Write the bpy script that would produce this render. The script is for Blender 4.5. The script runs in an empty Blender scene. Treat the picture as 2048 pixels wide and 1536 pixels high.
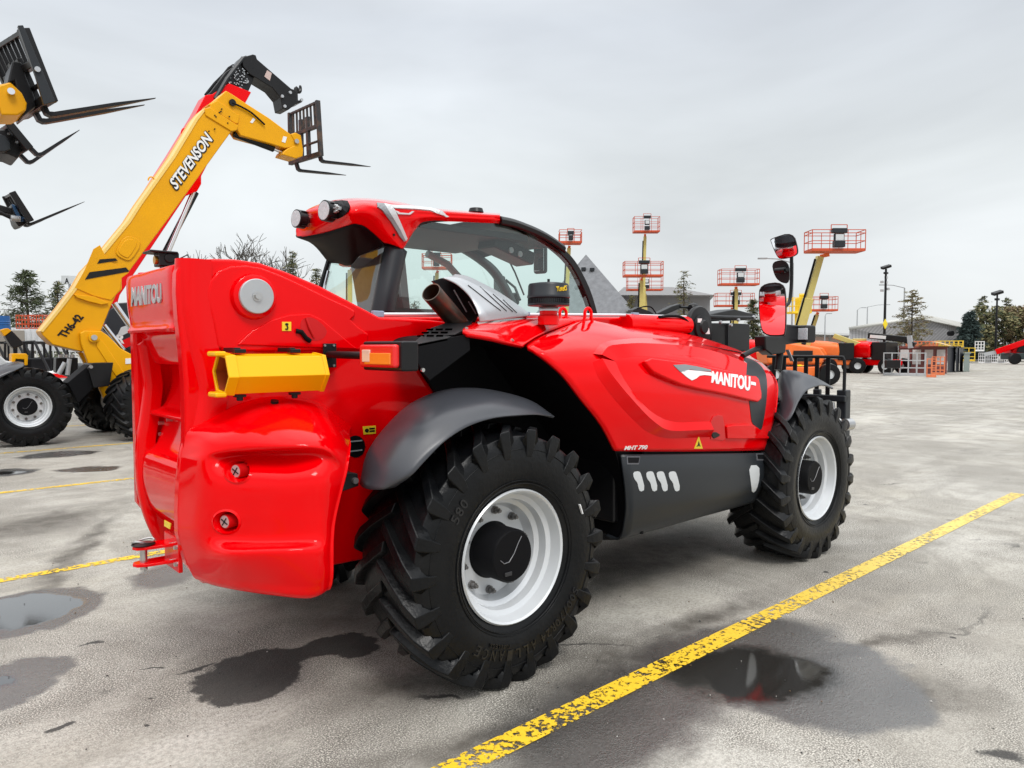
import bpy, bmesh, math, random
from math import sin, cos, pi, radians, tan, atan2, sqrt
from mathutils import Vector, Matrix, noise
from mathutils.bvhtree import BVHTree

random.seed(7)
scene = bpy.context.scene
COL = scene.collection
V = Vector

# ------------------------------------------------------------------ camera
CAM = V((-2.402, -3.841, 1.678)); HEAD = radians(47.85); PITCH = radians(2.77); FPX = 1450.0
cd = bpy.data.cameras.new('camera'); cam = bpy.data.objects.new('camera', cd); COL.objects.link(cam)
cd.sensor_width = 36; cd.lens = FPX / 2048 * 36; cd.clip_start = 0.05; cd.clip_end = 3000
cam.location = CAM; cam.rotation_euler = (pi / 2 - PITCH, 0, HEAD - pi / 2)
scene.camera = cam
# ------------------------------------------------------------------ world: overcast daylight
SUN_EL, SUN_AZ = radians(52), radians(200)
w = bpy.data.worlds.new("World"); scene.world = w; w.use_nodes = True
nt = w.node_tree; nt.nodes.clear()
def N(t, **k):
    n = nt.nodes.new(t)
    for a, b in k.items(): setattr(n, a, b)
    return n
out = N('ShaderNodeOutputWorld'); sky = N('ShaderNodeTexSky'); sky.sky_type = 'NISHITA'; sky.sun_disc = False
sky.sun_elevation = SUN_EL; sky.sun_rotation = SUN_AZ
bg1 = N('ShaderNodeBackground'); bg1.inputs[1].default_value = 0.10
nt.links.new(sky.outputs[0], bg1.inputs[0])
tc = N('ShaderNodeTexCoord'); sep = N('ShaderNodeSeparateXYZ'); nt.links.new(tc.outputs['Generated'], sep.inputs[0])
ramp = N('ShaderNodeValToRGB'); nt.links.new(sep.outputs['Z'], ramp.inputs[0])
cr = ramp.color_ramp
cr.elements[0].position = 0.0; cr.elements[0].color = (.74, .76, .765, 1)
cr.elements[1].position = 1.0; cr.elements[1].color = (1.0, 1.0, 1.0, 1)
for p_, c_ in ((.10, (.74, .765, .775)), (.22, (.73, .765, .775)), (.40, (.66, .70, .75)), (.62, (.95, .98, 1.0))):
    e = cr.elements.new(p_); e.color = (*c_, 1)
mp = N('ShaderNodeMapping'); mp.inputs['Scale'].default_value = (1, 1, 3.2)
nt.links.new(tc.outputs['Generated'], mp.inputs[0])
nz = N('ShaderNodeTexNoise'); nz.inputs['Scale'].default_value = 1.7; nz.inputs['Detail'].default_value = 5; nz.inputs['Roughness'].default_value = .5
nz.inputs['Distortion'].default_value = .4
nt.links.new(mp.outputs[0], nz.inputs['Vector'])
mr = N('ShaderNodeMapRange'); mr.inputs['From Min'].default_value = .3; mr.inputs['From Max'].default_value = .7
mr.inputs['To Min'].default_value = .86; mr.inputs['To Max'].default_value = 1.17
nt.links.new(nz.outputs['Fac'], mr.inputs['Value'])
mul = N('ShaderNodeVectorMath', operation='SCALE'); nt.links.new(ramp.outputs[0], mul.inputs[0]); nt.links.new(mr.outputs[0], mul.inputs['Scale'])
zen = N('ShaderNodeMapRange'); zen.inputs['From Min'].default_value = .42; zen.inputs['From Max'].default_value = .95
zen.inputs['To Min'].default_value = 1.0; zen.inputs['To Max'].default_value = 2.3
nt.links.new(sep.outputs['Z'], zen.inputs['Value'])
bg2 = N('ShaderNodeBackground'); nt.links.new(mul.outputs[0], bg2.inputs[0]); nt.links.new(zen.outputs[0], bg2.inputs[1])
mx = N('ShaderNodeMixShader'); mx.inputs[0].default_value = .93
nt.links.new(bg1.outputs[0], mx.inputs[1]); nt.links.new(bg2.outputs[0], mx.inputs[2]); nt.links.new(mx.outputs[0], out.inputs[0])
sl = bpy.data.lights.new('sun', 'SUN'); sl.energy = 1.5; sl.angle = radians(18); sl.color = (1, .97, .93)
so = bpy.data.objects.new('sun', sl); COL.objects.link(so)
so.rotation_euler = (pi / 2 - SUN_EL, 0, radians(-20))       # light from behind the viewer's right, high
scene.view_settings.view_transform = 'Standard'; scene.view_settings.look = 'None'
scene.view_settings.exposure = 0.16; scene.view_settings.gamma = 1
scene.cycles.max_bounces = 8; scene.cycles.transparent_max_bounces = 16

# ------------------------------------------------------------------ materials
MATS = {}
def mat(name, col, rough=.5, metal=0, spec=.5, var=.0, vscale=6, bump=0, bscale=60, coat=0, dirt=None, dscale=2.5, damt=.4, rvar=0):
    if name in MATS: return MATS[name]
    m = bpy.data.materials.new(name); m.use_nodes = True; t = m.node_tree; b = t.nodes['Principled BSDF']
    b.inputs['Base Color'].default_value = (*col, 1); b.inputs['Roughness'].default_value = rough
    b.inputs['Metallic'].default_value = metal; b.inputs['Specular IOR Level'].default_value = spec
    b.inputs['Coat Weight'].default_value = coat; b.inputs['Coat Roughness'].default_value = .05
    tcn = t.nodes.new('ShaderNodeTexCoord'); src = None
    def noise_(sc, det=4):
        n = t.nodes.new('ShaderNodeTexNoise'); n.inputs['Scale'].default_value = sc; n.inputs['Detail'].default_value = det
        t.links.new(tcn.outputs['Object'], n.inputs['Vector']); return n
    if var or dirt:
        n = noise_(vscale)
        mxr = t.nodes.new('ShaderNodeMix'); mxr.data_type = 'RGBA'
        mxr.inputs['A'].default_value = (*[c * (1 - var) for c in col], 1); mxr.inputs['B'].default_value = (*[min(1, c * (1 + var)) for c in col], 1)
        t.links.new(n.outputs['Fac'], mxr.inputs['Factor']); last = mxr.outputs['Result']
        if dirt:
            n2 = noise_(dscale, 6); r2 = t.nodes.new('ShaderNodeMapRange')
            r2.inputs['From Min'].default_value = .45; r2.inputs['From Max'].default_value = .75; r2.inputs['To Max'].default_value = damt
            t.links.new(n2.outputs['Fac'], r2.inputs['Value'])
            m2 = t.nodes.new('ShaderNodeMix'); m2.data_type = 'RGBA'; m2.inputs['B'].default_value = (*dirt, 1)
            t.links.new(last, m2.inputs['A']); t.links.new(r2.outputs[0], m2.inputs['Factor']); last = m2.outputs['Result']
        t.links.new(last, b.inputs['Base Color'])
    if rvar:
        n = noise_(vscale * 1.7); r = t.nodes.new('ShaderNodeMapRange')
        r.inputs['To Min'].default_value = max(0.02, rough - rvar); r.inputs['To Max'].default_value = rough + rvar
        t.links.new(n.outputs['Fac'], r.inputs['Value']); t.links.new(r.outputs[0], b.inputs['Roughness'])
    if bump:
        n = noise_(bscale, 3); bp = t.nodes.new('ShaderNodeBump'); bp.inputs['Strength'].default_value = bump; bp.inputs['Distance'].default_value = .01
        t.links.new(n.outputs['Fac'], bp.inputs['Height']); t.links.new(bp.outputs[0], b.inputs['Normal'])
    MATS[name] = m; return m
RED = mat('red_paint', (.74, .0, .002), .07, spec=.20, coat=0, rvar=.02, var=.05, vscale=2)
REDM = mat('red_matte', (.55, .004, .006), .4, spec=.35)
DRED = mat('dark_red_lens', (.5, .01, .01), .15)
BLK = mat('black_steel', (.007, .007, .008), .38, spec=.3, var=.3, rvar=.08)
BLKM = mat('black_plastic', (.004, .004, .005), .6, spec=.12)
GREYP = mat('grey_plastic', (.042, .045, .053), .34, bump=.04, bscale=400, var=.12, rvar=.06)
DGREY = mat('charcoal_panel', (.016, .019, .023), .38, spec=.35, bump=.02, bscale=300, var=.08)
TYRE = mat('tyre_rubber', (.0024, .0028, .0036), .34, spec=.24, var=.4, vscale=9, bump=.25, bscale=45, dirt=(.016, .015, .014), dscale=4, damt=.35, rvar=.14)
RIMM = mat('rim_paint', (.62, .64, .66), .34, metal=.25, var=.05, rvar=.06)
STEEL = mat('bare_steel', (.5, .5, .5), .3, metal=.9, var=.15)
SILV = mat('silver_paint', (.42, .44, .46), .35, metal=.35, var=.08, vscale=12)
CHROME = mat('chrome', (.8, .8, .82), .08, metal=1)
RUST = mat('heated_pipe', (.10, .075, .06), .36, metal=.8, var=.6, vscale=14, dirt=(.22, .055, .02), dscale=9, damt=.9)
YEL = mat('yellow_plastic', (.84, .42, .0), .3, spec=.3)
YELB = mat('yellow_paint', (.74, .345, .0), .35, var=.05, spec=.25, dirt=(.50, .22, .01), damt=.3, dscale=1.2)
YELP = mat('pale_yellow_paint', (.52, .43, .13), .45, var=.1)
ORG = mat('orange_paint', (.78, .15, .02), .42, var=.1)
ORR = mat('orange_rail', (.50, .065, .015), .5, var=.15)
WHT = mat('white_marking', (.75, .75, .75), .5)
LGREY = mat('light_grey_marking', (.52, .54, .55), .5)
MGREY = mat('mid_grey_marking', (.20, .21, .22), .45)
YST = mat('yellow_sticker', (.8, .58, .02), .4)
LENSW = mat('lamp_lens', (.55, .57, .6), .12, bump=.5, bscale=220, var=.3, vscale=60)
AMB = mat('amber_lens', (.85, .22, .02), .12, bump=.15, bscale=260)
REDL = mat('red_lens', (.75, .02, .02), .12, bump=.15, bscale=260)
CLRL = mat('clear_lens', (.7, .5, .4), .12)
MIRR = mat('mirror_glass', (.85, .86, .87), .01, metal=1)
INTR = mat('cab_trim', (.035, .04, .042), .65, var=.15)
SEATM = mat('seat_fabric', (.16, .16, .165), .8, var=.2, vscale=30)
RUSTB = mat('worn_black_steel', (.02, .02, .022), .5, dirt=(.14, .07, .03), dscale=6, damt=.7, var=.3)
def glass(name, tint, op, rough=0.0):
    m = bpy.data.materials.new(name); m.use_nodes = True; t = m.node_tree; b = t.nodes['Principled BSDF']; o = t.nodes['Material Output']
    b.inputs['Base Color'].default_value = (.02, .03, .03, 1); b.inputs['Roughness'].default_value = rough
    tr = t.nodes.new('ShaderNodeBsdfTransparent'); tr.inputs[0].default_value = (*tint, 1)
    gl = t.nodes.new('ShaderNodeBsdfGlossy'); gl.inputs['Roughness'].default_value = .01; gl.inputs['Color'].default_value = (.9, .95, .95, 1)
    fr = t.nodes.new('ShaderNodeFresnel'); fr.inputs['IOR'].default_value = 1.5
    ad = t.nodes.new('ShaderNodeMath'); ad.use_clamp = True; ad.operation = 'MULTIPLY_ADD'; ad.inputs[1].default_value = 1.0; ad.inputs[2].default_value = op
    t.links.new(fr.outputs[0], ad.inputs[0])
    mxs = t.nodes.new('ShaderNodeMixShader'); t.links.new(ad.outputs[0], mxs.inputs[0]); t.links.new(tr.outputs[0], mxs.inputs[1]); t.links.new(gl.outputs[0], mxs.inputs[2])
    t.links.new(mxs.outputs[0], o.inputs[0]); return m
GLASS = glass('cab_glass', (.88, .97, .94), .04)
GLASSF = glass('screen_glass', (.86, .95, .93), -1.2)

# ------------------------------------------------------------------ geometry helpers
_d = V((cos(HEAD) * cos(PITCH), sin(HEAD) * cos(PITCH), -sin(PITCH))); _r = V((sin(HEAD), -cos(HEAD), 0)); _u = _r.cross(_d)
def ray(px, py): return (_d * FPX + _r * (px - 1024) + _u * (768 - py)).normalized()
def W(px, py, X=None, Y=None, Z=None):
    """the point of the plane x=X, y=Y or z=Z seen at that place of the survey photograph"""
    v = ray(px, py)
    t = (X - CAM.x) / v.x if X is not None else (Y - CAM.y) / v.y if Y is not None else (Z - CAM.z) / v.z
    return CAM + v * t
def PX(p):
    v = V(p) - CAM; z = v.dot(_d); return (1024 + FPX * v.dot(_r) / z, 768 - FPX * v.dot(_u) / z)

def wloc(o):
    l = V((0, 0, 0))
    while o: l += o.location; o = o.parent
    return l
def link(o, parent):
    COL.objects.link(o)
    if parent: o.parent = parent; o.location = -wloc(parent)
def empty(name, loc, label=None, cat=None, group=None, parent=None):
    o = bpy.data.objects.new(name, None); COL.objects.link(o); o.empty_display_size = .2
    if parent: o.parent = parent; o.location = V(loc) - wloc(parent)
    else: o.location = loc
    tag(o, label, cat, group); return o
def tag(o, label=None, cat=None, group=None, kind=None):
    if label: o['label'] = label
    if cat: o['category'] = cat
    if group: o['group'] = group
    if kind: o['kind'] = kind
    return o
def copy_tree(o, parent=None):
    c = o.copy(); COL.objects.link(c)
    if parent: c.parent = parent
    for ch in [x for x in ALLCH.get(o.name, [])]: copy_tree(ch, c)
    return c
ALLCH = {}
def refresh_children():
    ALLCH.clear()
    for o in bpy.data.objects:
        if o.parent: ALLCH.setdefault(o.parent.name, []).append(o)

class MB:
    def __init__(s): s.v = []; s.f = []; s.mi = []; s.m = 0
    def add(s, vs, fs):
        b = len(s.v); s.v += [V(x) for x in vs]; s.f += [[b + i for i in f] for f in fs]; s.mi += [s.m] * len(fs); return s
    def box(s, c, size, rot=None):
        x, y, z = [q / 2 for q in size]
        vs = [V((a * x, b * y, d * z)) for a in (-1, 1) for b in (-1, 1) for d in (-1, 1)]
        if rot is not None: vs = [rot @ q for q in vs]
        vs = [q + V(c) for q in vs]
        return s.add(vs, [(0, 1, 3, 2), (4, 6, 7, 5), (0, 4, 5, 1), (2, 3, 7, 6), (0, 2, 6, 4), (1, 5, 7, 3)])
    def bar(s, a, b, w_, h_=None, up=(0, 0, 1)):
        a, b = V(a), V(b); h_ = h_ or w_; d = b - a; l = d.length
        if l < 1e-6: return s
        x = d / l; y = V(up).cross(x)
        if y.length < 1e-3: y = V((0, 1, 0)).cross(x)
        y.normalize(); z = x.cross(y)
        return s.box((a + b) / 2, (l, w_, h_), Matrix((x, y, z)).transposed())
    def cyl(s, a, b, r0, r1=None, n=16, cap=True):
        a, b = V(a), V(b); r1 = r0 if r1 is None else r1; x = (b - a).normalized()
        y = x.orthogonal().normalized(); z = x.cross(y)
        vs = [a + (y * cos(2 * pi * i / n) + z * sin(2 * pi * i / n)) * r0 for i in range(n)] + [b + (y * cos(2 * pi * i / n) + z * sin(2 * pi * i / n)) * r1 for i in range(n)]
        fs = [(i, (i + 1) % n, n + (i + 1) % n, n + i) for i in range(n)]
        if cap: fs += [tuple(range(n))[::-1], tuple(range(n, 2 * n))]
        return s.add(vs, fs)
    def tube(s, pts, r, n=10, cap=True):
        pts = [V(p) for p in pts]; m = len(pts); rr = r if isinstance(r, (list, tuple)) else [r] * m
        t0 = (pts[1] - pts[0]).normalized(); y = t0.orthogonal().normalized(); vs = []
        for i, p in enumerate(pts):
            t = (pts[min(i + 1, m - 1)] - pts[max(i - 1, 0)]).normalized()
            y = (y - t * y.dot(t)).normalized(); z = t.cross(y)
            vs += [p + (y * cos(2 * pi * k / n) + z * sin(2 * pi * k / n)) * rr[i] for k in range(n)]
        fs = [(i * n + k, i * n + (k + 1) % n, (i + 1) * n + (k + 1) % n, (i + 1) * n + k) for i in range(m - 1) for k in range(n)]
        if cap: fs += [tuple(range(n))[::-1], tuple(range((m - 1) * n, m * n))]
        return s.add(vs, fs)
    def lathe(s, prof, c=(0, 0, 0), axis='Y', n=48, a0=0, a1=2 * pi):
        """prof: (radius, along)"""
        c = V(c); vs = []; full = abs(a1 - a0 - 2 * pi) < 1e-6; m = n if full else n + 1
        for k in range(m):
            a = a0 + (a1 - a0) * k / n
            for r, h in prof:
                q = V((r * cos(a), h, r * sin(a))) if axis == 'Y' else V((r * cos(a), r * sin(a), h)) if axis == 'Z' else V((h, r * cos(a), r * sin(a)))
                vs.append(c + q)
        P_ = len(prof); fs = []
        for k in range(n):
            k2 = (k + 1) % m
            for j in range(P_ - 1): fs.append((k * P_ + j, k2 * P_ + j, k2 * P_ + j + 1, k * P_ + j + 1))
        return s.add(vs, fs)
    def prism(s, pts, ext):
        pts = [V(p) for p in pts]; e = V(ext); n = len(pts)
        return s.add(pts + [p + e for p in pts], [tuple(range(n)), tuple(range(n, 2 * n))[::-1]] + [(i, n + i, n + (i + 1) % n, (i + 1) % n) for i in range(n)])
    def build(s, name, mats, parent=None, smooth=True, bevel=0, seg=2, solid=0, sub=0, offset=0, ang=35, raw=False):
        me = bpy.data.meshes.new(name); me.from_pydata([tuple(q) for q in s.v], [], s.f)
        for m in (mats if isinstance(mats, (list, tuple)) else [mats]): me.materials.append(m)
        for p, i in zip(me.polygons, s.mi): p.material_index = i
        if not raw:
            bm = bmesh.new(); bm.from_mesh(me); bmesh.ops.recalc_face_normals(bm, faces=bm.faces); bm.to_mesh(me); bm.free()
        o = bpy.data.objects.new(name, me); link(o, parent)
        if smooth:
            me.shade_smooth(); me.set_sharp_from_angle(angle=radians(ang))
        if solid:
            q = o.modifiers.new('s', 'SOLIDIFY'); q.thickness = solid; q.offset = offset
        if bevel:
            q = o.modifiers.new('b', 'BEVEL'); q.width = bevel; q.segments = seg; q.limit_method = 'ANGLE'; q.angle_limit = radians(40); q.harden_normals = smooth
        if sub:
            q = o.modifiers.new('u', 'SUBSURF'); q.levels = q.render_levels = sub
        return o

def catmull(pts, n):
    """interpolating curve through pts with n steps per span"""
    out = []; m = len(pts)
    for i in range(m - 1):
        p0, p1, p2, p3 = pts[max(i - 1, 0)], pts[i], pts[i + 1], pts[min(i + 2, m - 1)]
        if i == 0: p0 = p1 * 2 - p2
        if i == m - 2: p3 = p2 * 2 - p1
        for k in range(n):
            t = k / n
            out.append(((p1 * 2) + (p2 - p0) * t + (p0 * 2 - p1 * 5 + p2 * 4 - p3) * t * t + (p1 * 3 - p0 - p2 * 3 + p3) * t * t * t) * .5)
    out.append(pts[-1].copy()); return out
def surf(rows, n=5):
    """smooth sheet through a grid of 3D points"""
    rows = [catmull([V(p) for p in r], n) for r in rows]
    cols = [catmull([r[i] for r in rows], n) for i in range(len(rows[0]))]
    nc, nr = len(cols), len(cols[0]); vs = [cols[i][j] for j in range(nr) for i in range(nc)]
    fs = [(j * nc + i, j * nc + i + 1, (j + 1) * nc + i + 1, (j + 1) * nc + i) for j in range(nr - 1) for i in range(nc - 1)]
    return vs, fs
def tri(rows): return [[W(px, py, Y=y) for px, py, y in r] for r in rows]
def hit_plane(**k):
    nrm = V((-1, 0, 0)) if 'X' in k else V((0, -1, 0)) if 'Y' in k else V((0, 0, 1))
    return lambda px, py: (W(px, py, **k), nrm)
def hit_mesh(vs, fs, fallback=None):
    b = BVHTree.FromPolygons([tuple(q) for q in vs], fs)
    def h(px, py):
        d = ray(px, py); loc, nrm, i, dist = b.ray_cast(CAM, d)
        if loc is None:
            if fallback: return fallback(px, py)
            loc, nrm, i, dist = b.find_nearest(CAM + d * 5)
        if nrm.dot(d) > 0: nrm = -nrm
        return loc, nrm
    return h
def rnd(poly, it=2):
    """round a polygon's corners"""
    for _ in range(it):
        q = []
        for i in range(len(poly)):
            a, b = V(poly[i]), V(poly[(i + 1) % len(poly)])
            q += [a.lerp(b, .25), a.lerp(b, .75)]
        poly = q
    return [(p[0], p[1]) for p in poly]
def smoothp(pts, n=4):
    return [(p.x, p.y) for p in catmull([V((a, b, 0)) for a, b in pts], n)]
def patch(poly, hit, off=.003, back=-.003, maxlen=0, mb=None):
    """polygon given in photograph pixels, laid on a surface at its own depth, with thickness"""
    bm = bmesh.new(); vs = [bm.verts.new((p[0], p[1], 0)) for p in poly]
    f = bm.faces.new(vs); 
    if maxlen:
        bmesh.ops.triangulate(bm, faces=bm.faces)
        for _ in range(7):
            es = [e for e in bm.edges if e.calc_length() > maxlen]
            if not es: break
            bmesh.ops.subdivide_edges(bm, edges=es, cuts=1); bmesh.ops.triangulate(bm, faces=bm.faces)
    bm.verts.ensure_lookup_table(); bm.verts.index_update()
    H = [hit(q.co.x, q.co.y) for q in bm.verts]
    n = len(H); V2 = [p + m * off for p, m in H] + [p + m * back for p, m in H]
    F = [[q.index for q in f.verts] for f in bm.faces]
    E = [(e.verts[0].index, e.verts[1].index) for e in bm.edges if e.is_boundary]
    F2 = F + [[i + n for i in f][::-1] for f in F] + [(a, b, b + n, a + n) for a, b in E]
    bm.free(); mb = mb or MB(); mb.add(V2, F2); return mb
def textmb(s, quad, hit, off=.004, back=-.002, mb=None, bold=.0, shear=0, space=1.0):
    """lettering laid in a pixel quad (tl, tr, br, bl) on a surface"""
    cu = bpy.data.curves.new('t', 'FONT'); cu.body = s; cu.offset = bold; cu.shear = shear; cu.resolution_u = 3; cu.space_character = space; cu.fill_mode = 'FRONT'
    o = bpy.data.objects.new('t', cu); COL.objects.link(o); bpy.context.view_layer.update()
    me = o.to_mesh(); vs = [q.co.copy() for q in me.vertices]; fs = [list(p.vertices) for p in me.polygons]
    x0 = min(q.x for q in vs); x1 = max(q.x for q in vs); y0 = min(q.y for q in vs); y1 = max(q.y for q in vs)
    o.to_mesh_clear(); bpy.data.objects.remove(o)
    tl, tr_, br, bl = [V((a, b, 0)) for a, b in quad]
    H = []
    for q in vs:
        u_, v_ = (q.x - x0) / (x1 - x0), (q.y - y0) / (y1 - y0)
        p = bl.lerp(br, u_).lerp(tl.lerp(tr_, u_), v_); H.append(hit(p.x, p.y))
    n = len(H); from collections import Counter
    ec = Counter(tuple(sorted((f[i], f[(i + 1) % len(f)]))) for f in fs for i in range(len(f)))
    F2 = fs + [[i + n for i in f][::-1] for f in fs] + [(a, b, b + n, a + n) for (a, b), c in ec.items() if c == 1]
    mb = mb or MB(); mb.add([p + m * off for p, m in H] + [p + m * back for p, m in H], F2); return mb

# ------------------------------------------------------------------ ground
def ground_material():
    m = bpy.data.materials.new('asphalt'); m.use_nodes = True; t = m.node_tree; b = t.nodes['Principled BSDF']; L = t.links.new
    tc = t.nodes.new('ShaderNodeTexCoord'); P_ = tc.outputs['Object']
    def noi(sc, det=4, rough=.5, vec=None, dist=0):
        n = t.nodes.new('ShaderNodeTexNoise'); n.inputs['Scale'].default_value = sc; n.inputs['Detail'].default_value = det
        n.inputs['Roughness'].default_value = rough; n.inputs['Distortion'].default_value = dist; L(vec or P_, n.inputs['Vector']); return n.outputs['Fac']
    def mrg(x, a, b_, c, d, smooth=False):
        n = t.nodes.new('ShaderNodeMapRange'); n.inputs['From Min'].default_value = a; n.inputs['From Max'].default_value = b_
        n.inputs['To Min'].default_value = c; n.inputs['To Max'].default_value = d
        if smooth: n.interpolation_type = 'SMOOTHSTEP'
        L(x, n.inputs['Value']); return n.outputs[0]
    def ma(op, a, b_):
        n = t.nodes.new('ShaderNodeMath'); n.operation = op
        for i, q in enumerate((a, b_)):
            if isinstance(q, (int, float)): n.inputs[i].default_value = q
            else: L(q, n.inputs[i])
        return n.outputs[0]
    def mixc(f, a, b_):
        n = t.nodes.new('ShaderNodeMix'); n.data_type = 'RGBA'
        L(f, n.inputs['Factor'])
        for k, q in (('A', a), ('B', b_)):
            if isinstance(q, tuple): n.inputs[k].default_value = (*q, 1)
            else: L(q, n.inputs[k])
        return n.outputs['Result']
    big = noi(.35, 6, .6, dist=.6); mid = noi(2.2, 6, .62); fine = noi(46, 3, .65); speck = noi(135, 2.5, .65)
    stm = t.nodes.new('ShaderNodeMapping'); stm.inputs['Scale'].default_value = (.22, 2.2, 1); L(P_, stm.inputs['Vector']); streak = noi(1.4, 5, .6, vec=stm.outputs[0], dist=.4)
    c = mixc(mrg(big, .35, .65, 0, 1), (.36, .335, .28), (.56, .54, .49))
    c = mixc(mrg(mid, .5, .70, 0, .65), c, (.22, .205, .175))
    c = mixc(mrg(streak, .52, .68, 0, .45), c, (.20, .19, .17))
    c = mixc(mrg(streak, .45, .30, 0, .35), c, (.62, .60, .55))
    c = mixc(mrg(noi(.7, 6, .65, dist=1.2), .49, .62, 0, .6), c, (.19, .175, .15))
    c = mixc(mrg(noi(.16, 4, .6, dist=.8), .48, .62, 0, .4), c, (.24, .225, .195))
    c = mixc(mrg(fine, .42, .62, .0, .5), c, (.20, .185, .16))
    expo = mrg(noi(.75, 6, .68, dist=1.0), .40, .60, .12, 1.0)
    c = mixc(ma('MULTIPLY', mrg(speck, .47, .58, .0, .92), expo), c, (.050, .047, .043))
    c = mixc(ma('MULTIPLY', expo, .28), c, (.17, .155, .13))
    c = mixc(ma('MULTIPLY', mrg(speck, .46, .37, .0, .7), expo), c, (.80, .76, .68))
    # oil drips and dark spots
    spot = t.nodes.new('ShaderNodeTexVoronoi'); spot.inputs['Scale'].default_value = 1.15; L(P_, spot.inputs['Vector'])
    sp = mrg(ma('ADD', spot.outputs['Distance'], ma('MULTIPLY', noi(9, 3), .22)), .13, .175, .8, 0, True)
    c = mixc(ma('MULTIPLY', sp, mrg(noi(.6, 2), .45, .6, 0, 1)), c, (.05, .048, .045))
    # cracks
    wv = t.nodes.new('ShaderNodeVectorMath'); wv.operation = 'ADD'; L(P_, wv.inputs[0])
    nc = t.nodes.new('ShaderNodeTexNoise'); nc.inputs['Scale'].default_value = 1.3; nc.inputs['Detail'].default_value = 6; L(P_, nc.inputs['Vector'])
    sc_ = t.nodes.new('ShaderNodeVectorMath'); sc_.operation = 'SCALE'; sc_.inputs['Scale'].default_value = .9; L(nc.outputs['Color'], sc_.inputs[0]); L(sc_.outputs[0], wv.inputs[1])
    vo = t.nodes.new('ShaderNodeTexVoronoi'); vo.feature = 'DISTANCE_TO_EDGE'; vo.inputs['Scale'].default_value = .38; L(wv.outputs[0], vo.inputs['Vector'])
    crack = ma('MULTIPLY', mrg(vo.outputs['Distance'], .0015, .006, 1, 0), mrg(noi(.5, 3), .56, .62, 0, 1))
    c = mixc(ma('MULTIPLY', crack, .7), c, (.035, .033, .03))
    # damp and water: (centre px, tip px, half width m, feather, amount)
    warp = t.nodes.new('ShaderNodeVectorMath'); warp.operation = 'ADD'; L(P_, warp.inputs[0])
    n3 = t.nodes.new('ShaderNodeTexNoise'); n3.inputs['Scale'].default_value = 2.6; n3.inputs['Detail'].default_value = 7; n3.inputs['Roughness'].default_value = .6; L(P_, n3.inputs['Vector'])
    s3 = t.nodes.new('ShaderNodeVectorMath'); s3.operation = 'MULTIPLY_ADD'; L(n3.outputs['Color'], s3.inputs[0]); s3.inputs[1].default_value = (.42, .42, 0); s3.inputs[2].default_value = (-.21, -.21, 0)
    L(s3.outputs[0], warp.inputs[1])
    def blob(cp, tp, half, f0, f1):
        a, q = W(*cp, Z=0), W(*tp, Z=0); d = q - a
        mpn = t.nodes.new('ShaderNodeMapping'); mpn.vector_type = 'TEXTURE'; mpn.inputs['Location'].default_value = (a.x, a.y, 0)
        mpn.inputs['Rotation'].default_value = (0, 0, atan2(d.y, d.x)); mpn.inputs['Scale'].default_value = (d.length, half, 1)
        L(warp.outputs[0], mpn.inputs['Vector']); ln = t.nodes.new('ShaderNodeVectorMath'); ln.operation = 'LENGTH'; L(mpn.outputs[0], ln.inputs[0])
        return mrg(ln.outputs['Value'], f0, f1, 1, 0, True)
    def union(bs):
        x = bs[0]
        for q in bs[1:]: x = ma('MAXIMUM', x, q)
        return x
    damp = union([blob((1600, 1345), (1860, 1450), .60, .86, 1.04), blob((1240, 1430), (990, 1580), .44, .6, 1.2), blob((1480, 1300), (1250, 1360), .38, .7, 1.1),
        blob((50, 1222), (205, 1212), .46, .88, 1.03), blob((0, 1368), (118, 1368), .34, .88, 1.03), blob((330, 1150), (390, 1150), .35, .7, 1.1),
        blob((115, 909), (195, 902), .42, .8, 1.05), blob((10, 945), (80, 940), .38, .8, 1.05), blob((180, 938), (250, 934), .3, .8, 1.05)])
    pool = blob((1500, 1345), (1705, 1342), .36, .66, 1.04)
    water = union([pool,
        blob((30, 1222), (165, 1216), .34, .8, 1.0), blob((0, 1360), (60, 1360), .12, .5, 1.0), blob((20, 945), (60, 943), .2, .5, 1.0)])
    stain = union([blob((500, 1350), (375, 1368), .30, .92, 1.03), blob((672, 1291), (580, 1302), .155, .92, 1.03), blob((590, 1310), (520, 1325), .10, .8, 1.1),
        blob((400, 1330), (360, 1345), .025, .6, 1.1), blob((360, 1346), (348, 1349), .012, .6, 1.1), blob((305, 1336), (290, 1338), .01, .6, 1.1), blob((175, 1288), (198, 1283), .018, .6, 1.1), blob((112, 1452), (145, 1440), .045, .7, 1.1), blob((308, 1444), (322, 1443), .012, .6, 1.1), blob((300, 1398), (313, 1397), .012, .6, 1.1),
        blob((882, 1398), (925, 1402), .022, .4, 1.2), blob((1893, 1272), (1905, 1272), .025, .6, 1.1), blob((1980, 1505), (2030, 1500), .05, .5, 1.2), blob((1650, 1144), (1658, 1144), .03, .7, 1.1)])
    grime_and_shade = union([blob((900, 1180), (560, 1230), .60, .2, 1.35), blob((820, 1370), (640, 1420), .22, .1, 1.5), blob((1300, 1110), (1130, 1180), .6, .2, 1.4), blob((1850, 1390), (1980, 1380), .22, .1, 1.4), blob((1400, 1240), (1560, 1180), .12, .1, 1.4), blob((1750, 1290), (1900, 1250), .08, .1, 1.4), blob((150, 1110), (250, 1010), .12, .1, 1.4), blob((1000, 1480), (700, 1536), .12, .1, 1.5), blob((700, 905), (1500, 1100), 1.0, .1, 1.4), blob((1230, 1330), (1080, 1400), .3, .1, 1.4), blob((60, 1050), (250, 1000), .5, .1, 1.4)])  # soft dark blobs: shade under the machine painted in, along with oily ground stains
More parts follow.
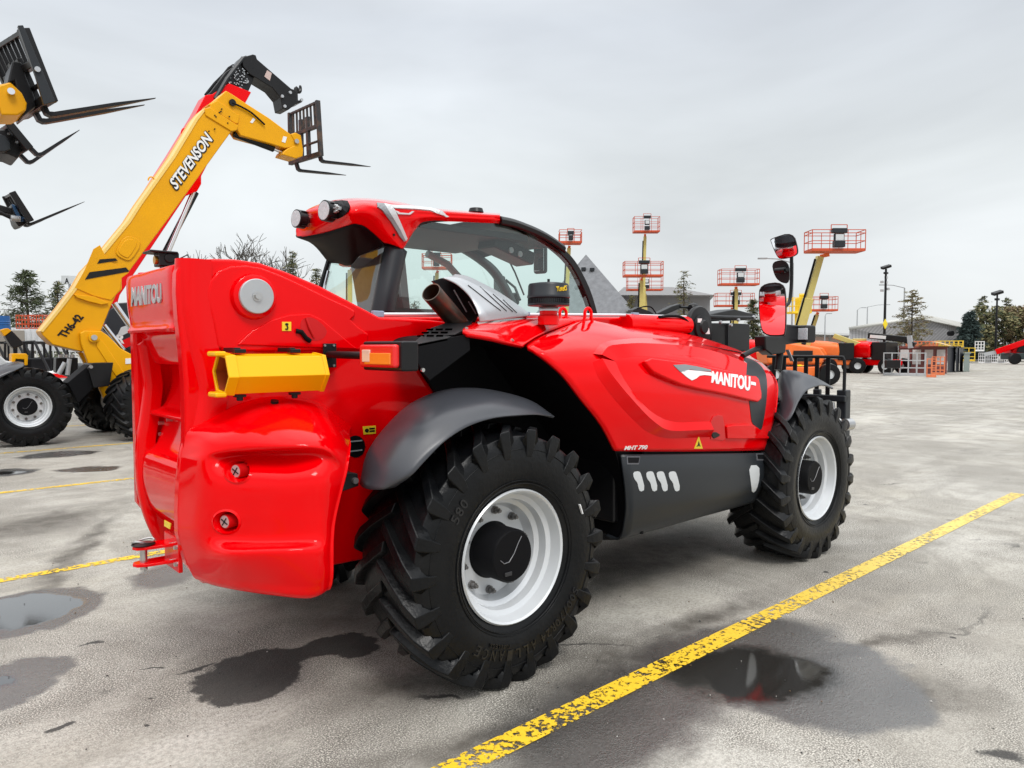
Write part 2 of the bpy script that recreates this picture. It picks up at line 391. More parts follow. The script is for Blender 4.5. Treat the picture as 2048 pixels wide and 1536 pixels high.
    c = mixc(ma('MULTIPLY', grime_and_shade, ma('MULTIPLY', mrg(noi(5, 6, .7), .3, .65, .45, 1.0), .95)), c, (.060, .052, .042))
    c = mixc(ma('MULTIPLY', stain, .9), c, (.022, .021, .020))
    c2 = mixc(ma('MULTIPLY', damp, .86), c, (.030, .028, .026))
    c2 = mixc(ma('MULTIPLY', water, .85), c2, (.012, .011, .010))
    L(c2, b.inputs['Base Color']); L(ma('SUBTRACT', ma('MULTIPLY', damp, .95), ma('MULTIPLY', pool, .6)), b.inputs['Coat Weight']); b.inputs['Coat IOR'].default_value = 1.75; L(ma('SUBTRACT', .22, ma('MULTIPLY', water, .21)), b.inputs['Coat Roughness'])
    rough = mrg(mid, .3, .7, .62, .9); rough = ma('SUBTRACT', rough, ma('MULTIPLY', damp, .50)); rough = ma('MULTIPLY', rough, ma('SUBTRACT', 1, ma('MULTIPLY', water, .93)))
    L(ma('MAXIMUM', rough, .03), b.inputs['Roughness'])
    hgt = ma('ADD', ma('MULTIPLY', speck, .55), ma('ADD', ma('MULTIPLY', fine, .6), ma('MULTIPLY', crack, -1.2)))
    bp = t.nodes.new('ShaderNodeBump'); bp.inputs['Distance'].default_value = .006
    L(bp.outputs[0], b.inputs['Coat Normal']); L(hgt, bp.inputs['Height']); L(ma('SUBTRACT', .95, ma('MULTIPLY', water, .93)), bp.inputs['Strength']); L(bp.outputs[0], b.inputs['Normal'])
    return m
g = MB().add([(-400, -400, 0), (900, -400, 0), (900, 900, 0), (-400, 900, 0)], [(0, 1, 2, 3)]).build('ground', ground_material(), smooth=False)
tag(g, kind='structure')
def line_material():
    m = bpy.data.materials.new('worn_line_paint'); m.use_nodes = True; t = m.node_tree; b = t.nodes['Principled BSDF']; L = t.links.new
    b.inputs['Base Color'].default_value = (.80, .55, .02, 1); b.inputs['Roughness'].default_value = .6
    tc = t.nodes.new('ShaderNodeTexCoord')
    n = t.nodes.new('ShaderNodeTexNoise'); n.inputs['Scale'].default_value = 26; n.inputs['Detail'].default_value = 7; n.inputs['Roughness'].default_value = .7; L(tc.outputs['Object'], n.inputs['Vector'])
    n2 = t.nodes.new('ShaderNodeTexNoise'); n2.inputs['Scale'].default_value = 2.0; n2.inputs['Detail'].default_value = 3; L(tc.outputs['Object'], n2.inputs['Vector'])
    a = t.nodes.new('ShaderNodeMath'); a.operation = 'ADD'; L(n.outputs['Fac'], a.inputs[0])
    s = t.nodes.new('ShaderNodeMath'); s.operation = 'MULTIPLY_ADD'; s.inputs[1].default_value = .3; s.inputs[2].default_value = -.15; L(n2.outputs['Fac'], s.inputs[0]); L(s.outputs[0], a.inputs[1])
    sx = t.nodes.new('ShaderNodeSeparateXYZ'); L(tc.outputs['Object'], sx.inputs[0]); rx_ = t.nodes.new('ShaderNodeMapRange'); rx_.inputs['From Min'].default_value = .2; rx_.inputs['From Max'].default_value = 2.2; rx_.inputs['To Min'].default_value = 0.0; rx_.inputs['To Max'].default_value = -.03; L(sx.outputs['X'], rx_.inputs['Value'])
    a2 = t.nodes.new('ShaderNodeMath'); L(a.outputs[0], a2.inputs[0]); L(rx_.outputs[0], a2.inputs[1]); a = a2
    r = t.nodes.new('ShaderNodeMapRange'); r.inputs['From Min'].default_value = .50; r.inputs['From Max'].default_value = .545; r.inputs['To Min'].default_value = 0; r.inputs['To Max'].default_value = 1
    L(a.outputs[0], r.inputs['Value'])
    tr = t.nodes.new('ShaderNodeBsdfTransparent'); ms = t.nodes.new('ShaderNodeMixShader')
    L(r.outputs[0], ms.inputs[0]); L(b.outputs[0], ms.inputs[1]); L(tr.outputs[0], ms.inputs[2]); L(ms.outputs[0], t.nodes['Material Output'].inputs[0])
    n3 = t.nodes.new('ShaderNodeTexNoise'); n3.inputs['Scale'].default_value = 60; L(tc.outputs['Object'], n3.inputs['Vector'])
    mx_ = t.nodes.new('ShaderNodeMix'); mx_.data_type = 'RGBA'; mx_.inputs['A'].default_value = (.68, .42, .005, 1); mx_.inputs['B'].default_value = (.78, .52, .03, 1); L(n3.outputs['Fac'], mx_.inputs['Factor']); mf = t.nodes.new('ShaderNodeMix'); mf.data_type = 'RGBA'; mf.inputs['B'].default_value = (.66, .52, .17, 1); L(mx_.outputs['Result'], mf.inputs['A']); rf_ = t.nodes.new('ShaderNodeMapRange'); rf_.inputs['From Min'].default_value = 1.0; rf_.inputs['From Max'].default_value = 4.5; rf_.inputs['To Max'].default_value = .75; L(sx.outputs['X'], rf_.inputs['Value']); L(rf_.outputs[0], mf.inputs['Factor']); L(mf.outputs['Result'], b.inputs['Base Color'])
    return m
LINEM = line_material()
for i, (ya, yb, xa, xb) in enumerate(((-1.665, -1.53, -3.5, 7.55), (2.43, 2.54, -6, 7), (6.32, 6.43, -6, 7), (10.2, 10.31, -6, 7), (14.2, 14.31, -6, 7), (-9.2, -9.09, -3.5, 7.5))):
    o = MB().add([(xa, ya, .004), (xb, ya, .004), (xb, yb, .004), (xa, yb, .004)], [(0, 1, 2, 3)]).build('parking_line', LINEM, smooth=False)
    tag(o, kind='structure')

# grit and small stones lying about
random.seed(11); m_ = MB()
for i in range(900):
    d_ = 2.2 + 13 * random.random() ** 1.7; a_ = HEAD + random.uniform(-.75, .75); q = V((CAM.x + d_ * cos(a_), CAM.y + d_ * sin(a_), .004)); r_ = random.uniform(.002, .0065) * (1.6 if random.random() < .06 else 1)
    k = [q + V((r_ * random.uniform(.7, 1.3) * x, r_ * random.uniform(.7, 1.3) * y, r_ * random.uniform(.5, 1) * z)) for x, y, z in ((1, 0, 0), (-.5, .87, 0), (-.5, -.87, 0), (0, 0, 1), (0, 0, -.6))]
    m_.m = i % 3; m_.add(k, [(0, 1, 3), (1, 2, 3), (2, 0, 3), (1, 0, 4), (2, 1, 4), (0, 2, 4)])
o = m_.build('grit', [mat('stone_dark', (.05, .05, .048), .8), mat('stone_pale', (.45, .43, .4), .8), mat('leaf_litter', (.12, .075, .04), .8)], smooth=False, raw=True); tag(o, kind='stuff')

# ------------------------------------------------------------------ wheel (axle along Y, outer side -Y)
def tyre_mb(R=.655, w_=.50, rim=.335, nl=22, lug=.040, n=72, lw=.050):
    h = w_ / 2; c = R - lug
    prof = [(rim - .01, -h * .86), (rim + .012, -h * .90), (rim + .05, -h * .99), ((rim + c) / 2, -h * 1.04), (c - .09, -h * 1.0), (c - .04, -h * .97), (c - .012, -h * .88), (c + .003, -h * .55), (c + .008, 0)]
    prof = prof + [(r, -y) for r, y in prof[::-1][1:]]
    # bead rings on the sidewall
    m = MB().lathe(prof, n=n)
    for s in (-1, 1):
        for k in range(nl):
            a0 = 2 * pi * (k + (0 if s < 0 else .5)) / nl
            rows = []
            # lug runs from the shoulder (t=0) to past the middle (t=1), swept back
            for t in (-.32, -.14, 0, .2, .5, .8, 1.0):
                if t < 0: y = s * h * (1.0 if t < -.2 else 1.02); rt = c - .02 + t * .30; rb = rt - .04; yb_ = y - s * .04; top = (rt, y + s * .006); bot = (rt - .01, y - s * .05)
                else:
                    y = s * h * (1.0 - t * 1.08); top = (R - .014 * (t == 0) - .006 * abs(t - .5), y); bot = (c - .03, y)
                ang = a0 + (-.02 * t if t < 0 else -.34 * t ** .8) * (.655 / R)
                wd = lw * (1.0 if t < -.2 else 1.25 if t < .1 else 1.1 if t < .3 else 1.0)
                rows.append((ang, top, bot, wd))
            vs = []; fs = []
            for ang, (rt, yt), (rb, yb_), wd in rows:
                da, db = wd / 2 / R, wd * (.62 if rt < c else .95) / R
                for (r, y, a) in ((rb, yb_, ang - db), (rt, yt, ang - da), (rt, yt, ang + da), (rb, yb_, ang + db)):
                    vs.append((r * cos(a), y, r * sin(a)))
            q = len(rows)
            for i in range(q - 1):
                for j in range(3): fs.append((i * 4 + j, i * 4 + j + 1, (i + 1) * 4 + j + 1, (i + 1) * 4 + j))
            fs += [(0, 1, 2, 3), tuple((q - 1) * 4 + j for j in (3, 2, 1, 0))]
            m.add(vs, fs)
    for rr in (rim + .035, rim + .05, c - .075):
        for s in (-1, 1):
            pts = []
            y = s * h * (1.0 if rr < rim + .08 else 1.0)
            m.lathe([(rr - .003, y * .985), (rr, y * 1.012 + s * .002), (rr + .003, y * .985)], n=n)
    return m
def make_wheel(parent, R=.655, w_=.50, rim=.335, nl=22, mt=RIMM, detail=True, hubm=BLKM, n=72, hub_r=.135, deep=.17):
    """at the origin; wheel > tyre, hub_cap, wheel_nut"""
    h = w_ / 2; o = h * .86
    prof = [(rim - .012, -o + .012), (rim + .004, -o - .012), (rim - .004, -o - .020), (rim - .014, -o - .012), (rim - .022, -o + .02), (rim - .03, -o + .045), (rim - .055, -o + .055), (rim - .062, -o + .10), (rim - .085, -o + .115), (rim - .09, -o + deep - .02), (rim - .105, -o + deep), (hub_r + .02, -o + deep + .005), (hub_r - .03, -o + deep - .005)]
    prof += [(hub_r - .03, o - .1), (rim - .09, o - .1), (rim - .05, o - .06), (rim - .03, o - .05), (rim, o), (rim + .004, o + .012), (rim - .012, o - .012)]
    wh = MB().lathe(prof, n=n); wh = wh.build('wheel', mt, parent, ang=30)
    t = tyre_mb(R, w_, rim, nl, n=n); t = t.build('tyre', TYRE, wh, bevel=.006 if detail else 0, seg=2, ang=42)
    if detail:
        hb = MB().lathe([(0, -o + .005), (hub_r * .93, -o + .005), (hub_r, -o + .018), (hub_r, -o + deep - .02), (hub_r + .012, -o + deep)], n=48)
        hc = hb.build('hub_cap', hubm, wh, ang=40)
        # raised swoosh and small plate on the cap
        sw = MB(); sw.tube([(hub_r * a, -o + .003, hub_r * b) for a, b in ((-.62, -.05), (-.45, -.2), (-.2, -.18), (.05, .1), (.25, .45), (.42, .68))], .0022, 6); sw.build('cap_rib', mat('rib_grey', (.16, .16, .17), .35), hc)
        sw = MB().box((-hub_r * .25, -o + .002, -hub_r * .62), (.045, .006, .02)); sw.build('cap_plate', mat('plate_dark', (.03, .03, .032), .3), hc, bevel=.002)
        for k in range(10):
            a = 2 * pi * (k + .35) / 10; q = V((cos(a), 0, sin(a))) * .205
            nb = MB().cyl(q + V((0, -o + deep + .004, 0)), q + V((0, -o + deep - .012, 0)), .021, n=14)
            nb.cyl(q + V((0, -o + deep - .012, 0)), q + V((0, -o + deep - .034, 0)), .016, n=6); nb.cyl(q + V((0, -o + deep - .034, 0)), q + V((0, -o + deep - .05, 0)), .0085, n=10)
            nb.build('wheel_nut', mat('nut_steel', (.17, .165, .16), .32, metal=.6), wh, ang=30)
    return wh

# ================================================================== the red telehandler
hero = empty('telehandler', (1.6, 0, 0), 'large glossy red telehandler with grey wheel arches, parked nearest, seen from its rear corner', 'telehandler')
A = lambda px, py, y: W(px, py, Y=y)
# wheels: the first is built, the others are copies
wh0 = make_wheel(None)
refresh_children()
WZ = .645
for (x, y, rz, st, spin) in ((0, -.985, 0, 0, .0), (3.27, -.985, 0, 0, .12), (0, .985, pi, 0, .2), (3.27, .985, pi, 0, .3)):
    c = wh0 if x == 0 and y < 0 else copy_tree(wh0)
    c.parent = hero; c.location = V((x, y, WZ)) - hero.location; c.rotation_euler = (0, spin if spin else 0, rz + st)
# lettering and the white bar moulded on the near tyre
def arc_text(s, r, a0, a1, y, parent, m, size=.03):
    mb = MB()
    n = len(s)
    for i, ch in enumerate(s):
        if ch == ' ': continue
        a = a0 + (a1 - a0) * (i + .5) / n
        def hit(px, py, a=a):       # local glyph square on the sidewall
            q = V((px, 0, py)); rr = r + q.z; aa = a - q.x / r
            return V((rr * cos(aa), y, rr * sin(aa))), V((0, -1, 0))
        hs = size / 2; wd = size * .33
        textmb(ch, ((-wd, hs), (wd, hs), (wd, -hs), (-wd, -hs)), hit, .0018, -.004, mb=mb, bold=.01)
    return mb.build('tyre_lettering', m, parent, smooth=False)
tyre0 = [c for c in wh0.children if c.name.startswith('tyre')][0] if wh0.children else None
RUBL = mat('rubber_lettering', (.008, .008, .009), .3)
# wh0 is a child now: its own frame has the axle at its origin
def local_child(o, parent): o.parent = parent; o.location = (0, 0, 0)
for s_, r_, a0_, a1_, sz in (('ALLIANCE', .475, radians(285), radians(232), .05), ('500/70R24', .475, radians(330), radians(288), .045), ('TUBELESS', .43, radians(262), radians(243), .02), ('580', .475, radians(150), radians(135), .05)):
    o = arc_text(s_, r_, a0_, a1_, -.2605, None, RUBL, sz); local_child(o, tyre0)
m_ = MB().bar((.475 * cos(.45), -.262, .475 * sin(.45)), (.475 * cos(.33), -.262, .475 * sin(.33)), .006, .018, up=(0, 1, 0)); o = m_.build('tyre_marking', WHT, None, smooth=False); local_child(o, tyre0)

# axles and chassis
m_ = MB().box((0, 0, WZ), (.22, 1.55, .2)); m_.box((3.27, 0, WZ), (.22, 1.55, .2)); m_.cyl((0, -.75, WZ), (0, -.58, WZ), .16); m_.cyl((3.27, -.75, WZ), (3.27, -.58, WZ), .16)
m_.build('axle', BLK, hero, bevel=.02)
m_ = MB().box((1.7, 0, .72), (4.4, .7, .34)); m_.box((1.55, .6, .9), (1.6, .9, .7)); m_.box((1.75, -.7, .86), (1.5, .62, .5)); m_.build('chassis', BLK, hero, bevel=.02)

# side plates of the boom housing
mast = [(362, 524), (392, 519), (430, 517), (470, 518), (520, 525), (570, 542), (640, 571), (700, 602), (760, 634), (860, 640), (935, 648), (935, 660), (880, 672), (824, 688), (820, 700), (845, 745), (872, 786), (905, 800), (905, 900), (900, 1000), (770, 1100), (735, 1118), (650, 1135), (480, 1172), (405, 1168), (375, 1130), (358, 1070), (357, 1020), (360, 960), (371, 883), (371, 815), (369, 760), (364, 700), (357, 640), (353, 585), (354, 545)]
SIDEY = -.47
side_hit = hit_plane(Y=SIDEY)
m_ = patch(mast, side_hit, 0, -.08); m_.build('boom_housing', RED, hero, bevel=.022, seg=4)
# raised pressing round the pivot
press = [(430, 540), (475, 530), (520, 531), (560, 545), (640, 582), (690, 606), (720, 622), (700, 640), (712, 640), (712, 700), (640, 705), (520, 702), (450, 700), (433, 690), (425, 650), (416, 610), (414, 575)]
press = [(412, 590), (418, 562), (434, 542), (458, 533), (490, 531), (520, 536), (560, 551), (610, 574), (655, 596), (690, 612), (708, 622), (708, 632), (700, 640), (712, 652), (735, 668), (730, 700), (520, 703), (447, 703), (434, 694), (426, 650)]
m_ = patch(press, side_hit, .018, -.01); m_.build('side_pressing', RED, hero, bevel=.012, seg=3)
press2 = [(470, 690), (500, 662), (540, 640), (575, 630), (615, 628), (640, 640), (700, 690), (712, 698)]
m_ = patch(press2, side_hit, .026, .0); m_.build('side_pressing', RED, hero, bevel=.006, seg=2)
# pivot pin with silver cap
pc = A(503, 594, SIDEY)
m_ = MB().lathe([(0, -.05), (.094, -.05), (.102, -.045), (.112, 0), (.112, .03)], c=pc, n=48); pb = m_.build('pivot_boss', RED, hero)
m_ = MB().lathe([(0, -.068), (.078, -.068), (.081, -.065), (.081, -.045)], c=pc, n=48); m_.build('pin_cap', SILV, pb)
m_ = MB().cyl(pc + V((0, -.066, 0)), pc + V((0, -.084, 0)), .016, n=6); m_.cyl(pc + V((0, -.066, 0)), pc + V((0, -.072, 0)), .024); m_.build('cap_bolt', STEEL, pb)
# opening in the side with hoses
m_ = patch(rnd([(594, 640), (618, 632), (648, 655), (648, 672), (628, 684), (598, 672)]), side_hit, .0275, .02); hl = m_.build('side_opening', REDM, hero, smooth=False)
m_ = MB().tube([A(592, 662, -.50), A(603, 664, -.505), A(612, 676, -.505), A(620, 682, -.50)], .012, 8); m_.build('hose', BLKM, hl)
m_ = MB().tube([A(612, 636, -.50), A(619, 655, -.505), A(628, 675, -.50)], .006, 8); m_.build('cable', REDM, hl)
# far plate
fp = [(-1.30, .38, 2.02), (-1.0, .38, 2.08), (-.6, .38, 1.98), (-.2, .38, 1.82), (.2, .38, 1.75), (.2, .38, .62), (-1.15, .38, .62), (-1.3, .38, .85)]
m_ = MB().prism(fp, (0, .08, 0)); m_.build('boom_housing', RED, hero, bevel=.02)
# rear panelling between the ridges
def rx(z):     # rear profile
    pts = [(2.1, -1.31), (2.0, -1.315), (1.8, -1.31), (1.6, -1.27), (1.5, -1.245), (1.35, -1.27), (1.2, -1.315), (1.05, -1.33), (.9, -1.31), (.78, -1.27), (.66, -1.2), (.6, -1.12)]
    for (a, b), (c_, d_) in zip(pts, pts[1:]):
        if z >= c_: return b + (d_ - b) * (a - z) / (a - c_)
    return pts[-1][1]
rows = []
for z in [2.08, 2.03, 1.95, 1.85, 1.75, 1.65, 1.55, 1.48, 1.4, 1.3, 1.2, 1.1, 1.0, .9, .8, .72, .65, .61]:
    x = rx(z); rows.append([(x + .12, -.38, z), (x + .02, -.39, z), (x - .012, -.40, z), (x - .022, -.43, z), (x - .008, -.47, z), (x + .04, -.49, z), (x + .12, -.48, z)])
vs, fs = surf(rows, 4); MB().add(vs, fs).build('rear_ridge', RED, hero)
m_ = MB().add([(x * .6 - 1.27 * .4 + (.03 if z > 1.72 else 0), -.085 - y_, z) for x, y_, z in [tuple(q) for q in vs]], fs); m_.build('rear_ridge', RED, hero)
def rp(rows_, name, m=RED, bev=0):
    vs, fs = surf(rows_, 4); return MB().add(vs, fs).build(name, m, hero, solid=.012, bevel=bev)
ys = [-.39, -.37, -.2, -.03, .12, .285, .305]
def prow(z, dx, side=.02, far=0): return [(rx(z) + dx + (side if i in (0, 6) else 0), y + (far if i > 4 else 0), z) for i, y in enumerate(ys)]
rp([prow(2.055, .16, .02, .045), prow(2.055, .01, .02, .045), prow(2.03, -.02, .02, .045), prow(1.90, -.02, .02, .045), prow(1.80, -.012, .02, .045), prow(1.765, -.03, .02, .045), prow(1.75, .03, .02, .05), prow(1.62, .05), prow(1.60, .07)], 'rear_cover')
rp([prow(1.62, .13), prow(1.5, .11), prow(1.42, .10), prow(1.37, .08), prow(1.345, .03), prow(1.33, .04), prow(1.315, .10), prow(1.18, .10), prow(1.14, .07), prow(1.12, .04), prow(1.0, .03), prow(.85, .03), prow(.76, .06), prow(.70, .05), prow(.64, .06)], 'rear_panel')
m_ = MB()
for px, py in ((288, 792), (322, 846), (322, 868), (316, 896), (338, 839), (358, 838)):
    q = W(px, py, X=rx(1.3) + .08); m_.cyl(q + V((.03, 0, 0)), q + V((-.012, 0, 0)), .011, n=6)
m_.build('panel_bolts', STEEL, hero, smooth=False)
# lettering on the rear cover
hx = hit_plane(X=rx(1.9) + .001)
m_ = textmb('MANITOU', ((277, 575), (337, 567), (337, 606), (276, 614)), hx, .034, -.004, bold=.03); m_.build('badge', SILV, hero, smooth=False)
m_ = patch([(284, 714), (295, 714), (289, 742), (286, 742)], hit_plane(X=rx(1.5) + .08), .004, -.01); m_.build('strap', LGREY, hero, smooth=False)
m_ = patch([(330, 1040), (343, 1047), (341, 1058), (330, 1052)], hit_plane(X=rx(.85) + .02), .004, 0); m_.build('sticker', YST, hero, smooth=False)
# --- counterweight lobe
cw = tri([
 [(400, 842, -.46), (440, 822, -.46), (500, 800, -.46), (570, 792, -.46), (640, 806, -.46), (700, 850, -.46)],
 [(380, 858, -.47), (430, 838, -.52), (500, 812, -.58), (575, 803, -.62), (643, 820, -.64), (696, 866, -.62)],
 [(372, 872, -.48), (425, 856, -.60), (495, 842, -.72), (575, 838, -.82), (655, 852, -.86), (697, 885, -.80)],
 [(368, 890, -.48), (420, 880, -.66), (490, 868, -.80), (570, 864, -.93), (650, 872, -.98), (694, 902, -.93)],
 [(364, 908, -.48), (416, 904, -.68), (485, 900, -.82), (565, 896, -.98), (645, 896, -1.05), (690, 922, -1.0)],
 [(362, 922, -.48), (412, 920, -.68), (480, 911, -.71), (560, 909, -.85), (642, 912, -1.01), (686, 945, -1.02)],
 [(359, 960, -.48), (408, 960, -.68), (475, 955, -.80), (560, 955, -.96), (640, 958, -1.06), (676, 985, -1.03)],
 [(357, 1020, -.48), (405, 1025, -.67), (470, 1025, -.80), (555, 1028, -.96), (636, 1030, -1.06), (664, 1040, -1.04)],
 [(357, 1062, -.48), (403, 1070, -.66), (466, 1080, -.785), (550, 1082, -.945), (632, 1078, -1.06), (660, 1080, -1.05)],
 [(366, 1100, -.48), (408, 1112, -.66), (464, 1108, -.87), (548, 1104, -1.02), (628, 1106, -1.09), (659, 1115, -1.06)],
 [(380, 1140, -.48), (418, 1152, -.64), (468, 1158, -.81), (548, 1165, -.97), (624, 1170, -1.06), (658, 1160, -1.05)],
 [(395, 1160, -.47), (430, 1172, -.60), (480, 1182, -.76), (552, 1192, -.92), (618, 1197, -1.0), (652, 1183, -1.0)],
 [(430, 1160, -.46), (470, 1165, -.50), (520, 1168, -.60), (575, 1172, -.70), (620, 1172, -.75), (650, 1165, -.75)]])
# front return of the lobe
for r in cw: 
    e = r[-1]; r.append(V((e.x + .03, e.y + .07, e.z))); r.append(V((e.x + .02, -.46, e.z)))
vs, fs = surf(cw, 14); lobe_hit = hit_mesh(vs, fs, hit_plane(Y=-.9))
_keep = []
for f_ in fs:
    c_ = sum((vs[i] for i in f_), V()) / 4; x_, y_ = PX(c_)
    if any(((x_ - cx) / 27) ** 2 + ((y_ - cy) / 23) ** 2 < .93 for cx, cy in ((475, 943), (453, 1044))) and c_.y < -.62: continue
    _keep.append(f_)
lobe = MB().add(vs, _keep).build('counterweight', RED, hero)
lobe2 = MB().box((-.85, .75, 1.0), (.5, .6, .75)).build('counterweight', RED, hero, bevel=.12, seg=6)
# crease ledge over the lamps and the low one
# round lamps in their cups
def disc_px(c_, rx_, ry_, n=28): return [(c_[0] + rx_ * cos(2 * pi * i / n), c_[1] + ry_ * sin(2 * pi * i / n)) for i in range(n)]

for cx_, cy_ in ((475, 943), (453, 1044)):
    rim1, rim0 = [lobe_hit(*q) for q in disc_px((cx_, cy_), 30, 26, 32)], [lobe_hit(*q) for q in disc_px((cx_, cy_), 26, 22, 32)]
    cc = sum((q[0] for q in rim0), V()) / 32
    axv = V((.93, .36, 0))
    R1 = [p + n * .0005 for p, n in rim1]; R2 = [p + n * .007 for p, n in rim0]; R3_ = [p.lerp(cc, .12) + axv * .012 for p, n in rim0]; R4 = [p.lerp(cc, .35) + axv * .10 for p, n in rim0]
    vs_ = R1 + R2 + R3_ + R4 + [cc + axv * .105]; fs_ = [(j * 32 + i, j * 32 + (i + 1) % 32, (j + 1) * 32 + (i + 1) % 32, (j + 1) * 32 + i) for j in range(3) for i in range(32)] + [(96 + i, 96 + (i + 1) % 32, 128) for i in range(32)]
    cup = MB().add(vs_, fs_).build('lamp_cup', RED, hero)
    MB().cyl(cc + axv * .1, cc - axv * .002 + V((0, .012, 0)), .03, n=28).build('lamp_body', REDM, cup); MB().cyl(cc - axv * .002 + V((0, .012, 0)), cc - axv * .005 + V((0, .012, 0)), .026, n=28).build('lamp_face', mat('face_pink', (.45, .28, .28), .3), cup)
    f0 = cc - axv * .007 + V((0, .012, 0)); e1 = V((-axv.y, axv.x, 0)); e2 = V((0, 0, 1)); mb = MB()
    for a_ in (.5, 2.2): mb.bar(f0 + (e1 * cos(a_) + e2 * sin(a_)) * .02, f0 - (e1 * cos(a_) + e2 * sin(a_)) * .02, .0035)
    mb.build('lamp_slot', BLK, cup)
# black slotted hole, bracket and sticker ahead of the lobe
m_ = patch(disc_px((711, 893), 19, 22), side_hit, .003, -.01); hl = m_.build('vent_hole', BLKM, hero, smooth=False)
m_ = MB().bar(A(692, 884, -.48), A(724, 881, -.48), .006); m_.bar(A(692, 904, -.48), A(724, 900, -.48), .006); m_.build('vent_bar', SILV, hl, smooth=False)
m_ = patch([(684, 945), (716, 947), (718, 972), (680, 985)], hit_plane(Y=-.9), 0, -.3); fb = m_.build('fender_bracket', BLK, hero, bevel=.004)
q = A(709, 961, -.9); m_ = MB().cyl(q, q + V((0, -.015, 0)), .014, n=12); m_.build('bolt', STEEL, fb)
m_ = patch([(725, 853), (751, 851), (751, 867), (727, 869)], side_hit, .003, 0); st = m_.build('sticker', YST, hero, smooth=False)
m_ = patch(disc_px((733, 861), 4, 4, 12), side_hit, .005, .001); patch([(738, 856), (749, 855), (749, 858), (738, 859)], side_hit, .005, .001, mb=m_); patch([(738, 861), (749, 860), (749, 863), (738, 864)], side_hit, .005, .001, mb=m_); m_.build('sticker_print', BLK, st, smooth=False)
m_ = patch([(559, 644), (577, 644), (577, 662), (559, 662)], side_hit, .03, .0); st = m_.build('sticker', YST, hero, smooth=False)
h_ = side_hit; m_ = patch(disc_px((568, 649), 3.4, 2.6, 12), h_, .032, .02); m_.tube([h_(568, 652)[0] + V((0, -.032, 0)), h_(570, 655)[0] + V((0, -.032, 0)), h_(569, 659)[0] + V((0, -.032, 0)), h_(565, 658)[0] + V((0, -.032, 0))], .0035, 6); m_.build('sticker_print', BLK, st, smooth=False)
q = lobe_hit(549, 806)[0]; m_ = MB().cyl(q, q + V((0, -.004, .012)), .018); m_.build('plug', BLK, hero)
# --- yellow document tube: six-sided, open at the rear
TY = -.66
def hexring(px, top, bot, y0=TY, rr=1.0):
    c_ = (A(px, top, y0) + A(px, bot, y0)) / 2; r_ = (A(px, top, y0) - A(px, bot, y0)).length / 2 / cos(pi / 6) * rr
    return [c_ + V((0, r_ * cos(pi / 6 + pi / 3 * k + pi / 6 * 0), r_ * sin(pi / 6 + pi / 3 * k))) for k in range(6)]
def cylrings(rings, name, m, parent, bev=.006):
    vs = [q for r in rings for q in r]; n = len(rings[0]); fs = [(i * n + k, i * n + (k + 1) % n, (i + 1) * n + (k + 1) % n, (i + 1) * n + k) for i in range(len(rings) - 1) for k in range(n)]
    return MB().add(vs, fs).build(name, m, parent, bevel=bev, seg=3)
x0, x1 = A(455, 750, TY).x, A(640, 748, TY).x
def hexs(x, z, r_, yc=TY): return [V((x, yc + 1.03 * r_ * cos(pi / 3 * k + .12), z + 1.03 * r_ * sin(pi / 3 * k + .12))) for k in range(6)]
zc = A(545, 748, TY).z + .005
tb = cylrings([hexs(x0 + .02, zc, .085), hexs(x0, zc, .085), hexs(x0, zc, .092), hexs(x1 - .02, zc, .092), hexs(x1 - .02, zc, .098), hexs(x1, zc, .098), hexs(x1, zc, .08)], 'document_tube', YEL, hero)
tb.data.materials[0] = YEL
cylrings([hexs(x0 - .03, zc, .096), hexs(x0 + .015, zc, .1), hexs(x0 + .015, zc, .085), hexs(x0 - .03, zc, .082), hexs(x0 - .03, zc, .096)], 'tube_collar', YEL, tb, .004)
inr = cylrings([hexs(x0 - .02, zc, .081), hexs(x0 + .35, zc, .079)], 'tube_lining', mat('tube_inside', (.35, .05, .005), .5), tb, 0)
for z_ in (zc + .088, zc - .088):
    MB().box((x0 - .045, TY, z_), (.05, .10, .022)).build('tube_lug', YEL, tb, bevel=.008)
for px in (478, 588):
    q = A(px, 710, TY); MB().box((q.x, TY, zc - .098), (.05, .03, .012)).cyl((q.x, TY, zc - .1), (q.x, TY, zc - .12), .014).build('tube_clamp', BLK, tb, bevel=.003); m_ = MB().box((q.x, TY, zc + .1), (.05, .04, .018)).box((q.x, TY + .08, zc + .105), (.03, .13, .02))
    m_.build('tube_clamp', BLK, tb, bevel=.003)
# --- tail lamp on its arm
LY = -.95
m_ = patch([(645, 687), (671, 687), (671, 735), (645, 735)], hit_plane(X=-.78), 0, -.012) if False else MB().prism([A(x, y, -.5) for x, y in ((645, 687), (671, 687), (671, 735), (645, 735))], (0, -.012, 0))
arm = m_.build('lamp_arm', BLK, hero, bevel=.003)
MB().tube([A(655, 709, -.5), A(662, 709, -.56), A(690, 710, -.68), A(730, 711, -.80)], .019, 12).build('lamp_arm', BLK, hero)
m_ = MB()
for x, y in ((649, 691), (667, 691), (649, 731), (667, 731)): q = A(x, y, -.512); m_.cyl(q, q + V((0, -.008, 0)), .006, n=8)
m_.build('bolt', STEEL, arm)
lx = A(760, 712, LY).x
ly0, ly1 = W(722, 712, X=lx - .05).y, W(793, 712, X=lx - .05).y
zt, zb = W(757, 689, X=lx - .05).z, W(757, 735, X=lx - .05).z; zm = (zt + zb) / 2
lb = MB().box((lx + .01, (ly0 + ly1) / 2 - .005, zm), (.09, abs(ly1 - ly0) + .03, zt - zb + .03)).build('tail_lamp', BLK, hero, bevel=.01)
MB().box((lx - .045, (ly0 + ly1) / 2, zm), (.035, abs(ly1 - ly0), zt - zb)).build('lens', REDL, lb, bevel=.014, seg=4)
yy = ly0 + (ly1 - ly0) * .56
